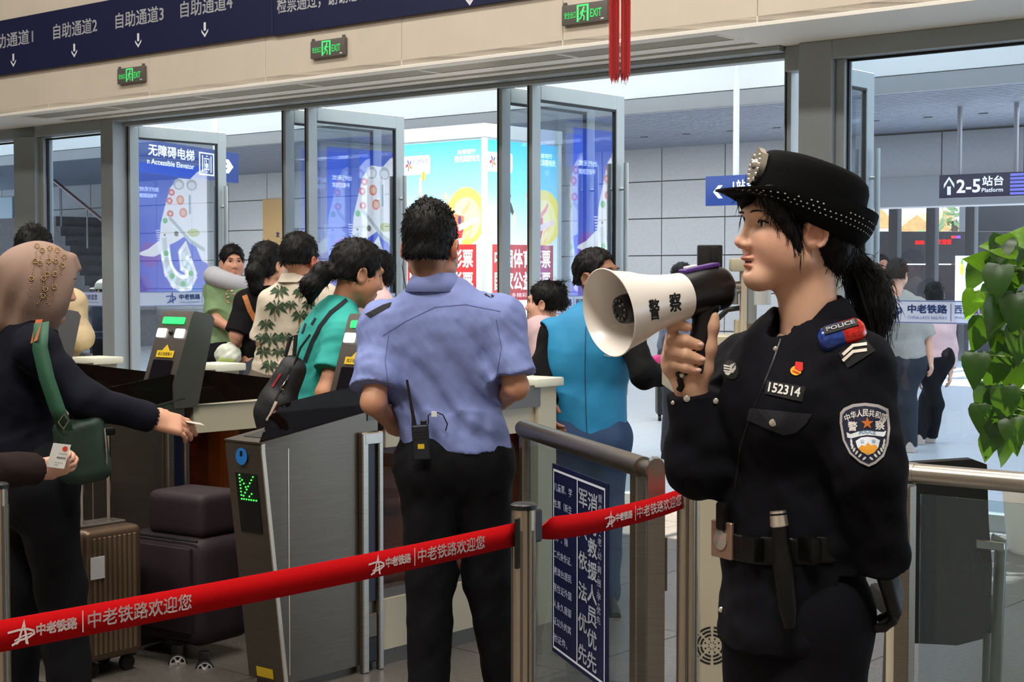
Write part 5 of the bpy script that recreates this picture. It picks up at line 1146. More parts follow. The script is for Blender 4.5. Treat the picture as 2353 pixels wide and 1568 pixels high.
m_skin = MV('skin', .48, sss=.12, bump=(160, .04, .001)); m_hair = M('black_hair', (10, 8, 8), .55, bump=(140, .5, .003), stretch=(1, 1, .12), spec=.25); m_eye = MV('eye', .12); m_vprint = MV('cloth_print', .8)
def tone(V, c, spots=()):
    """skin colour with natural local redness (lips, cheeks, ears)"""
    col = np.tile(np.array(lin(c)[:3]), (len(V), 1))
    for p, r, cc, a in spots:
        w = np.clip(1 - np.linalg.norm((V - np.asarray(p)) / np.asarray(r), axis=1), 0, 1) if hasattr(r, '__len__') else np.clip(1 - np.linalg.norm(V - p, axis=1) / r, 0, 1)
        w = (np.clip(w * 2.2, 0, 1) * a)[:, None]; col = col * (1 - w) + np.array(lin(cc)[:3]) * w
    return col
class Head:
    def __init__(s, c, yaw, pitch=0, sc=(1, 1, 1), roll=0):
        """yaw 0 faces away from the camera, 90 right, 180 the camera, -90 left"""
        y = math.radians(yaw); f = np.array([math.sin(y), math.cos(y), 0]); r = np.array([math.cos(y), -math.sin(y), 0]); p = math.radians(pitch)
        s.f = f * math.cos(p) + ZV * math.sin(p); s.u = np.cross(r, s.f); s.r = r
        if roll:
            a = math.radians(roll); s.r, s.u = s.r * math.cos(a) + s.u * math.sin(a), s.u * math.cos(a) - s.r * math.sin(a)
        s.c = np.asarray(c, float); s.s = np.asarray(sc, float) * np.ones(3); s.R = np.array([s.r, s.f, s.u])
    def __call__(s, x, y, z): return s.c + (np.array([x, y, z]) * s.s) @ s.R
    def skin(s, S, nose=1., jaw=1., k=1., gape=.0016, eye=.0062):
        m = s.s.mean(); e = lambda c, r, kk=.015, op='u': S.ell(s(*c), np.array(r) * s.s, s.R, kk * m, op)
        e((0, -.018, .035), (.073, .092, .083)); e((0, .022, -.016), (.061 * jaw, .066, .074)); e((0, .047, -.070), (.036 * jaw, .038, .040)); e((0, .070, -.092), (.021, .016, .018))
        for q in (-1, 1):
            S.cap(s(q * .052 * jaw, .0, -.055), s(q * .018, .062, -.092), .016 * m, .016 * m, .03 * m); e((q * .036, .055, -.018), (.024, .025, .028), .03); e((q * .042, .034, -.042), (.024, .030, .034), .03)
        S.cap(s(-.028, .077, .036), s(.028, .077, .036), .012 * m, None, .02 * m)
        for q in (-1, 1): e((q * .031, .0985, .014), (.020, .020, .011), .016, 's'); e((q * .031, .081, .0128), (.0165, .012, eye), .002, 's')
        S.cap(s(0, .083, .022), s(0, .098, -.018), .007 * m * nose, .0085 * m * nose, .014 * m); e((0, .101, -.0225), (.0118 * nose, .0105, .0100), .010)
        for q in (-1, 1): e((q * .012, .093, -.028), (.0085, .009, .0075), .008); e((q * .006, .100, -.0345), (.0032, .005, .0025), .002, 's')
        e((0, .0875, -.0535), (.021, .0085, .0055), .006); e((0, .0865 - gape * .5, -.0646 - gape), (.017, .0085, .0060), .006); e((0, .099, -.0590 - gape * .5), (.016, .012, gape), .0012, 's'); e((0, .0885, -.0765), (.017, .006, .005), .008, 's')
        for q in (-1, 1):
            e((q * .073, -.006, -.006), (.010, .020, .032), .008); e((q * .085, -.003, -.002), (.009, .012, .021), .004, 's'); e((q * .084, .004, -.016), (.007, .008, .010), .003, 's'); S.chain([s(q * (.080 + .004 * math.sin(t * .5)), -.008 + .017 * math.cos(t), -.004 + .027 * math.sin(t)) for t in np.linspace(.2, 4.4, 12)], [.0036 * m] * 12, .004 * m)
    def lips(s, a=.85): return [(s(0, .093, -.0535), np.array([.026, .022, .0095]) * s.s.mean(), (200, 104, 96), a), (s(0, .092, -.066), np.array([.024, .020, .0105]) * s.s.mean(), (208, 112, 104), a)]
    def features(s, par, iris=(34, 22, 18), brow=True, lash=True, lens=None):
        m = s.s.mean()
        for q in (-1, 1):
            b = MB(); n = 10; c = s(q * .031, .0632, .0130); R = .0128 * m; vs = []; cs = []
            ax = nrm_(s.f + s.r * 0.0); a_ = s.r; b_ = s.u
            for i in range(n + 1):
                ph = i / n * 1.45
                for k in range(20):
                    an = k * math.pi / 10; vs.append(c + R * (math.cos(ph) * ax + math.sin(ph) * (math.cos(an) * a_ + math.sin(an) * b_))); cs.append(lin((8, 6, 6))[:3] if ph < .2 else lin(iris)[:3] if ph < .5 else lin((226, 220, 214))[:3])
            fc = [(i * 20 + k, i * 20 + (k + 1) % 20, (i + 1) * 20 + (k + 1) % 20, (i + 1) * 20 + k) for i in range(n) for k in range(20)]
            raw_obj('eye', np.array(vs), fc, m_eye, par, 180, np.array(cs))
            lid = MB()
            lid.tube([s(q * (.031 + t), .0785 - 2.6 * abs(t) ** 1.5 - (.005 if t > 0 else 0) * abs(t) / .016, .0188 - 18 * t * t) for t in np.linspace(-.0155, .0165, 9)], .0016 * m, 6); build(lid, 'upper_lid', m_hair, par)
            if brow:
                b = MB(); b.tube([s(q * (.031 + t), .0875 - 12 * max(t, 0) ** 2 * 1.6 - 3 * min(t, 0) ** 2, .0375 - 6 * (t - .004) ** 2) for t in np.linspace(-.02, .022, 8)], [.0018 * m, .0036 * m, .0042 * m, .0042 * m, .0038 * m, .0032 * m, .0024 * m, .001 * m], 6, flat=.5); build(b, 'eyebrow', m_hair, par)
    def hair_short(s, S, t=.012, side=-.035, face=1.0, top=0.):
        m = s.s.mean(); e = lambda c, r, kk=.01, op='u': S.ell(s(*c), np.array(r) * s.s, s.R, kk * m, op)
        e((0, -.018, .035 + top), (.073 + t * .8, .092 + t, .083 + t + top)); e((0, -.05, -.02), (.064 + t * .4, .058 + t * .8, .06), .02)
        S.box(s(0, 0, side - .12), np.array([.2, .3, .12]) * m, s.R, 0, .012, 's'); S.ell(s(0, .088, -.030), np.array([.084, .075, .112 * face]) * s.s, s.R, .008, 's')
        for q in (-1, 1): S.ell(s(q * .08, .0, -.01), np.array([.022, .024, .036]) * s.s, s.R, .008, 's')
def spikes(H, par, n=240, L=.016, front=True, name='hair_tuft'):
    q = MB()
    for i in range(n):
        a = RNG.uniform(0, 2 * math.pi); el = RNG.uniform(.25, 1.0) ** .7 * math.pi / 2
        d = np.array([math.cos(el) * math.cos(a), math.cos(el) * math.sin(a), math.sin(el)]); p = H(d[0] * .080, -.018 + d[1] * .098, .038 + d[2] * .090)
        dd = (d + RNG.normal(size=3) * .35) @ H.R; dd = nrm_(dd + H.u * .35); l = L * RNG.uniform(.5, 1.2)
        q.tube([p - dd * .006, p + dd * l * .6, p + dd * l], [.0035, .0024, .0003], 4, False)
    o = build(q, name, m_hair, par); o['kind'] = 'stuff'
def strands(par, paths, r=.0016, mat=None, name='hair_strands'):
    q = MB()
    for p in paths: q.tube(p, [r * (1 - .7 * i / (len(p) - 1)) for i in range(len(p))], 4, False)
    o = build(q, name, mat or m_hair, par); o['kind'] = 'stuff'; return o
def hand(S, wr, d, palm, side=1, curl=(.5, .5, .5, .5), thumb=.5, sc=1., spread=.0):
    """wr wrist point, d direction of the fingers, palm = direction the palm faces, side=+1 thumb on +cross(d,palm)"""
    d = nrm_(d); palm = nrm_(np.asarray(palm) - d * (np.asarray(palm) @ d)); x = np.cross(d, palm) * side
    P = lambda a, b, c: wr + (a * x + b * d + c * palm) * sc
    S.box(P(0, .048, 0), np.array([.040, .048, .0135]) * sc, (x, d, palm), .013 * sc, .012 * sc); S.cap(wr - d * .03 * sc, P(0, .02, 0), .024 * sc, .022 * sc, .02 * sc, (palm, .8))
    for i, (bx, L, r) in enumerate(((.030, .070, .0088), (.010, .078, .0092), (-.010, .073, .0088), (-.029, .058, .0078))):
        p = P(bx, .088 - .004 * abs(i - 1), 0); an = 0; dd = nrm_(d + x * spread * (1.5 - i))
        for l, t in ((.44, .5), (.32, .9), (.26, .7)):
            an += curl[i] * t * 1.2; nd = dd * math.cos(an) + palm * math.sin(an); q = p + nd * L * l * sc; S.cap(p, q, r * sc, r * .92 * sc, .004 * sc); p = q
    p = P(.034, .022, .004); a1 = nrm_(d * .75 + x * .65 + palm * (.25 + .5 * thumb)); q = p + a1 * .042 * sc; S.cap(p, q, .014 * sc, .0105 * sc, .012 * sc); a2 = nrm_(d * .95 + x * (.25 - .3 * thumb) + palm * .5 * thumb); q2 = q + a2 * .032 * sc; S.cap(q, q2, .0105 * sc, .009 * sc, .004 * sc)
class Fig:
    """a standing figure; joints default to ordinary proportions, px overrides place them as in the photo"""
    def __init__(s, hx, hy, d, yaw, head_yaw=None, pitch=0, k=None, hsc=1., roll=0, **J):
        s.d = d; y = math.radians(yaw); s.f = np.array([math.sin(y), math.cos(y), 0]); s.r = np.array([math.cos(y), -math.sin(y), 0])
        hc = at(hx, hy, d); s.k = k = k or (hc[2] + .12) / 1.70; H = hc[2] + .12; dn = lambda a: -ZV * a * k
        s.H = Head(hc, head_yaw if head_yaw is not None else yaw, pitch, np.ones(3) * hsc, roll)
        j = {}; base = hc - s.f * .03; O = {n: at(*v) if len(v) == 3 else at(v[0], v[1], d) for n, v in J.items()}
        def put(n, v): j[n] = O[n] if n in O else v
        put('neck', base + dn(.155)); put('shR', base + dn(.215) + s.r * .165 * k); put('shL', base + dn(.215) - s.r * .165 * k); put('chest', base + dn(.33)); put('waist', base + dn(.55))
        put('pelvis', np.array([base[0], base[1], .53 * H]))
        for q, n in ((1, 'R'), (-1, 'L')):
            put('el' + n, j['sh' + n] + dn(.29) + s.r * q * .05); put('wr' + n, j['el' + n] + dn(.24) + s.f * .06)
            put('hip' + n, j['pelvis'] + s.r * q * .085 * k); put('kn' + n, np.array([*(j['hip' + n] + s.f * .01)[:2], .285 * H])); put('an' + n, np.array([*(j['hip' + n] + s.r * q * .01 - s.f * .02)[:2], .07]))
        s.j = j
    def torso(s, S, g=0., low=None, kk=.06, w=1., dp=.66, sh=True, flat=False):
        j, k = s.j, s.k
        if sh: S.cap(j['shR'], j['shL'], (.062 + g) * k, None, kk, (s.f, .95)); S.cap(j['neck'], (j['shR'] + j['shL']) / 2, (.05 + g) * k, (.085 + g) * k, kk, (s.f, .8))
        S.cap((j['shR'] + j['shL']) / 2, j['chest'], (.13 * w + g) * k, (.155 * w + g) * k, kk, (s.f, dp)); S.cap(j['chest'], j['waist'], (.155 * w + g) * k, (.135 * w + g) * k, kk, (s.f, dp + .06)); S.cap(j['waist'], j['pelvis'] if low is None else low, (.135 * w + g) * k, (.158 * w + g) * k, kk, (s.f, dp + .08), flat)
    def arm(s, S, n, r=(.052, .043, .036), end=2., g=0., kk=.025, flat=True):
        """end: 1 = elbow, 2 = wrist; sleeve or bare arm"""
        j = s.j; a, b, c = j['sh' + n], j['el' + n], j['wr' + n]; k = s.k
        if end <= 1: S.cap(a, a + (b - a) * end, (r[0] + g) * k, (r[0] + (r[1] - r[0]) * end + g) * k, kk); return
        S.cap(a, b, (r[0] + g) * k, (r[1] + g) * k, kk); t = end - 1; S.cap(b, b + (c - b) * t, (r[1] + g) * k, (r[1] + (r[2] - r[1]) * t + g) * k, kk)
    def cuff_cut(s, S, n, end, r=.12):
        """squares off the sleeve at its end"""
        j = s.j; a, b = (j['sh' + n], j['el' + n]) if end <= 1 else (j['el' + n], j['wr' + n]); t = end if end <= 1 else end - 1
        d = nrm_(b - a); p = a + (b - a) * t; S.cap(p, p + d * .10, r, None, 0, None, True, 's')
    def legs(s, S, g=0., r=(.088, .062, .046), low=None, kk=.03):
        j, k = s.j, s.k
        for n in 'RL':
            S.cap(j['hip' + n], j['kn' + n], (r[0] + g) * k, (r[1] + g) * k, kk); S.cap(j['kn' + n], j['an' + n], (r[1] + g) * k, (r[2] + g) * k, kk)
        S.cap(j['hipR'], j['hipL'], (.095 + g) * k, None, .05, (s.f, 1.02)); S.cap(j['pelvis'] + ZV * .08 * k, j['pelvis'], (.135 + g) * k, (.145 + g) * k, .06, (s.f, .76))
    def shoes(s, par, mat):
        for n in 'RL':
            q = MB(); c = s.j['an' + n] * (1, 1, 0); L = .27 * s.k; w = .046
            out = [(-.35, .6), (-.38, 0), (-.35, -.6)]
            prof = [(0, .0, .0)]
            vs = []; m = 9
            for i in range(m):
                t = i / (m - 1); y = (-.28 + t * 1.0) * L; ww = w * math.sin(min(1, .25 + t * 1.1) * math.pi * .62 + .35) * (1 - .35 * max(0, t - .8) / .2); hh = .085 - .05 * max(0, (t - .3) / .7) if t < .98 else .02
                for a in range(10):
                    an = math.pi * a / 9; vs.append(c + s.f * y + s.r * ww * math.cos(an) + ZV * (.004 + hh * math.sin(an)))
            f = [(i * 10 + a, i * 10 + a + 1, (i + 1) * 10 + a + 1, (i + 1) * 10 + a) for i in range(m - 1) for a in range(9)] + [(i * 10 + 9, i * 10, (i + 1) * 10, (i + 1) * 10 + 9) for i in range(m - 1)] + [tuple(range(10)), tuple(range((m - 1) * 10, m * 10))[::-1]]
            q.add(vs, f); build(q, 'shoe', mat, par, 50)
    def body(s, par, c, h=.006, arms=True, hands=True, curl=.45, nose=1., jaw=1., face=True, spots=(), extra=None, lower=True, hand_spec=None, lip=.35):
        S = Sdf(); s.H.skin(S, nose, jaw); j = s.j
        S.cap(s.H(0, -.022, -.055), j['neck'] - ZV * .02, .050 * s.k, .056 * s.k, .03); s.torso(S, -.02, None, .05)
        for n in 'RL':
            s.arm(S, n, (.046, .038, .027), 2.)
            if hands:
                hs = (hand_spec or {}).get(n, {}); d = hs.get('d', nrm_(j['wr' + n] - j['el' + n])); hand(S, j['wr' + n], d, hs.get('palm', -s.r * (1 if n == 'R' else -1) + s.f * .2), hs.get('side', 1 if n == 'R' else -1), hs.get('curl', (curl,) * 4), hs.get('thumb', .5), s.k * hs.get('sc', 1.))
        s.legs(S, -.012)
        if extra: extra(S)
        V, F = S.mesh(h); col = tone(V, c, (s.H.lips(lip) if face else []) + list(spots))
        o = fast_obj('body', V, F, m_skin, par, col)
        if face: s.H.features(par)
        return o, V, F
def wrinkle(amp, sc, seed=0):
    r = np.random.default_rng(seed); ks = r.normal(size=(5, 3)) * sc; ph = r.uniform(0, 6.28, 5)
    def f(X, Y, Z): return (amp * sum(np.sin(k[0] * X + k[1] * Y + k[2] * Z + p + 1.3 * np.sin(.7 * (k[1] * X + k[2] * Y - k[0] * Z))) for k, p in zip(ks, ph)) / 2.2).astype(np.float32)
    return f

def fuzz(par, V, F, n=900, L=.014, flow=None, lift=.35, r=.0012, H=None, name='hair_strands'):
    """short strands lying on a hair surface"""
    A_, B_, C_ = V[F[:, 0]], V[F[:, 1]], V[F[:, 2]]; nr = np.cross(B_ - A_, C_ - A_); nr /= np.linalg.norm(nr, axis=1)[:, None] + 1e-12
    q = MB()
    for i in RNG.integers(0, len(F), n):
        p, nn = A_[i], nr[i]; f = flow(p) if flow else -ZV
        t = f - nn * (f @ nn) + RNG.normal(size=3) * .25; t = nrm_(t + nn * lift); l = L * RNG.uniform(.5, 1.3)
        q.tube([p - t * .003, p + t * l * .55 , p + t * l + (f - nn * .3) * l * .12], [r, r * .8, r * .15], 3, False)
    o = build(q, name, m_hair, par, 180); o['kind'] = 'stuff'; return o
# ------------------------------------------------------------------ the officer with the megaphone
DO = 2.88; SK = (226, 178, 148)
m_uni = M('police_cloth', (13, 13, 19), .85, bump=(420, .12, .001), spec=.15); m_hat = M('hat_felt', (9, 9, 10), .9, bump=(500, .2, .001), spec=.15); m_silver = M('silver_badge', (214, 208, 196), .25, .8); m_glove = M('black_glove', (12, 12, 13), .6); m_leather = M('black_leather', (9, 9, 9), .42, spec=.3)
off = thing('person', 'police officer in black uniform and brimmed cap speaking into a megaphone', 'person', (at(1830, 1300, DO)[0], DO, 0))
A = lambda x, y, dz=0.: at(x, y, DO + dz)
ft = nrm_([math.sin(math.radians(-118)), math.cos(math.radians(-118)), 0]); rtt = np.array([math.cos(math.radians(-118)), -math.sin(math.radians(-118)), 0])
HO = Head(A(1824, 533, .0), -104, 1, (1.0, 1.04, .93))
S = Sdf(); HO.skin(S, .80, .95, gape=.0042, eye=.0076)
S.cap(HO(0, -.028, -.045), A(1860, 790), .047, .055, .03); S.cap(HO(0, .012, -.075), A(1850, 720), .024, .03, .03)
V1, F1 = S.mesh(.0024)
# right hand round the grip, then the rest of the body
dh = -.02; S = Sdf()
def fing(pts, r): S.chain([A(x, y, dh + z) for x, y, z in pts], r, .005)
fing([(1546, 772, .012), (1546, 752, -.016), (1560, 745, -.03), (1580, 752, -.03)], [.011, .0108, .0102, .009])
fing([(1543, 800, .012), (1546, 784, -.018), (1574, 783, -.034), (1606, 794, -.030)], [.0118, .0118, .0112, .0096])
fing([(1538, 824, .012), (1542, 810, -.018), (1574, 815, -.034), (1610, 828, -.029)], [.0118, .0118, .0110, .0095])
fing([(1540, 846, .010), (1548, 838, -.016), (1574, 844, -.029), (1600, 853, -.024)], [.0108, .0105, .0098, .0085])
S.chain([A(1552, 790, dh + .028), A(1556, 835, dh + .026), A(1585, 880, dh + .014)], [.020, .024, .026], .02)
S.chain([A(1585, 880, dh + .014), A(1612, 850, dh + .012), A(1628, 800, dh + .0), A(1636, 750, dh - .006), A(1640, 728, dh - .008)], [.024, .020, .0140, .0120, .0100], .012)
S.cap(A(1585, 885, dh + .012), A(1598, 940, 0), .027, .028, .02)
S.cap(A(1598, 940, 0), A(1604, 1075, .01), .028, .036, .02); S.cap(A(1604, 1075, .01), A(1715, 880, .13), .036, .036, .03)
S.cap(A(1725, 870, .11), A(1960, 870, -.10), .035, None, .05); S.cap(A(1835, 880), A(1815, 1200), .09, .09, .05, (ft, .75)); S.cap(A(1815, 1200), A(1830, 1400), .095, .11, .05, (ft, .8))
S.cap(A(1965, 870, -.12), A(1998, 1070, -.18), .038, .038, .03); S.cap(A(1998, 1070, -.18), A(2032, 1300, -.13), .036, .027, .03)
S.cap(A(1862, 790), A(1850, 880), .05, .07, .04)
lg = {}
for q, n in ((1, 'R'), (-1, 'L')):
    hp = A(1830, 1400) + rtt * q * .066; kn = np.array([*(hp + rtt * q * .01 + ft * .01)[:2], .46]); an = np.array([*(hp + rtt * q * .02 - ft * .02)[:2], .07]); lg[n] = (hp, kn, an)
    S.cap(hp, kn, .062, .050, .04); S.cap(kn, an, .050, .04, .03)
V2, F2 = S.mesh(.0038)
V, F = np.vstack([V1, V2]), np.vstack([F1, F2 + len(V1)])
spots = HO.lips(.7) + [(HO(-.045, .06, -.028), .050, (232, 158, 138), .28), (HO(.045, .06, -.028), .050, (232, 158, 138), .28), (HO(0, .105, -.024), .018, (226, 160, 140), .4), (HO(-.078, -.006, 0), .035, (222, 146, 124), .45)] + [(A(x, y, dh - .03), .014, (236, 172, 150), .5) for x, y in ((1606, 794), (1610, 828), (1600, 853), (1640, 735))]
fast_obj('body', V, F, m_skin, off, tone(V, SK, spots)); HO.features(off)
q = MB()
for x, y, z in ((1611, 792, -.041), (1615, 826, -.040), (1605, 851, -.034)): q.ball(A(x, y, dh + z), (.006, .003, .004), 6)
o = build(q, 'fingernails', M('nail', (240, 196, 178), .3), off); o['kind'] = 'stuff'
# mouth opening and teeth
q = MB(); q.ball(HO(0, .083, -.0612), (.015, .006, .006), 8, HO.R); build(q, 'mouth', M('mouth_dark', (70, 24, 24), .5), off)
# hair: cap of hair, sideburn, fringe, ponytail
S = Sdf(); e = lambda c, r, kk=.012, op='u': S.ell(HO(*c), np.array(r) * HO.s, HO.R, kk, op)
e((0, -.022, .030), (.077, .094, .084)); e((0, -.06, -.03), (.066, .05, .06), .03); S.ell(HO(0, .078, -.052), np.array([.10, .074, .118]) * HO.s, HO.R, .012, 's')
for q in (-1, 1):
    S.ell(HO(q * .080, -.010, -.004), np.array([.020, .024, .034]) * HO.s, HO.R, .006, 's'); S.chain([HO(q * .056, .072, .070), HO(q * .064, .052, .034), HO(q * .066, .034, .000), HO(q * .067, .022, -.028), HO(q * .068, .016, -.05)], [.016, .016, .012, .007, .002], .012)
S.cap(A(1935, 575, .05), A(1955, 600, .06), .03, .022, .02); S.chain([A(1955, 596, .06), A(1992, 650, .07), A(2012, 710, .06), A(2020, 770, .05)], [.022, .036, .034, .012], .02)
o_, VH, FH = sdf_obj('hair', S, .0035, m_hair, off); fuzz(off, VH, FH, 1500, .03, None, .06, .0009)
ps_ = []
for i in range(120):
    t = RNG.uniform(-1, 1); x = RNG.uniform(-.062, .058); p = HO(x, .078 + RNG.uniform(-.004, .006) - 6 * x * x, .086); L = RNG.uniform(.030, .052) * (.75 + 5 * abs(x)); ps_.append([p, HO(x * 1.03, .090 - 7 * x * x, .086 - L * .5), HO(x * 1.07 + RNG.normal() * .004, .091 - 8.5 * x * x, .086 - L)])
for i in range(90):
    q = -1 if i % 3 else 1; u_ = RNG.uniform(0, 1); p = HO(q * (.064 + .006 * u_), .050 - .02 * u_, .06); ps_.append([p, HO(q * .072, .036 - .012 * u_ + RNG.normal() * .003, .02), HO(q * .0715, .026 - .010 * u_ + RNG.normal() * .003, -.02 - RNG.uniform(0, .035) * (u_ < .4))])
for i in range(160):
    a_ = RNG.normal(size=2) * (14, 0); z = RNG.normal() * .02; ps_.append([A(1955 + a_[0] * .6, 598, .06 + z * .5), A(1994 + a_[0] * 1.6, 650, .065 + z), A(2014 + a_[0] * 1.5, 720, .055 + z), A(2022 + a_[0] + RNG.normal() * 5, 780 + RNG.uniform(-30, 22), .05 + z)])
strands(off, ps_, .0011)
q = MB(); q.lathe(A(1952, 592, .06), A(1975, 625, .06) - A(1952, 592, .06), [(0, 0), (0, .024), (.014, .024), (.014, 0)], 14); build(q, 'hair_tie', M('teal_tie', (110, 176, 200), .5), off)
# ---- hat
ta = math.radians(15); hf = HO.f * (1, 1, 0); hf = nrm_(hf); hfw = hf * math.cos(ta) + ZV * math.sin(ta); hup = ZV * math.cos(ta) - hf * math.sin(ta); hrt = np.cross(hfw, hup); HC = HO(0, -.024, .058)
RA_, RB_ = .110, .092
def hp_(th, z, gr=0., sc=1.): return HC + hfw * (RA_ * sc + gr) * math.cos(th) + hrt * (RB_ * sc + gr) * math.sin(th) + hup * z
n = 48; rings = [(-.012, .99), (.015, 1.0), (.04, .99), (.058, .95), (.067, .86), (.071, .65), (.072, .35), (.072, .01)]; q = MB(); vs = []
for z, sc in rings:
    for k in range(n):
        th = 2 * math.pi * k / n; dip = .006 * math.cos(th) * (z > .05); vs.append(hp_(th, z + dip, 0, sc))
q.add(vs, [(i * n + k, i * n + (k + 1) % n, (i + 1) * n + (k + 1) % n, (i + 1) * n + k) for i in range(len(rings) - 1) for k in range(n)]); ht = build(q, 'cap', m_hat, off, 60)
def brim(th, t):
    """t 0 head band (low) .. 1 outer rim"""
    c = math.cos(th); out = .030 + .036 * max(0, c) ** 2 - .002 * max(0, -c) ** 2; low = -.052 - .010 * max(0, -c) + .036 * max(0, c) ** 1.5; rim = .002 - .028 * max(0, c) ** 3 + .0 * max(0, -c); z = low + (rim - low) * t ** 1.3
    return hp_(th, z, out * math.sin(t * math.pi / 2) ** .8 if t > 0 else 0, .97)
q = MB(); vs = []; m_ = 8
for i in range(m_ + 1):
    for k in range(n): vs.append(brim(2 * math.pi * k / n, i / m_))
for i in range(4):
    for k in range(n): th = 2 * math.pi * k / n; a_, b_ = brim(th, 1) + hup * .004, hp_(th, -.012, .0, .99); vs.append(a_ + (b_ - a_) * (i / 3.) + hup * (-.006 * math.sin(i / 3. * math.pi)))
tot = m_ + 5
q.add(vs, [(i * n + k, (i + 1) * n + k, (i + 1) * n + (k + 1) % n, i * n + (k + 1) % n) for i in range(tot - 1) for k in range(n)]); build(q, 'brim', m_hat, ht, 60)
q = MB()
for k in range(150):
    th = 2 * math.pi * k / 150
    for r_, t in ((0, .50), (1, .64), (2, .78)):
        if (k + r_) % 2: continue
        p, p2, p3 = brim(th, t), brim(th + .03, t), brim(th, t + .06); e1_, e2_ = nrm_(p2 - p), nrm_(p3 - p); nn = nrm_(np.cross(e1_, e2_)); nn = nn if nn @ (p - HC) > 0 else -nn
        if RNG.uniform() < .85: q.quad(*[p + nn * .0008 + e1_ * a_ * .0022 + e2_ * b_ * .0016 for a_, b_ in ((-1, 0), (0, -1), (1, 0), (0, 1))])
o = build(q, 'checker_dots', M('checker_white', (226, 226, 222), .5), ht, None); o['kind'] = 'stuff'
# silver crest at the front
cr = hp_(0.0, .034, .004); a = Art(cr - hrt * 0, -hrt, hup); 
q = MB(); n_f = nrm_(np.cross(-hrt, hup)); n_f = n_f if n_f @ hfw > 0 else -n_f
sh = [(0, .038), (.012, .03), (.024, .026), (.026, .006), (.020, -.014), (.010, -.026), (0, -.032)]; sh = sh + [(-x, y) for x, y in sh[::-1][1:-1]]
q.prism([cr + hrt * x + hup * y - n_f * .008 for x, y in sh], n_f * .012); cb = build(q, 'crest', m_silver, ht)
q = MB(); q.ball(cr + hup * .006, (.011, .011, .011), 8); build(q, 'crest_shield', m_silver, cb)
q = MB()
for s_ in (-1, 1):
    for k in range(6): q.ball(cr + hrt * s_ * (.012 + .008 * math.sin(k / 5 * math.pi)) + hup * (-.024 + .009 * k) + n_f * .0035, (.003, .003, .005), 5)
build(q, 'crest_wreath', m_silver, cb)
# ---- jacket
S = Sdf(); kk = .05
S.cap(A(1718, 838, .14), A(1966, 842, -.12), .056, .056, kk, (ft, .95)); S.cap(A(1852, 808), A(1840, 870), .070, .115, kk, (ft, .8))
S.cap(A(1840, 870), A(1820, 940), .135, .152, kk, (ft, .80)); S.cap(A(1820, 940), A(1815, 1215), .152, .134, kk, (ft, .82)); S.cap(A(1815, 1215), A(1826, 1440), .134, .156, kk, (ft, .86))
S.ell(A(1716, 950, -.03), (.052, .055, .066), None, .05); S.ell(A(1820, 945, -.12), (.055, .048, .068), None, .06)
S.cap(A(1972, 850, -.13), A(1998, 1070, -.18), .060, .058, .05); S.cap(A(1998, 1070, -.18), A(2030, 1316, -.13), .056, .045, .04)
S.cap(A(1714, 850, .14), A(1606, 1072, .01), .058, .058, .05); S.cap(A(1606, 1068, .01), A(1588, 905, -.005), .055, .043, .035)
S.cap(A(1588, 905, -.005) , A(1578, 820, -.012), .06, None, 0, None, True, 's'); S.cap(A(2030, 1308, -.13), A(2044, 1420, -.11), .08, None, 0, None, True, 's')
S.box(A(1822, 1620), (.4, .4, .115), (ft, rtt, ZV), 0, .004, 's'); S.cap(A(1858, 690), A(1822, 788, -.04), .058, .046, .012, None, False, 's')
S.noise(wrinkle(.0026, 26, 3)); S.noise(wrinkle(.0012, 60, 4))
jk, VJ, FJ = sdf_obj('jacket', S, .0045, m_uni, off)
PJ = Proj(VJ, FJ)
# collar
cN = A(1855, 752); q = MB(); vs = []; m_ = 28
for i in range(m_ + 1):
    th = math.radians(20 + 320 * i / m_); d = ft * math.cos(th) + rtt * math.sin(th); fr_ = max(0, math.cos(th)); en = max(0, 1 - min(i, m_ - i) / 5.)
    for r_, z in ((.060, .030), (.066, .044), (.082, .030), (.102 + .032 * en, -.014 - .030 * en), (.098 + .032 * en, -.020 - .032 * en)): vs.append(cN + d * r_ * (1 - .08 * abs(math.sin(th))) + ZV * (z - .072 * fr_ ** 1.2 + .012 * max(0, -math.cos(th))) + ft * .0)
q.add(vs, [(i * 5 + k, i * 5 + k + 1, (i + 1) * 5 + k + 1, (i + 1) * 5 + k) for i in range(m_) for k in range(4)]); cl_ = build(q, 'collar', m_uni, off, 60); sm = cl_.modifiers.new('thickness', 'SOLIDIFY'); sm.thickness = .003
# placket, pocket flap, badges
m_uni2 = M('police_cloth_trim', (24, 25, 34), .7)
PJ.line([(1796, 772), (1776, 830), (1748, 900), (1722, 960), (1700, 1030), (1690, 1110), (1684, 1180)], 3.2, off=.0012); PJ.done('placket', m_black, off)
PJ.poly([(1716, 966), (1722, 938), (1866, 952), (1852, 975), (1828, 996), (1800, 1001), (1760, 985)], off=.003); PJ.done('pocket_flap', m_uni2, off)
PJ.poly([(1762, 874), (1851, 889), (1843, 924), (1757, 905)], (10, 12, 12), .003); PJ.text('152314', lambda i, j: (1768 + 73 * i - 3 * (1 - j) * 1.4, 900 + 13 * i - 22 * j), (232, 230, 222), .02, .0045); PJ.done('number_plate', m_vprint, off)
PJ.poly(ell2(1829, 852, 13, 11), (240, 170, 40), .003); PJ.poly([(1828, 831), (1845, 833), (1845, 851), (1838, 853), (1826, 847)], (214, 40, 28), .0045); PJ.line([(1822, 852), (1836, 858)], 3, (214, 60, 30), .005); PJ.done('league_pin', m_vprint, off)
PJ.poly(ell2(1680, 850, 17, 23, 20, rot=-.25), (10, 10, 12), .003)
for k in range(3): PJ.line([(1664, 840 + 6 * k), (1680, 843 + 6 * k)], 3.4, (226, 220, 210), .0045)
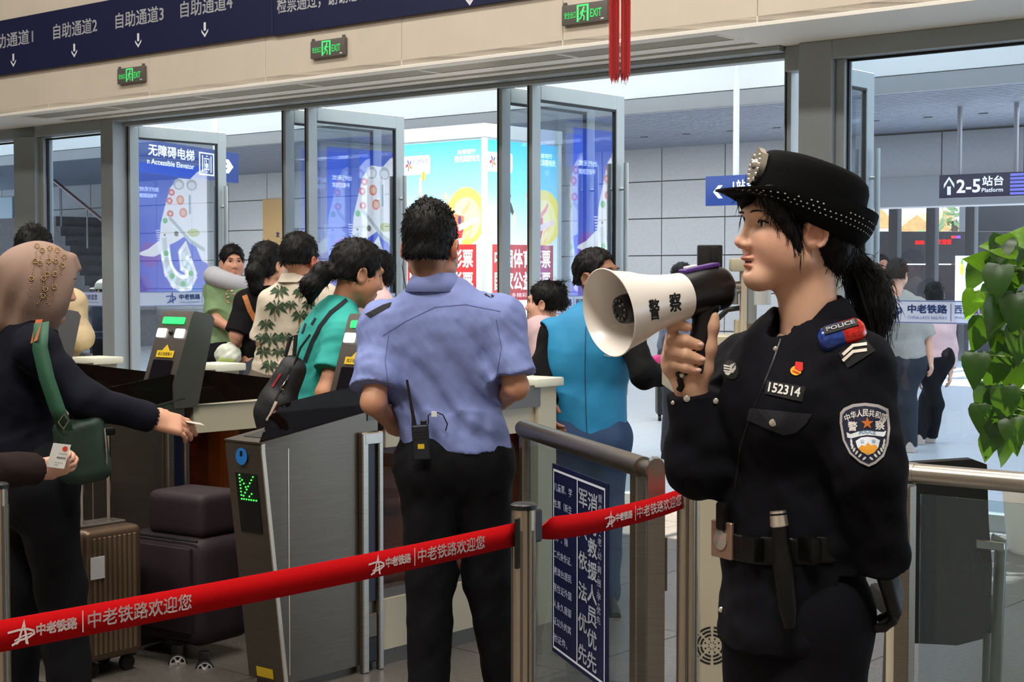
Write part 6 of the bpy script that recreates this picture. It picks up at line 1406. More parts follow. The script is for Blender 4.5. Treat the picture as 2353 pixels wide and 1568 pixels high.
PJ.poly([(1678, 838), (1690, 834), (1691, 848), (1684, 858), (1676, 852)], (196, 192, 184), .0045); PJ.line([(1690, 836), (1683, 846)], 2.5, (14, 14, 16), .005); PJ.poly([(1664, 855), (1680, 857), (1674, 863), (1668, 861)], (226, 220, 210), .0046); PJ.done('chest_badge', m_vprint, off)
q_ = [(1776, 972, 9), (1645, 922, 7), (1578, 917, 8), (1782, 802, 6), (1657, 1402, 7), (1546, 926, 5)]
for x, y, r in q_:
    p = PJ.near(x, y, .001); r_ = nrm_(CAM - p); b = MB(); b.lathe(p, r_, [(0, 0), (0, r * DO / FPX), (.003, r * .9 * DO / FPX), (.004, r * .5 * DO / FPX), (.0042, 0)], 16); build(b, 'button', m_silver, off)
# epaulette with chevrons
PJ.poly([(1926, 812), (1986, 776), (2012, 806), (1948, 846)], (10, 11, 12), .003)
for dy in (0, 14): PJ.line([(1938, 814 + dy), (1960, 794 + dy), (1990, 790 + dy)], 7, (236, 226, 210), .0048)
PJ.done('epaulette', m_vprint, off)
# arm shield
ctr = [(1940, 940), (1960, 931), (1988, 928), (2018, 932), (2040, 942), (2044, 985), (2040, 1020), (2030, 1048), (2012, 1064), (1996, 1071), (1976, 1062), (1953, 1042), (1938, 1012), (1931, 972), (1932, 950)]
cx_, cy_ = 1988, 998; shr = lambda s: [(cx_ + (x - cx_) * s, cy_ + (y - cy_) * s) for x, y in ctr]
PJ.poly(shr(1.03), (176, 172, 170), .003); PJ.poly(shr(.93), (22, 26, 52), .0038)
for i, c_ in enumerate('中华人民共和国'):
    t = (i - 3) / 3; x = 1989 + 42 * t; y = 949 + 11 * t * t; an = .32 * t
    PJ.text(c_, lambda a, b, x=x, y=y, an=an: (x + (a - .5) * 13 * math.cos(an) + (b - .5) * 17 * math.sin(an), y + (a - .5) * 13 * math.sin(an) - (b - .5) * 17 * math.cos(an)), (226, 222, 216), .02, .0048)
for c_, x, y in (('警', 1959, 980), ('察', 2022, 977)): PJ.text(c_, lambda a, b, x=x, y=y: (x + (a - .5) * 22, y - (b - .5) * 22), (226, 222, 216), .02, .0048)
PJ.poly([(1993 + (15 if k % 2 == 0 else 6) * math.sin(k * math.pi / 5), 973 - (15 if k % 2 == 0 else 6) * math.cos(k * math.pi / 5)) for k in range(10)], (206, 110, 40), .0048)
PJ.poly([(1945, 994), (1955, 998), (1972, 992), (1992, 990), (2014, 992), (2030, 993), (2036, 990), (2034, 1000), (2030, 1004), (2014, 1002), (1992, 1000), (1974, 1003), (1956, 1008), (1947, 1006)], (222, 226, 230), .0048)
PJ.text('POLICE', lambda a, b: (1974 + 38 * a, 1000 - 4 * math.sin(a * 3.14) - 8 * b), (70, 140, 180), .01, .0056)
PJ.poly([(1966, 1014), (1978, 1006), (1993, 1004), (2010, 1006), (2022, 1012), (2018, 1030), (2008, 1042), (1994, 1047), (1980, 1040), (1970, 1028)], (224, 230, 236), .0048)
PJ.text('公', lambda a, b: (1977 + 9 * a, 1019 - 9 * b), (80, 140, 180), 0, .0056); PJ.text('安', lambda a, b: (2003 + 9 * a, 1019 - 9 * b), (80, 140, 180), 0, .0056)
PJ.poly([(1972, 1031), (1980, 1023), (1988, 1026), (1994, 1017), (2001, 1024), (2010, 1022), (2018, 1029), (2008, 1041), (1994, 1045), (1980, 1039)], (232, 160, 40), .0056)
for s_ in (-1, 1):
    for k in range(7): t = k / 6; x = 1994 + s_ * (38 - 30 * t ** 2.2); y = 1016 + 40 * t - 2; PJ.poly(ell2(x, y, 5.5, 2.6, 8, rot=s_ * (1.2 - 1.0 * t) + (.5 if s_ > 0 else -.5)), (214, 212, 206), .0048)
PJ.done('arm_shield', m_vprint, off)
# flashing shoulder lamp
a_, b_ = PJ.near(1898, 782, .012), PJ.near(1976, 752, .012); ax_ = nrm_(b_ - a_); L_ = np.linalg.norm(b_ - a_)
lp = MB(); lp.lathe(a_, ax_, [(-.012, 0), (-.012, .012), (-.004, .022), (.006, .0245), (L_ * .52, .0245), (L_ * .52, 0)], 18); lb_ = build(lp, 'shoulder_lamp', M('lamp_blue', (30, 66, 150), .25, noise=(150, .5), coat=.5), off)
lp = MB(); lp.lathe(a_, ax_, [(L_ * .52, 0), (L_ * .52, .0245), (L_ * .95, .0245), (L_ + .004, .020), (L_ + .010, .011), (L_ + .010, 0)], 18); build(lp, 'red_lens', M('lamp_red', (206, 34, 26), .25, noise=(150, .4), coat=.5), lb_)
tocam = nrm_(CAM - a_); up_ = nrm_(np.cross(ax_, tocam)); up_ = up_ if up_[2] > 0 else -up_; fn_ = nrm_(np.cross(ax_, up_)); fn_ = fn_ if fn_ @ tocam > 0 else -fn_
nl = nrm_(fn_ * .75 + up_ * .65); yl = nrm_(np.cross(nl, ax_)); yl = yl if yl @ up_ > 0 else -yl
lp = MB(); lp.box(a_ + ax_ * L_ * .5 + nl * .024, (.030, .009, .0015), (ax_, yl, nl), .001); ll = build(lp, 'lamp_label', m_black, lb_)
tm = MB(); text_mb(tm, 'POLICE', a_ + ax_ * (L_ * .5 - .025) - yl * .0045 + nl * .026, ax_, yl, h=.009, w=.05, bold=.02); build(tm, 'lettering', m_sign_txt, ll, None)
# belt with buckle and kit
S = Sdf(); S.cap(A(1815, 1205), A(1819, 1268), .147, .149, 0, (ft, .86), True); bt, VB_, FB_ = sdf_obj('duty_belt', S, .005, m_leather, off); PB = Proj(np.vstack([VJ, VB_]), np.vstack([FJ, FB_ + len(VJ)]))
p = PB.near(1664, 1240, .004); nb_ = nrm_([-.86, -.5, 0]); tb2 = np.cross(ZV, nb_)
q = MB(); q.box(p + nb_ * .004, (.030, .004, .034), (tb2, nb_, ZV), .003); bk = build(q, 'buckle', M('bronze_buckle', (170, 140, 120), .4, .7), off)
q = MB(); q.lathe(p + nb_ * .008, nb_, [(0, 0), (0, .018), (.002, .019), (.003, .015), (.003, .012), (.0045, .008), (.0045, 0)], 20); build(q, 'buckle_crest', m_silver, bk)
q = MB(); c0_, c1_ = PB.near(1788, 1180, .03), PB.near(1815, 1440, .03); dd_ = nrm_(c1_ - c0_); q.lathe(c0_, dd_, [(0, 0), (0, .0150), (.03, .0155), (.05, .015), (.09, .019), (.17, .016), (.20, .010), (.20, 0)], 18); bt_ = build(q, 'baton_holster', m_leather, off)
q = MB(); q.lathe(c0_ - dd_ * .002, dd_, [(-.002, 0), (-.002, .0145), (.024, .0165), (.026, .0150)], 18); build(q, 'baton_cap', m_silver, bt_)
for x, y, h_ in ((1668, 1186, (.012, .016, .026)), (1728, 1262, (.022, .012, .022)), (1858, 1262, (.024, .012, .022))): q = MB(); p = PB.near(x, y, .004) ; q.box(p, h_, (rtt, ft, ZV), .006); build(q, 'belt_pouch', m_leather, off)
# trousers, left glove, shoes
S = Sdf()
for n in 'RL':
    hp, kn, an = lg[n]; S.cap(hp, kn, .092, .082, .04); S.cap(kn, an, .082, .070, .04)
S.cap(lg['R'][0], lg['L'][0], .082, None, .05, (ft, .95)); S.cap(A(1820, 1330), A(1826, 1420), .120, .128, .05, (ft, .82))
for n in 'RL': S.cap(lg[n][2] - ZV * .02, lg[n][2] - ZV * .14, .12, None, 0, None, True, 's')
S.noise(wrinkle(.0025, 22, 9)); sdf_obj('trousers', S, .008, m_uni, off)
S = Sdf(); hand(S, A(2034, 1300, -.13), (A(2062, 1400, -.10) - A(2034, 1300, -.13)), np.array([-.9, .3, 0]), 1, (.5, .55, .6, .65), .4, .98); sdf_obj('glove', S, .004, m_glove, off)
fo = Fig.__new__(Fig); fo.j = {'anR': lg['R'][2], 'anL': lg['L'][2]}; fo.k = .97; fo.f = ft; fo.r = rtt; fo.shoes(off, m_leather)

# ------------------------------------------------------------------ megaphone
B0, B1 = A(1668, 659, .02), A(1398, 719, -.115); mx_ = nrm_(B1 - B0); ML = np.linalg.norm(B1 - B0)
mg = thing('megaphone', 'white and black megaphone held by the officer', 'megaphone', B0 - ZV * .15)
q = MB(); pr = [(0, .0), (0, .030), (.006, .037), (.016, .041), (.06, .0425), (.106, .0425)]; q.lathe(B0, mx_, pr, 40); build(q, 'rear_body', M('megaphone_black', (15, 15, 17), .38), mg)
pr = [(.104, .0), (.104, .0435), (.122, .0445), (.145, .047), (.170, .0515), (.195, .058), (.215, .065), (ML - .016, .073), (ML - .004, .0785), (ML, .0800), (ML + .001, .0785), (ML - .006, .0755), (ML - .02, .069), (.205, .055), (.18, .046), (.15, .038), (.13, .03), (.13, 0)]
q = MB(); q.lathe(B0, mx_, pr, 56); hn = build(q, 'horn', M('megaphone_white', (246, 238, 228), .3, coat=.3), mg, 50)
q = MB(); q.lathe(B0, mx_, [(.125, .027), (ML - .035, .0265), (ML - .026, .024), (ML - .025, .010), (ML - .022, .008), (ML - .022, 0)], 28); bc = build(q, 'reflex_cone', m_black, mg)
q = MB()
for k in range(10):
    t = k * math.pi / 5; e1_ = nrm_(np.cross(mx_, ZV)); e2_ = np.cross(mx_, e1_); q.ball(B0 + mx_ * (ML - .024) + (math.cos(t) * e1_ + math.sin(t) * e2_) * .017, .003, 5)
build(q, 'cone_rivets', m_gface, bc)
PH = Proj(np.array([v.co for v in hn.data.vertices]) + PLOC[mg.name], [tuple(f.vertices) for f in hn.data.polygons])
PH.text('警', lambda a, b: (1492 + 24 * a + 4 * (1 - b) - 2, 737 - 3 * a - 48 * b), (18, 16, 16), .02, .0012); PH.text('察', lambda a, b: (1537 + 27 * a + 3 * (1 - b), 718 - 3 * a - 44 * b), (18, 16, 16), .02, .0012); PH.done('lettering', m_vprint, hn)
q = MB(); up2 = nrm_(ZV - mx_ * (ZV @ mx_)); q.box(B0 + mx_ * .055 + up2 * .044, (.040, .012, .004), (mx_, np.cross(up2, mx_), up2), .003); ct = build(q, 'control_plate', M('purple_plate', (84, 50, 130), .3), mg)
q = MB(); q.box(B0 + mx_ * .075 + up2 * .049, (.012, .007, .003), (mx_, np.cross(up2, mx_), up2), .002); build(q, 'switch', m_sign_txt, ct)
q = MB(); q.lathe(B0 - mx_ * .012, mx_, [(0, 0), (0, .014), (.004, .017), (.014, .018), (.014, 0)], 18); build(q, 'knob', M('knob_grey', (150, 142, 128), .4), mg)
S = Sdf(); S.cap(A(1622, 700, dh), A(1594, 858, dh), .0200, .0185, .01, (nrm_([.3, 1, 0]), .95)); S.cap(A(1640, 705, dh), A(1572, 712, dh), .012, .012, .012); S.cap(A(1596, 850, dh), A(1566, 858, dh - .005), .014, .012, .01); sdf_obj('grip', S, .003, m_black, mg)
q = MB(); q.tube([A(1566, 858, dh - .012), A(1562, 872, dh - .02), A(1566, 888, dh - .018), A(1560, 898, dh - .01)], .006, 8, flat=.4); st_ = build(q, 'wrist_strap', m_leather, mg)
q = MB(); q.ball(A(1567, 863, dh - .022), (.005, .003, .005), 6); build(q, 'strap_rivet', m_silver, st_)
# ------------------------------------------------------------------ everyone else
m_navy_knit = M('navy_knit', (16, 18, 30), .9, bump=(300, .25, .002), spec=.2); m_dkpants = M('black_trousers', (15, 15, 18), .85, bump=(300, .15, .001), spec=.2); m_shoe = M('dark_shoe', (20, 19, 19), .5); m_wshoe = M('canvas_shoe', (190, 176, 166), .7)
def dress(F, P, top, bottom, sleeve=.62, hem=None, g=.012, w=1.0, h=.007, seed=1, amp=.0025, dp=.66, shoes=None, k=.05, folds=None, pr=(.088, .066, .054), lowg=.02):
    S = Sdf(); low = F.j['pelvis'] + ZV * .02 if hem is None else np.array([*F.j['pelvis'][:2], hem + .06])
    for n in 'RL': F.arm(S, n, (.058, .052, .044) if sleeve > 1 else (.064, .074, .05), sleeve, g * .5, .035)
    for n in 'RL': F.cuff_cut(S, n, sleeve)
    F.torso(S, g, low, k, w, dp, True, True)
    S.cap(F.j['neck'] + ZV * .16, F.j['neck'] - ZV * .0 + F.f * .012, .06 * F.k, .052 * F.k, .01, None, False, 's')
    if folds: folds(S)
    S.noise(wrinkle(amp, 24, seed)); S.noise(wrinkle(amp * .45, 60, seed + 7))
    t = sdf_obj('top', S, h, top, P)
    S = Sdf(); F.legs(S, lowg, pr); 
    for n in 'RL': a = F.j['an' + n]; S.box(a * (1, 1, 0) - ZV * .06, (.2, .2, .10), (F.f, F.r, ZV), 0, 0, 's')
    S.noise(wrinkle(.003, 24, seed + 3)); sdf_obj('trousers', S, h * 1.3, bottom, P); F.shoes(P, shoes or m_shoe)
    return t
def person(label, F): return thing('person', label, 'person', (F.j['pelvis'][0], F.j['pelvis'][1], 0))
def hair_mesh(F, P, fn, h=.005, n=700, L=.020, lift=.25):
    S = Sdf(); fn(S, F.H); S.noise(wrinkle(.0018, 110, 5)); o, V, Fc = sdf_obj('hair', S, h, m_hair, P)
    fuzz(P, V, Fc, n, L, lambda p: nrm_(-ZV * .6 + (p - F.H.c) * (1, 1, 0) * 3 - F.H.f * .0), lift, .0016); return o

# ---- man in the blue uniform shirt, seen from behind
F = Fig(990, 572, 5.2, 8, 14, -4, k=1.02, hsc=1.12, neck=(1000, 672), shL=(884, 752, 5.22), shR=(1146, 738, 5.16), elL=(858, 925, 5.12), wrL=(915, 985, 5.34), elR=(1186, 890, 5.12), wrR=(1120, 945, 5.36), chest=(1012, 800, 5.22), waist=(1036, 950, 5.22), pelvis=(1042, 1050, 5.22), hipL=(985, 1070, 5.2), hipR=(1104, 1065, 5.22), knL=(990, 1330, 5.2), knR=(1122, 1330, 5.25), anL=(985, 1600, 5.2), anR=(1165, 1590, 5.3))
P = person('man in light blue uniform shirt with a radio on his belt, seen from behind', F)
S5 = {'R': dict(d=at(1040, 930, 5.5) - at(1120, 945, 5.36), palm=(0, .2, -1)), 'L': dict(d=at(985, 985, 5.5) - at(915, 985, 5.34), palm=(0, .2, -1))}
F.body(P, (206, 150, 118), .006, hand_spec=S5, spots=[(F.H(q * .078, -.006, 0), .05, (214, 120, 96), .6) for q in (-1, 1)] + [(F.H(0, -.085, -.055), .075, (84, 56, 46), .75)])
def bluefolds(S):
    c = at(1020, 900, 5.1)
    def f(X, Y, Z):
        a_, b_ = (X - c[0]), (Z - c[2]); s_ = (a_ * .62 + b_ * .78) + .03 * np.sin(9 * (a_ - b_)); t_ = (a_ * .78 - b_ * .62)
        env = np.clip(1 - np.abs(b_ + .02) / .26, 0, 1) * (.55 + .45 * np.sin(7 * t_ + 1.2)); hem = np.clip(1 - np.abs(b_ + .13) / .07, 0, 1)
        return (-.0125 * env * np.sin(2 * math.pi * s_ / .105) - .003 * env * np.sin(2 * math.pi * s_ / .05 + 1) - .006 * hem * np.sin(2 * math.pi * a_ / .07)).astype(np.float32)
    S.noise(f)
m_bshirt = M('pale_blue_shirt', (128, 142, 198), .75, bump=(260, .12, .002))
t_, VT, FT = dress(F, P, m_bshirt, m_dkpants, .83, None, .020, 1.08, .006, 11, .003, .62, folds=bluefolds, lowg=.014)
PS = Proj(VT, FT)
PS.line([(880, 772), (930, 740), (1000, 706), (1070, 700), (1150, 716)], 1.6, off=.0012); PS.line([(893, 770), (885, 830), (893, 890)], 1.6, off=.0012); PS.line([(1140, 735), (1152, 800), (1140, 870)], 1.6, off=.0012); PS.done('seam', M('shirt_seam', (84, 94, 148), .8), P)
PS.poly([(838, 722), (880, 700), (900, 694), (896, 704), (850, 730)], (14, 14, 18), .004); PS.poly([(1080, 652), (1110, 664), (1136, 680), (1128, 684), (1096, 668)], (14, 14, 18), .004); PS.done('shoulder_board', m_vprint, P)
cN = F.j['neck'] + ZV * .018; q = MB(); vs = []; m_ = 26
for i in range(m_ + 1):
    th = math.radians(25 + 310 * i / m_); d = F.f * math.cos(th) + F.r * math.sin(th)
    for r_, z in ((.062, .036), (.067, .044), (.080, .026), (.098, -.016)): vs.append(cN + d * r_ * (1 if abs(math.sin(th)) < .5 else 1.03) + ZV * (z - .03 * max(0, math.cos(th))))
q.add(vs, [(i * 4 + k, i * 4 + k + 1, (i + 1) * 4 + k + 1, (i + 1) * 4 + k) for i in range(m_) for k in range(3)]); c_ = build(q, 'collar', m_bshirt, P, 60); sm = c_.modifiers.new('t', 'SOLIDIFY'); sm.thickness = .003
hair_mesh(F, P, lambda S, H: H.hair_short(S, .007, -.034, 1.0, .012), n=1400, L=.012); spikes(F.H, P, 520, .024)
S = Sdf(); S.cap(at(1036, 990, 5.22), at(1040, 1014, 5.22), .168, .168, 0, (F.f, .74), True); sdf_obj('belt', S, .006, m_leather, P)
q = MB(); H = F.H; q.tube([H(.078, .012, .028), H(.086, -.014, .018), H(.084, -.020, -.006), H(.076, -.006, -.030), H(.070, .05, -.05)], .0016, 5); build(q, 'mask_loop', m_sign_txt, P)
S = Sdf(); S.ell(H(.0, .075, -.062), np.array([.058, .036, .042]) * 1.1, H.R, .01); S.ell(H(0, .06, -.06), np.array([.053, .035, .045]) * 1.1, H.R, .006, 's'); sdf_obj('face_mask', S, .004, M('mask_blue', (178, 206, 214), .8), P)
q = MB(); q.tube([H(-.083, -.01, -.01), H(-.088, .01, -.03), H(-.085, -.01, -.05), at(935, 680, 5.19)], .0015, 5); build(q, 'earpiece_cord', m_black, P)
# radio on the belt
ra = thing('two_way_radio', 'black two-way radio with a long aerial on the belt of the blue-shirted man', 'radio', at(965, 1060, 5.0))
Yr = 5.035
def rbox(nm, x0, y0, x1, y1, Y, dep, mat, par, bev=.004, tilt=0.): a_, b_ = at(x0, y1, Y), at(x1, y0, Y); q = MB(); t = math.radians(tilt); q.box((a_ + b_) / 2 + (0, dep / 2, 0), ((b_[0] - a_[0]) / 2, dep / 2, (b_[2] - a_[2]) / 2), ((math.cos(t), 0, math.sin(t)), (0, 1, 0), (-math.sin(t), 0, math.cos(t))), bev); return build(q, nm, mat, par)
m_rad = M('radio_black', (22, 26, 34), .5); bdy = rbox('body', 948, 978, 986, 1058, Yr, .035, m_rad, ra, .004, 4); rbox('label', 960, 1021, 975, 1032, Yr - .001, .002, m_yel, bdy, 0, 3)
for k in range(3): rbox('speaker_slot', 950, 990 + 8 * k, 982, 993 + 8 * k, Yr - .0015, .003, m_rubber, bdy, 0, 4)
rbox('knob', 966, 966, 980, 980, Yr + .005, .02, m_black, ra, .003)
q = MB(); q.tube([at(952, 980, Yr + .015), at(950, 960, Yr + .015), at(943, 920, Yr + .012), at(935, 873, Yr + .01)], [.009, .006, .0045, .004], 8); build(q, 'aerial', m_black, ra)
q = MB(); q.tube([at(984, 975, Yr + .01), at(984, 955, Yr), at(1000, 946, Yr), at(1018, 954, Yr + .005), at(1028, 975, Yr + .02), at(1024, 990, Yr + .03)], .0022, 6); build(q, 'cable', m_black, ra); rbox('cable_tag', 991, 946, 1004, 959, Yr - .004, .004, m_sign_txt, ra, .001)

# ---- woman in the beaded headscarf
F = Fig(98, 652, 5.15, 62, 62, -14, k=.95, hsc=1.05, neck=(62, 745, 5.16), shR=(80, 800, 5.02), shL=(40, 790, 5.36), chest=(52, 880, 5.2), waist=(45, 1010, 5.2), pelvis=(70, 1110, 5.2), elR=(196, 922, 4.98), wrR=(352, 962, 5.1), elL=(-30, 930, 5.45), wrL=(20, 1040, 5.5), hipR=(100, 1130, 5.12), hipL=(50, 1125, 5.28), knR=(140, 1350, 5.15), knL=(45, 1350, 5.3), anR=(165, 1610, 5.12), anL=(40, 1590, 5.3))
P = person('woman in a beaded taupe headscarf and navy sweater holding out a card', F)
F.body(P, (214, 160, 130), .0055, hand_spec={'R': dict(d=at(440, 985, 5.16) - at(352, 962, 5.1), palm=(-.1, .8, -.75), side=1, curl=(.28, .34, .42, .5), thumb=.75, sc=1.1)})
dress(F, P, m_navy_knit, m_dkpants, 1.97, None, .014, .98, .007, 21, .0025, .8, lowg=.02)
m_scarf = M('taupe_scarf', (150, 122, 106), .75, bump=(400, .15, .001))
S = Sdf(); H = F.H; S.ell(H(0, -.012, .035), np.array([.088, .108, .100]), H.R, .02); S.ell(H(0, .03, -.02), np.array([.080, .072, .105]), H.R, .03); S.cap(H(0, .07, .098), H(0, .095, .075), .018, .010, .03); S.cap(H(0, -.02, -.06), F.j['neck'] + ZV * .02, .085, .095, .05); S.cap(H(0, -.05, .0), at(20, 730, 5.2), .09, .06, .06); S.chain([H(0, -.09, .02), at(10, 700, 5.18), at(-10, 735, 5.15)], [.05, .06, .05], .05)
S.ell(H(0, .125, -.012), np.array([.052, .075, .075]), H.R, .012, 's')
def scf(X, Y, Z): return (.0045 * np.sin(70 * (X - .55 * (Z - 1.4)) + 9 * Z) * np.clip((1.50 - Z) * 8, 0, 1)).astype(np.float32)
S.noise(scf); o_, VS, FS = sdf_obj('headscarf', S, .005, m_scarf, P); PH2 = Proj(VS, FS)
q = MB(); m_bead = M('gold_bead', (206, 176, 130), .25, .8)
for path in ([(85, 565), (80, 600), (72, 640), (68, 680)], [(97, 575), (92, 605), (100, 640), (98, 680), (84, 700)], [(115, 570), (112, 600), (108, 630), (104, 665), (112, 700)], [(132, 575), (128, 600), (126, 630), (125, 660), (120, 690)], [(148, 590), (144, 610), (142, 630)]):
    for (x0, y0), (x1, y1) in zip(path[:-1], path[1:]):
        for t in np.linspace(0, 1, 9): q.ball(PH2.near(x0 + (x1 - x0) * t + RNG.normal() * 1.5, y0 + (y1 - y0) * t, .002), .0018, 4)
        pass
        for k in range(8): q.ball(PH2.near(x0 + 5 * math.cos(k * .785), y0 + 5 * math.sin(k * .785), .003), .0026, 4)
o = build(q, 'beads', m_bead, P); o['kind'] = 'stuff'
q = MB()
for k in range(14): t = 2 * math.pi * k / 14; d = nrm_(at(440, 985, 5.16) - at(352, 962, 5.1)); e1_ = nrm_(np.cross(d, ZV)); e2_ = np.cross(d, e1_); q.ball(at(356, 964, 5.1) + (math.cos(t) * e1_ + math.sin(t) * e2_) * .031, .005, 5)
build(q, 'bead_bracelet', M('dark_beads', (50, 26, 24), .3), P)
cd = MB(); c_ = at(446, 972, 5.17); cd.box(c_, (.030, .020, .0006), ((.8, .45, -.2), (-.45, .8, .1), (0, .2, 1))); tag(build(cd, 'id_card', M('pale_card', (206, 204, 190), .3)), 'pale card held out over the gate by the woman in the headscarf', 'card')
# shoulder bag
bg_ = thing('shoulder_bag', 'dark green shoulder bag with a wide strap on the woman in the headscarf', 'bag', at(190, 1115, 4.98)); m_bag = M('green_nylon', (26, 50, 38), .55, bump=(120, .2, .003))
S = Sdf(); S.box(at(190, 1035, 4.97), (.082, .045, .105), ((.95, .2, .15), (-.2, .95, 0), (-.15, 0, 1)), .035, .01); S.noise(wrinkle(.003, 30, 5)); sdf_obj('pouch', S, .006, m_bag, bg_)
q = MB(); st_ = [(96, 742, 4.93), (92, 800, 4.905), (108, 870, 4.90), (132, 940, 4.90), (150, 985, 4.91)]
vs = []
for i, (x, y, Y) in enumerate(st_): c = at(x, y, Y); vs += [c - np.array([.024, 0, .004]), c + np.array([.024, 0, .004])]
q.add(vs, [(2 * i, 2 * i + 1, 2 * i + 3, 2 * i + 2) for i in range(len(st_) - 1)]); sp = build(q, 'strap', M('strap_green', (44, 92, 66), .6), bg_); sm = sp.modifiers.new('t', 'SOLIDIFY'); sm.thickness = .003
q = MB(); q.add([at(70, 790, 4.915), at(82, 735, 4.935), at(98, 734, 4.93), at(86, 782, 4.90)], [(0, 1, 2, 3)]); build(q, 'orange_strap', M('strap_orange', (196, 104, 56), .6), bg_)
q = MB(); fr_ = [at(146, 951, 4.89), at(158, 966, 4.89), at(146, 986, 4.89), at(134, 970, 4.89), at(146, 951, 4.89)]; q.tube(fr_, .003, 6); build(q, 'buckle', m_chrome, bg_)
q = MB(); q.tube([at(240, 985, 4.95), at(243, 1020, 4.94), at(246, 1075, 4.95)], .003, 6); build(q, 'zip', m_chrome, bg_)

# ---- hand with an identity card at the left edge
F = Fig(-190, 560, 4.6, 75, 75, 0, k=1.0, shR=(-150, 740, 4.5), elR=(-80, 1085, 4.55), wrR=(92, 1078, 4.75))
P = person('person in a brown sleeve at the left edge holding up an identity card', F)
F.body(P, (222, 172, 146), .006, hand_spec={'R': dict(d=at(160, 1066, 4.80) - at(92, 1078, 4.75), palm=(.1, .8, .35), side=-1, curl=(.55, .6, .7, .8), thumb=.7, sc=.92)})
dress(F, P, M('brown_knit', (40, 28, 26), .85, bump=(300, .2, .002), spec=.2), m_dkpants, 1.96, None, .012, 1.0, .008, 31); hair_mesh(F, P, lambda S, H: H.hair_short(S))
a0_, a1_ = at(108, 1072, 4.72), at(152, 1018, 4.76); cx2 = nrm_(at(152, 1024, 4.74) - at(117, 1020, 4.74)); cy2 = nrm_(at(121, 1020, 4.74) - at(106, 1072, 4.74)); nn = nrm_(np.cross(cx2, cy2)); nn = nn if nn @ (CAM - a0_) > 0 else -nn
ic = thing('identity_card', 'white identity card with a red emblem held at the left edge', 'card', at(130, 1076, 4.74))
c_ = at(135, 1048, 4.735); q = MB(); q.box(c_, (.027, .038, .0005), (cx2, cy2, nn)); build(q, 'card', M('card_white', (236, 236, 230), .35), ic)
a = Art(c_ + nn * .001, cx2, cy2); a.n = nn; a.ell(.013, .024, .008, .008, (224, 70, 44)); a.text('中华人民共和国', -.002, .006, .026, .004, (40, 40, 50)); a.text('居民身份证', -.004, -.008, .028, .006, (40, 40, 50), .02); a.text('2015.06.01', -.006, -.022, .024, .003, (40, 40, 50)); a.text('长期', -.006, -.030, .012, .003, (40, 40, 50)); a.done('print', m_print, ic)

# ---- man in the neck pillow
F = Fig(534, 606, 11., 158, 158, 0, k=.98, hsc=1.0, shL=(548, 672, 10.95), shR=(494, 672, 11.05), elR=(497, 735, 10.9), wrR=(540, 762, 10.75), elL=(562, 740, 10.95), wrL=(560, 775, 10.8))
P = person('man in a green T-shirt with a grey neck pillow in the left doorway', F)
F.body(P, (206, 150, 124), .007); t_, VT, FT = dress(F, P, M('sage_shirt', (128, 156, 112), .85), m_dkpants, .85, None, .018, 1.0, .009, 41, .003, lowg=.02); hair_mesh(F, P, lambda S, H: (H.hair_short(S, .014, -.02, .92, .004)), .006)
pr_ = Proj(VT, FT)
for k in range(16): x, y = RNG.uniform(520, 548), RNG.uniform(665, 705); pr_.poly(ell2(x, y, 3, 2.2, 7), ((206, 186, 150), (214, 150, 120), (226, 220, 196))[k % 3], .006)
pr_.done('chest_print', m_vprint, P)
S = Sdf(); c = F.j['neck'] + ZV * .05; pts = [c + (F.r * math.sin(t) * .125 + F.f * math.cos(t) * .125) + ZV * (-.022 - .015 * math.cos(t) + .035 * math.sin(t)) for t in np.linspace(-2.5, 2.5, 13)]; S.chain(pts, [.058, .064, .066, .066, .062, .058, .056, .058, .062, .066, .066, .064, .058], .02); pw = thing('neck_pillow', 'light grey horseshoe neck pillow on the man in green', 'pillow', c - ZV * .06); sdf_obj('cushion', S, .008, M('grey_plush', (186, 188, 196), .95, bump=(200, .3, .003)), pw); q = MB(); q.tube([p + ZV * .002 + nrm_(p - c) * .056 for p in pts], .003, 5); build(q, 'seam', M('plush_seam', (140, 142, 150), .9), pw)

# ---- woman in the black crop top
F = Fig(618, 612, 8.9, 20, 35, 0, k=.95, hsc=1.0, shL=(568, 695, 8.85), shR=(650, 690, 8.95), elL=(543, 770, 8.8), wrL=(542, 820, 8.95), chest=(610, 720, 8.9), waist=(590, 800, 8.9))
P = person('woman in a black top with a tan shoulder strap, seen from behind', F)
F.body(P, (226, 168, 138), .007); t_, VT, FT = dress(F, P, M('black_jersey', (16, 16, 18), .85, spec=.2), M('grey_denim', (66, 70, 80), .9), .95, float(at(600, 815, 8.9)[2]), .006, .95, .008, 51, .002, lowg=.012)
hair_mesh(F, P, lambda S, H: (H.hair_short(S, .016, -.06, .95, .006), S.chain([H(0, -.09, .01), H(0, -.12, -.04), H(.005, -.11, -.12), H(0, -.10, -.17)], [.05, .045, .035, .015], .03)), .006)
pr_ = Proj(VT, FT); pr_.line([(563, 682), (575, 715), (592, 745), (604, 760)], 12, (182, 112, 60), .005); pr_.done('bag_strap', m_vprint, P)
bgp = thing('carrier_bag', 'translucent carrier bag of greens held by the woman in black', 'bag', at(526, 840, 8.8)); S = Sdf(); S.ell(at(524, 820, 8.8), (.075, .06, .07)); S.cap(at(526, 812, 8.8), at(540, 790, 8.85), .04, .015, .04); S.noise(wrinkle(.004, 50, 6)); sdf_obj('bag', S, .007, M('thin_plastic', (216, 222, 206), .35, spec=.6), bgp); q = MB(); q.ball(at(520, 832, 8.745), (.05, .015, .03), 7); build(q, 'greens', M('leafy_green', (150, 170, 90), .7), bgp)

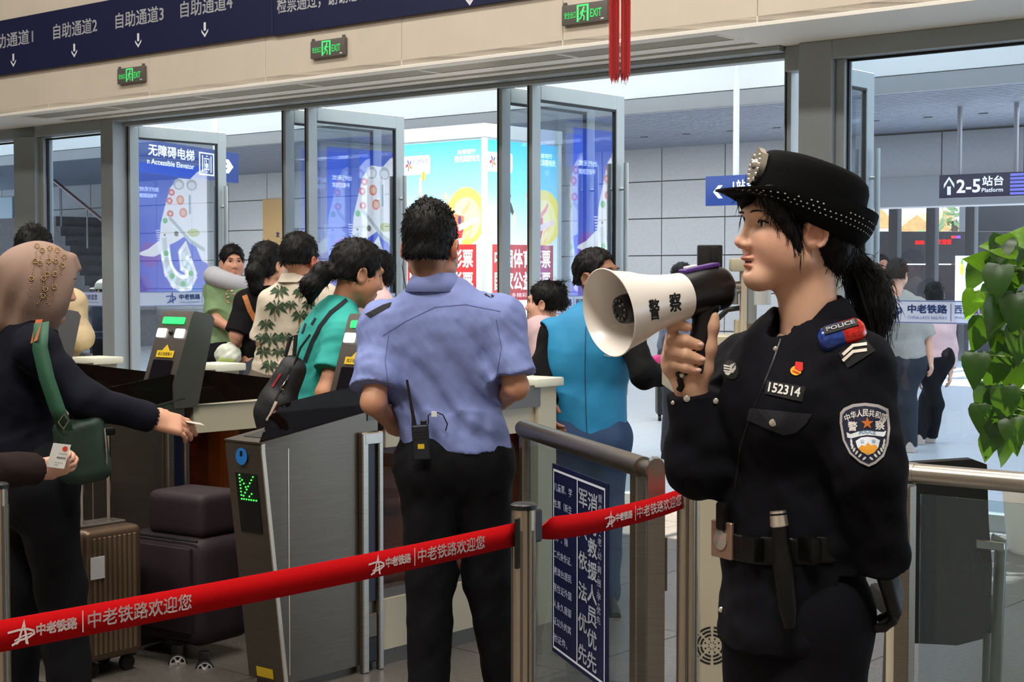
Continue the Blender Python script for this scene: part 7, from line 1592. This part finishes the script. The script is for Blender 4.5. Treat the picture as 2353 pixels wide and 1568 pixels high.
# ---- man in the palm-print shirt
F = Fig(692, 602, 7.8, 22, 30, 0, k=1.0, hsc=1.05, neck=(680, 660), shL=(632, 698, 7.8), shR=(745, 690, 7.8), elL=(608, 790, 7.85), wrL=(645, 850, 8.12), chest=(668, 740, 7.85), waist=(650, 840, 7.85), pelvis=(650, 900, 7.85))
P = person('man in a cream shirt printed with dark green palms, seen from behind', F)
F.body(P, (214, 156, 124), .007, spots=[(F.H(.078, -.006, 0), .05, (220, 96, 70), .7)]); t_, VT, FT = dress(F, P, M('cream_shirt', (216, 204, 184), .8), M('khaki_trousers', (96, 88, 74), .9), .9, None, .016, 1.0, .008, 61, .0025)
hair_mesh(F, P, lambda S, H: H.hair_short(S, .012, -.012, 1.0, .008), .006)
pr_ = Proj(VT, FT)
for i, (x, y, r) in enumerate(((643, 668, 24), (635, 705, 30), (690, 672, 20), (612, 745, 22), (690, 725, 24), (622, 778, 28), (655, 775, 22), (605, 808, 22), (620, 840, 24), (700, 760, 20), (662, 832, 20), (690, 800, 20), (668, 700, 18), (600, 775, 18), (640, 808, 20), (710, 700, 20))):
    pr_.line([(x, y), (x - r * .15, y + r * .6), (x - r * .1, y + r * 1.1)], 2.2, (150, 120, 86), .005, 8)
    for k in range(8):
        an = -2.9 + k * .83 + .1 * i; tip = (x + r * math.cos(an), y + r * .62 * math.sin(an) + r * .25); mid = (x + r * .5 * math.cos(an), y + r * .45 * math.sin(an) - r * .08)
        nx, ny = -(tip[1] - y) * .17, (tip[0] - x) * .17; pr_.poly([(x, y), (mid[0] + nx, mid[1] + ny), tip, (mid[0] - nx, mid[1] - ny)], ((44, 66, 44), (58, 84, 54))[k % 2], .0055, 8)
pr_.done('palm_print', m_vprint, P)
q = MB(); vs = []; cN = F.j['neck'] + ZV * .03
for i in range(23):
    th = math.radians(25 + 310 * i / 22); d = F.f * math.cos(th) + F.r * math.sin(th)
    for r_, z in ((.064, .035), (.070, .04), (.092, -.005)): vs.append(cN + d * r_ + ZV * z)
q.add(vs, [(i * 3 + k, i * 3 + k + 1, (i + 1) * 3 + k + 1, (i + 1) * 3 + k) for i in range(22) for k in range(2)]); build(q, 'collar', MATS['cream_shirt'], P, 60)

# ---- woman in teal with a ponytail
F = Fig(822, 632, 6.2, 48, 66, -16, k=.96, hsc=1.04, neck=(785, 705), shL=(745, 760, 6.3), shR=(790, 775, 6.08), elR=(748, 905, 6.0), wrR=(790, 985, 6.2), elL=(760, 890, 6.45), wrL=(820, 930, 6.5), chest=(760, 820, 6.22), waist=(745, 930, 6.2), pelvis=(745, 1010, 6.2))
P = person('woman in a teal T-shirt with a low ponytail leaning over the gate', F)
F.body(P, (198, 140, 106), .006); t_, VT, FT = dress(F, P, M('teal_shirt', (52, 176, 164), .8), m_dkpants, .62, None, .018, 1.0, .007, 71, .003)
hair_mesh(F, P, lambda S, H: (H.hair_short(S, .014, -.035, .98, .004), S.chain([H(0, -.095, -.01), H(0, -.135, -.03), H(0, -.165, -.09), H(0, -.15, -.15)], [.022, .042, .042, .012], .02)), .005)
q = MB(); q.lathe(F.H(0, -.10, -.012), F.H(0, -.12, -.025) - F.H(0, -.10, -.012), [(0, 0), (0, .028), (.016, .028), (.016, 0)], 14); build(q, 'hair_tie', M('beige_tie', (166, 140, 120), .7), P)
pr_ = Proj(VT, FT); pr_.line([(795, 690), (760, 718), (735, 750), (715, 790), (700, 830)], 9, (24, 28, 34), .006); pr_.line([(702, 745), (694, 765)], 5, (30, 44, 60), .005); pr_.line([(724, 732), (716, 745)], 5, (30, 44, 60), .005); pr_.done('bag_strap', m_vprint, P)
bk = thing('backpack', 'dark grey backpack hanging at the side of the woman in teal', 'bag', at(640, 985, 6.0)); m_bp = M('charcoal_nylon', (30, 30, 32), .55, bump=(150, .2, .003))
S = Sdf(); S.cap(at(672, 850, 6.0), at(628, 950, 6.0), .055, .075, .03, (np.array([0, 1., 0]), .8)); S.cap(at(640, 930, 6.0), at(620, 980, 6.0), .06, .05, .03); S.noise(wrinkle(.003, 26, 8)); o_, VB2, FB2 = sdf_obj('sack', S, .006, m_bp, bk); pb_ = Proj(VB2, FB2)
pb_.line([(668, 845), (640, 905), (612, 955)], 4, (16, 16, 17), .003); pb_.line([(644, 860), (626, 888)], 5, (150, 36, 44), .004); pb_.line([(634, 925), (622, 952), (614, 965)], 7, (206, 196, 180), .004); pb_.line([(637, 928), (619, 962)], 2, (150, 50, 50), .005); pb_.done('zip_and_tabs', m_vprint, bk)
q = MB(); q.tube([at(664, 862, 5.945), at(660, 872, 5.94), at(652, 885, 5.935), at(644, 893, 5.93), at(652, 897, 5.93)], .004, 6); build(q, 'carabiner', m_chrome, bk)
q = MB(); q.tube([at(672, 850, 5.97), at(690, 800, 5.98), at(712, 770, 6.0)], .012, 8, flat=.4); build(q, 'strap', m_bp, bk); q = MB(); q.tube([at(655, 820, 6.0), at(668, 775, 6.0), at(680, 770, 6.0), at(676, 820, 6.0)], .008, 8); build(q, 'carry_handle', m_bp, bk)

# ---- person in the cream sweater behind the headscarf
F = Fig(82, 580, 8.5, 30, 30, -6, k=1.0, hsc=1.0, neck=(95, 650, 8.5), shR=(165, 700, 8.45), shL=(45, 700, 8.55), elR=(186, 778, 8.4), wrR=(140, 815, 8.6), chest=(110, 760, 8.5), waist=(112, 850, 8.5))
P = person('person in a cream knitted sweater behind the headscarf', F); F.body(P, (212, 160, 130), .009); dress(F, P, M('cream_knit', (206, 184, 146), .95, bump=(120, .5, .004)), M('pale_trousers', (206, 190, 166), .9), 1.9, None, .02, 1.0, .009, 81, .004); hair_mesh(F, P, lambda S, H: (H.hair_short(S, .018, -.04, .95, .008), S.ell(H(.03, -.06, .12), (.035, .035, .03), None, .02)), .007)

# ---- girl with hair buns
F = Fig(1250, 700, 8.2, -75, -75, 0, k=.84, hsc=.93, shL=(1265, 765, 8.15), shR=(1225, 765, 8.25))
P = person('girl with her hair up, in profile beside the blue vest', F); F.body(P, (224, 170, 144), .006); dress(F, P, M('pink_top', (222, 190, 192), .85), M('girl_jeans', (80, 90, 110), .9), 1.7, None, .012, .95, .008, 91)
hair_mesh(F, P, lambda S, H: (H.hair_short(S, .012, -.03, .95, .004), S.ell(H(0, -.09, .08), (.04, .04, .035), None, .015), S.ell(H(.0, -.10, .02), (.04, .04, .04), None, .02)), .006)
strands(P, [[F.H(RNG.uniform(-.05, .05), -.07 + RNG.normal() * .02, .11), F.H(RNG.uniform(-.06, .06), -.08 + RNG.normal() * .03, .13), F.H(RNG.uniform(-.07, .07), -.08 + RNG.normal() * .05, .14 + RNG.uniform(-.02, .02))] for _ in range(40)], .0014)
# ---- pink-topped person behind the teal woman's face
F = Fig(862, 622, 9.6, -110, -110, 0, k=.93, shL=(880, 700, 9.5), shR=(845, 700, 9.7)); P = person('person in pink hidden behind the face of the woman in teal', F); F.body(P, (230, 176, 150), .009); dress(F, P, M('blush_top', (232, 196, 196), .85), M('blush_trousers', (120, 110, 116), .9), 1.7, None, .012, 1., .010, 95)
hair_mesh(F, P, lambda S, H: (H.hair_short(S, .014, -.03, .95), S.ell(H(-.02, -.07, -.04), (.05, .05, .06), None, .02)), .008)

# ---- man in the blue vest
F = Fig(1374, 640, 6.8, 170, 128, 4, k=.97, hsc=1.02, neck=(1368, 725, 6.82), shL=(1448, 772, 6.75), shR=(1272, 772, 6.85), elL=(1480, 862, 6.6), wrL=(1560, 862, 6.75), elR=(1246, 850, 6.8), wrR=(1262, 930, 6.7), chest=(1356, 810, 6.8), waist=(1350, 940, 6.8), pelvis=(1348, 1010, 6.8))
P = person('man in a bright blue vest over black sleeves behind the megaphone', F); F.body(P, (150, 104, 78), .006)
S = Sdf(); F.torso(S, .004, F.j['pelvis'] + ZV * .05, .05, .98, .66)
for n in 'RL': F.arm(S, n, (.056, .052, .042), 1.95, .004, .035)
for n in 'RL': F.cuff_cut(S, n, 1.95)
S.noise(wrinkle(.003, 26, 14)); o_, VT, FT = sdf_obj('black_shirt', S, .008, M('black_knit', (14, 14, 16), .9, spec=.2), P)
pr_ = Proj(VT, FT)
for a_, b_ in (([(1212, 845), (1226, 842)], 2), ([(1226, 842), (1224, 872)], 2), ([(1224, 872), (1212, 874)], 2), ([(1214, 850), (1222, 868)], 2), ([(1222, 850), (1214, 868)], 2)): pr_.line(a_, b_, (226, 226, 222), .006, 8)
pr_.done('sleeve_mark', m_vprint, P)
S = Sdf(); F.torso(S, .026, np.array([*F.j['pelvis'][:2], at(1350, 1036, 6.8)[2]]), .05, 1.02, .68); S.box(np.array([F.j['pelvis'][0], F.j['pelvis'][1], at(1350, 1036, 6.8)[2] - .3]), (.6, .6, .3), None, 0, .004, 's')
for n in 'RL': d = nrm_(F.j['el' + n] - F.j['sh' + n]); S.cap(F.j['sh' + n] + d * .02 + F.r * (.05 if n == 'R' else -.05), F.j['sh' + n] + d * .3 + F.r * (.10 if n == 'R' else -.10), .075, .08, .012, None, False, 's')
S.cap(F.j['neck'] + ZV * .12, F.j['neck'] - ZV * .03 + F.f * .10, .064, .045, .012, None, False, 's'); S.cap(F.j['neck'] - ZV * .02 + F.f * .12, F.j['neck'] - ZV * .13 + F.f * .15, .050, .012, .01, None, False, 's'); S.noise(wrinkle(.003, 20, 15)); o_, VT, FT = sdf_obj('vest', S, .007, M('bright_blue_vest', (36, 140, 190), .65), P)
pr_ = Proj(VT, FT); pr_.line([(1346, 752), (1344, 850), (1346, 940), (1350, 1030)], 2.5, (24, 84, 120), .002); pr_.line([(1390, 800), (1402, 820)], 2, (206, 220, 226), .003); pr_.line([(1402, 820), (1388, 816)], 2, (206, 220, 226), .003); pr_.done('zip_line', m_vprint, P)
q = MB(); vs = []; cN = F.j['neck'] + ZV * .0
for i in range(25):
    th = math.radians(22 + 316 * i / 24); d = F.f * math.cos(th) + F.r * math.sin(th); en = max(0, 1 - min(i, 24 - i) / 4.)
    for r_, z in ((.070, .04), (.078, .046), (.10 + .03 * en, -.012 - .04 * en)): vs.append(cN + d * r_ + ZV * (z - .05 * max(0, math.cos(th))))
q.add(vs, [(i * 3 + k, i * 3 + k + 1, (i + 1) * 3 + k + 1, (i + 1) * 3 + k) for i in range(24) for k in range(2)]); c_ = build(q, 'collar', MATS['bright_blue_vest'], P, 60); sm = c_.modifiers.new('t', 'SOLIDIFY'); sm.thickness = .004
S = Sdf(); F.legs(S, .02); S.noise(wrinkle(.003, 24, 16)); sdf_obj('trousers', S, .010, M('blue_jeans', (50, 74, 110), .9), P); F.shoes(P, m_shoe); hair_mesh(F, P, lambda S, H: H.hair_short(S, .009, -.02, 1.04, .004), .006, 900, .010)
# ---- hands-free: traveller with backpack and pink bag further out
F = Fig(1570, 640, 12.5, 40, 40, 0, k=.95, shL=(1540, 715, 12.5), shR=(1600, 715, 12.5)); P = person('traveller with a grey backpack and pink bag half hidden by the officer hand', F); F.body(P, (222, 170, 146), .009); t_, VT, FT = dress(F, P, M('grey_blue_jacket', (120, 130, 150), .85), M('traveller_trousers', (60, 62, 70), .9), 1.5, None, .016, 1., .010, 97); hair_mesh(F, P, lambda S, H: H.hair_short(S), .009)
S = Sdf(); S.box(at(1545, 800, 12.25), (.085, .05, .12), None, .04, .01); bgk = thing('travel_backpack', 'grey travel backpack beside the officer hand', 'bag', at(1545, 835, 12.25)); sdf_obj('sack', S, .01, M('bag_grey', (86, 92, 104), .8), bgk); q = MB(); q.box(at(1545, 815, 12.18), (.05, .02, .04), None, .01); build(q, 'front_pocket', m_rubber, bgk)
S = Sdf(); S.ell(at(1520, 828, 12.3), (.10, .06, .045)); S.noise(wrinkle(.005, 40, 3)); pk = thing('pink_bag', 'bright pink bag left of the officer hand', 'bag', at(1520, 842, 12.3)); sdf_obj('bag', S, .01, M('hot_pink', (236, 60, 140), .6), pk)

# ---- walkers outside on the right
F = Fig(2062, 632, 13., 20, 32, 0, k=.95, shL=(2030, 702, 13), shR=(2110, 705, 13), elR=(2132, 775, 13), wrR=(2138, 825, 12.95), anL=(2092, 1026, 13), anR=(2068, 1030, 13.1), knL=(2090, 930, 13), knR=(2075, 930, 13), waist=(2080, 790, 13), pelvis=(2085, 830, 13), hipL=(2072, 840, 13), hipR=(2105, 840, 13), chest=(2075, 740, 13))
P = person('man in a grey T-shirt walking away outside the right glass', F); F.body(P, (216, 164, 138), .009); dress(F, P, M('grey_marl', (160, 158, 152), .9), M('dark_jeans', (34, 40, 50), .9), .98, None, .014, .98, .010, 101, shoes=m_wshoe, lowg=.010, pr=(.080, .062, .056)); hair_mesh(F, P, lambda S, H: H.hair_short(S, .014, -.03, 1., .006), .008)
q = MB(); q.tube([F.H(.078, -.01, .012), F.H(.078, .06, .012), F.H(.05, .09, .012)], .003, 5); build(q, 'spectacles', m_chrome, P)
F = Fig(2148, 682, 13.7, 15, 15, 0, k=.90, shL=(2128, 742, 13.7), shR=(2178, 742, 13.7), elR=(2186, 800, 13.7), wrR=(2184, 855, 13.65), anL=(2138, 1010, 13.75), anR=(2112, 1004, 13.6), knL=(2150, 930, 13.6), knR=(2130, 920, 13.7))
P = person('woman in a pink blouse walking away outside the right glass', F); F.body(P, (226, 176, 154), .009); dress(F, P, M('pink_blouse', (226, 190, 192), .85), m_dkpants, 1.85, None, .018, 1., .010, 103, shoes=m_wshoe, lowg=.010, pr=(.084, .066, .056)); hair_mesh(F, P, lambda S, H: (H.hair_short(S, .016, -.05, 1.), S.chain([H(0, -.08, .02), H(0, -.09, -.10), H(0, -.08, -.20)], [.07, .075, .05], .03)), .009)
F = Fig(2026, 612, 17., 170, 170, 0, k=1.0); P = person('dark-haired person far off left of the grey T-shirt', F); F.body(P, (200, 140, 120), .012); dress(F, P, M('dark_coat', (40, 40, 48), .9), m_dkpants, 1.9, None, .016, 1., .013, 105); hair_mesh(F, P, lambda S, H: H.hair_short(S, .014), .010)
# ---- traveller in a white cap behind the left window
F = Fig(238, 672, 15.6, -60, -60, 0, k=.86, shL=(256, 720, 15.6), shR=(222, 720, 15.6)); P = person('traveller in a cream cap and dark coat behind the left window', F); F.body(P, (214, 166, 140), .011); dress(F, P, M('dark_parka', (50, 54, 68), .9), m_dkpants, 1.9, None, .02, 1.05, .012, 107); hair_mesh(F, P, lambda S, H: H.hair_short(S, .01), .010)
S = Sdf(); H = F.H; S.ell(H(0, -.015, .05), np.array([.09, .108, .085]), H.R, .01); S.box(H(0, 0, -.07), (.3, .3, .10), H.R, 0, .005, 's'); S.ell(H(0, .10, .035), np.array([.07, .07, .010]), H.R, .01); sdf_obj('cap', S, .008, M('cream_cap_cloth', (214, 210, 196), .9), P)
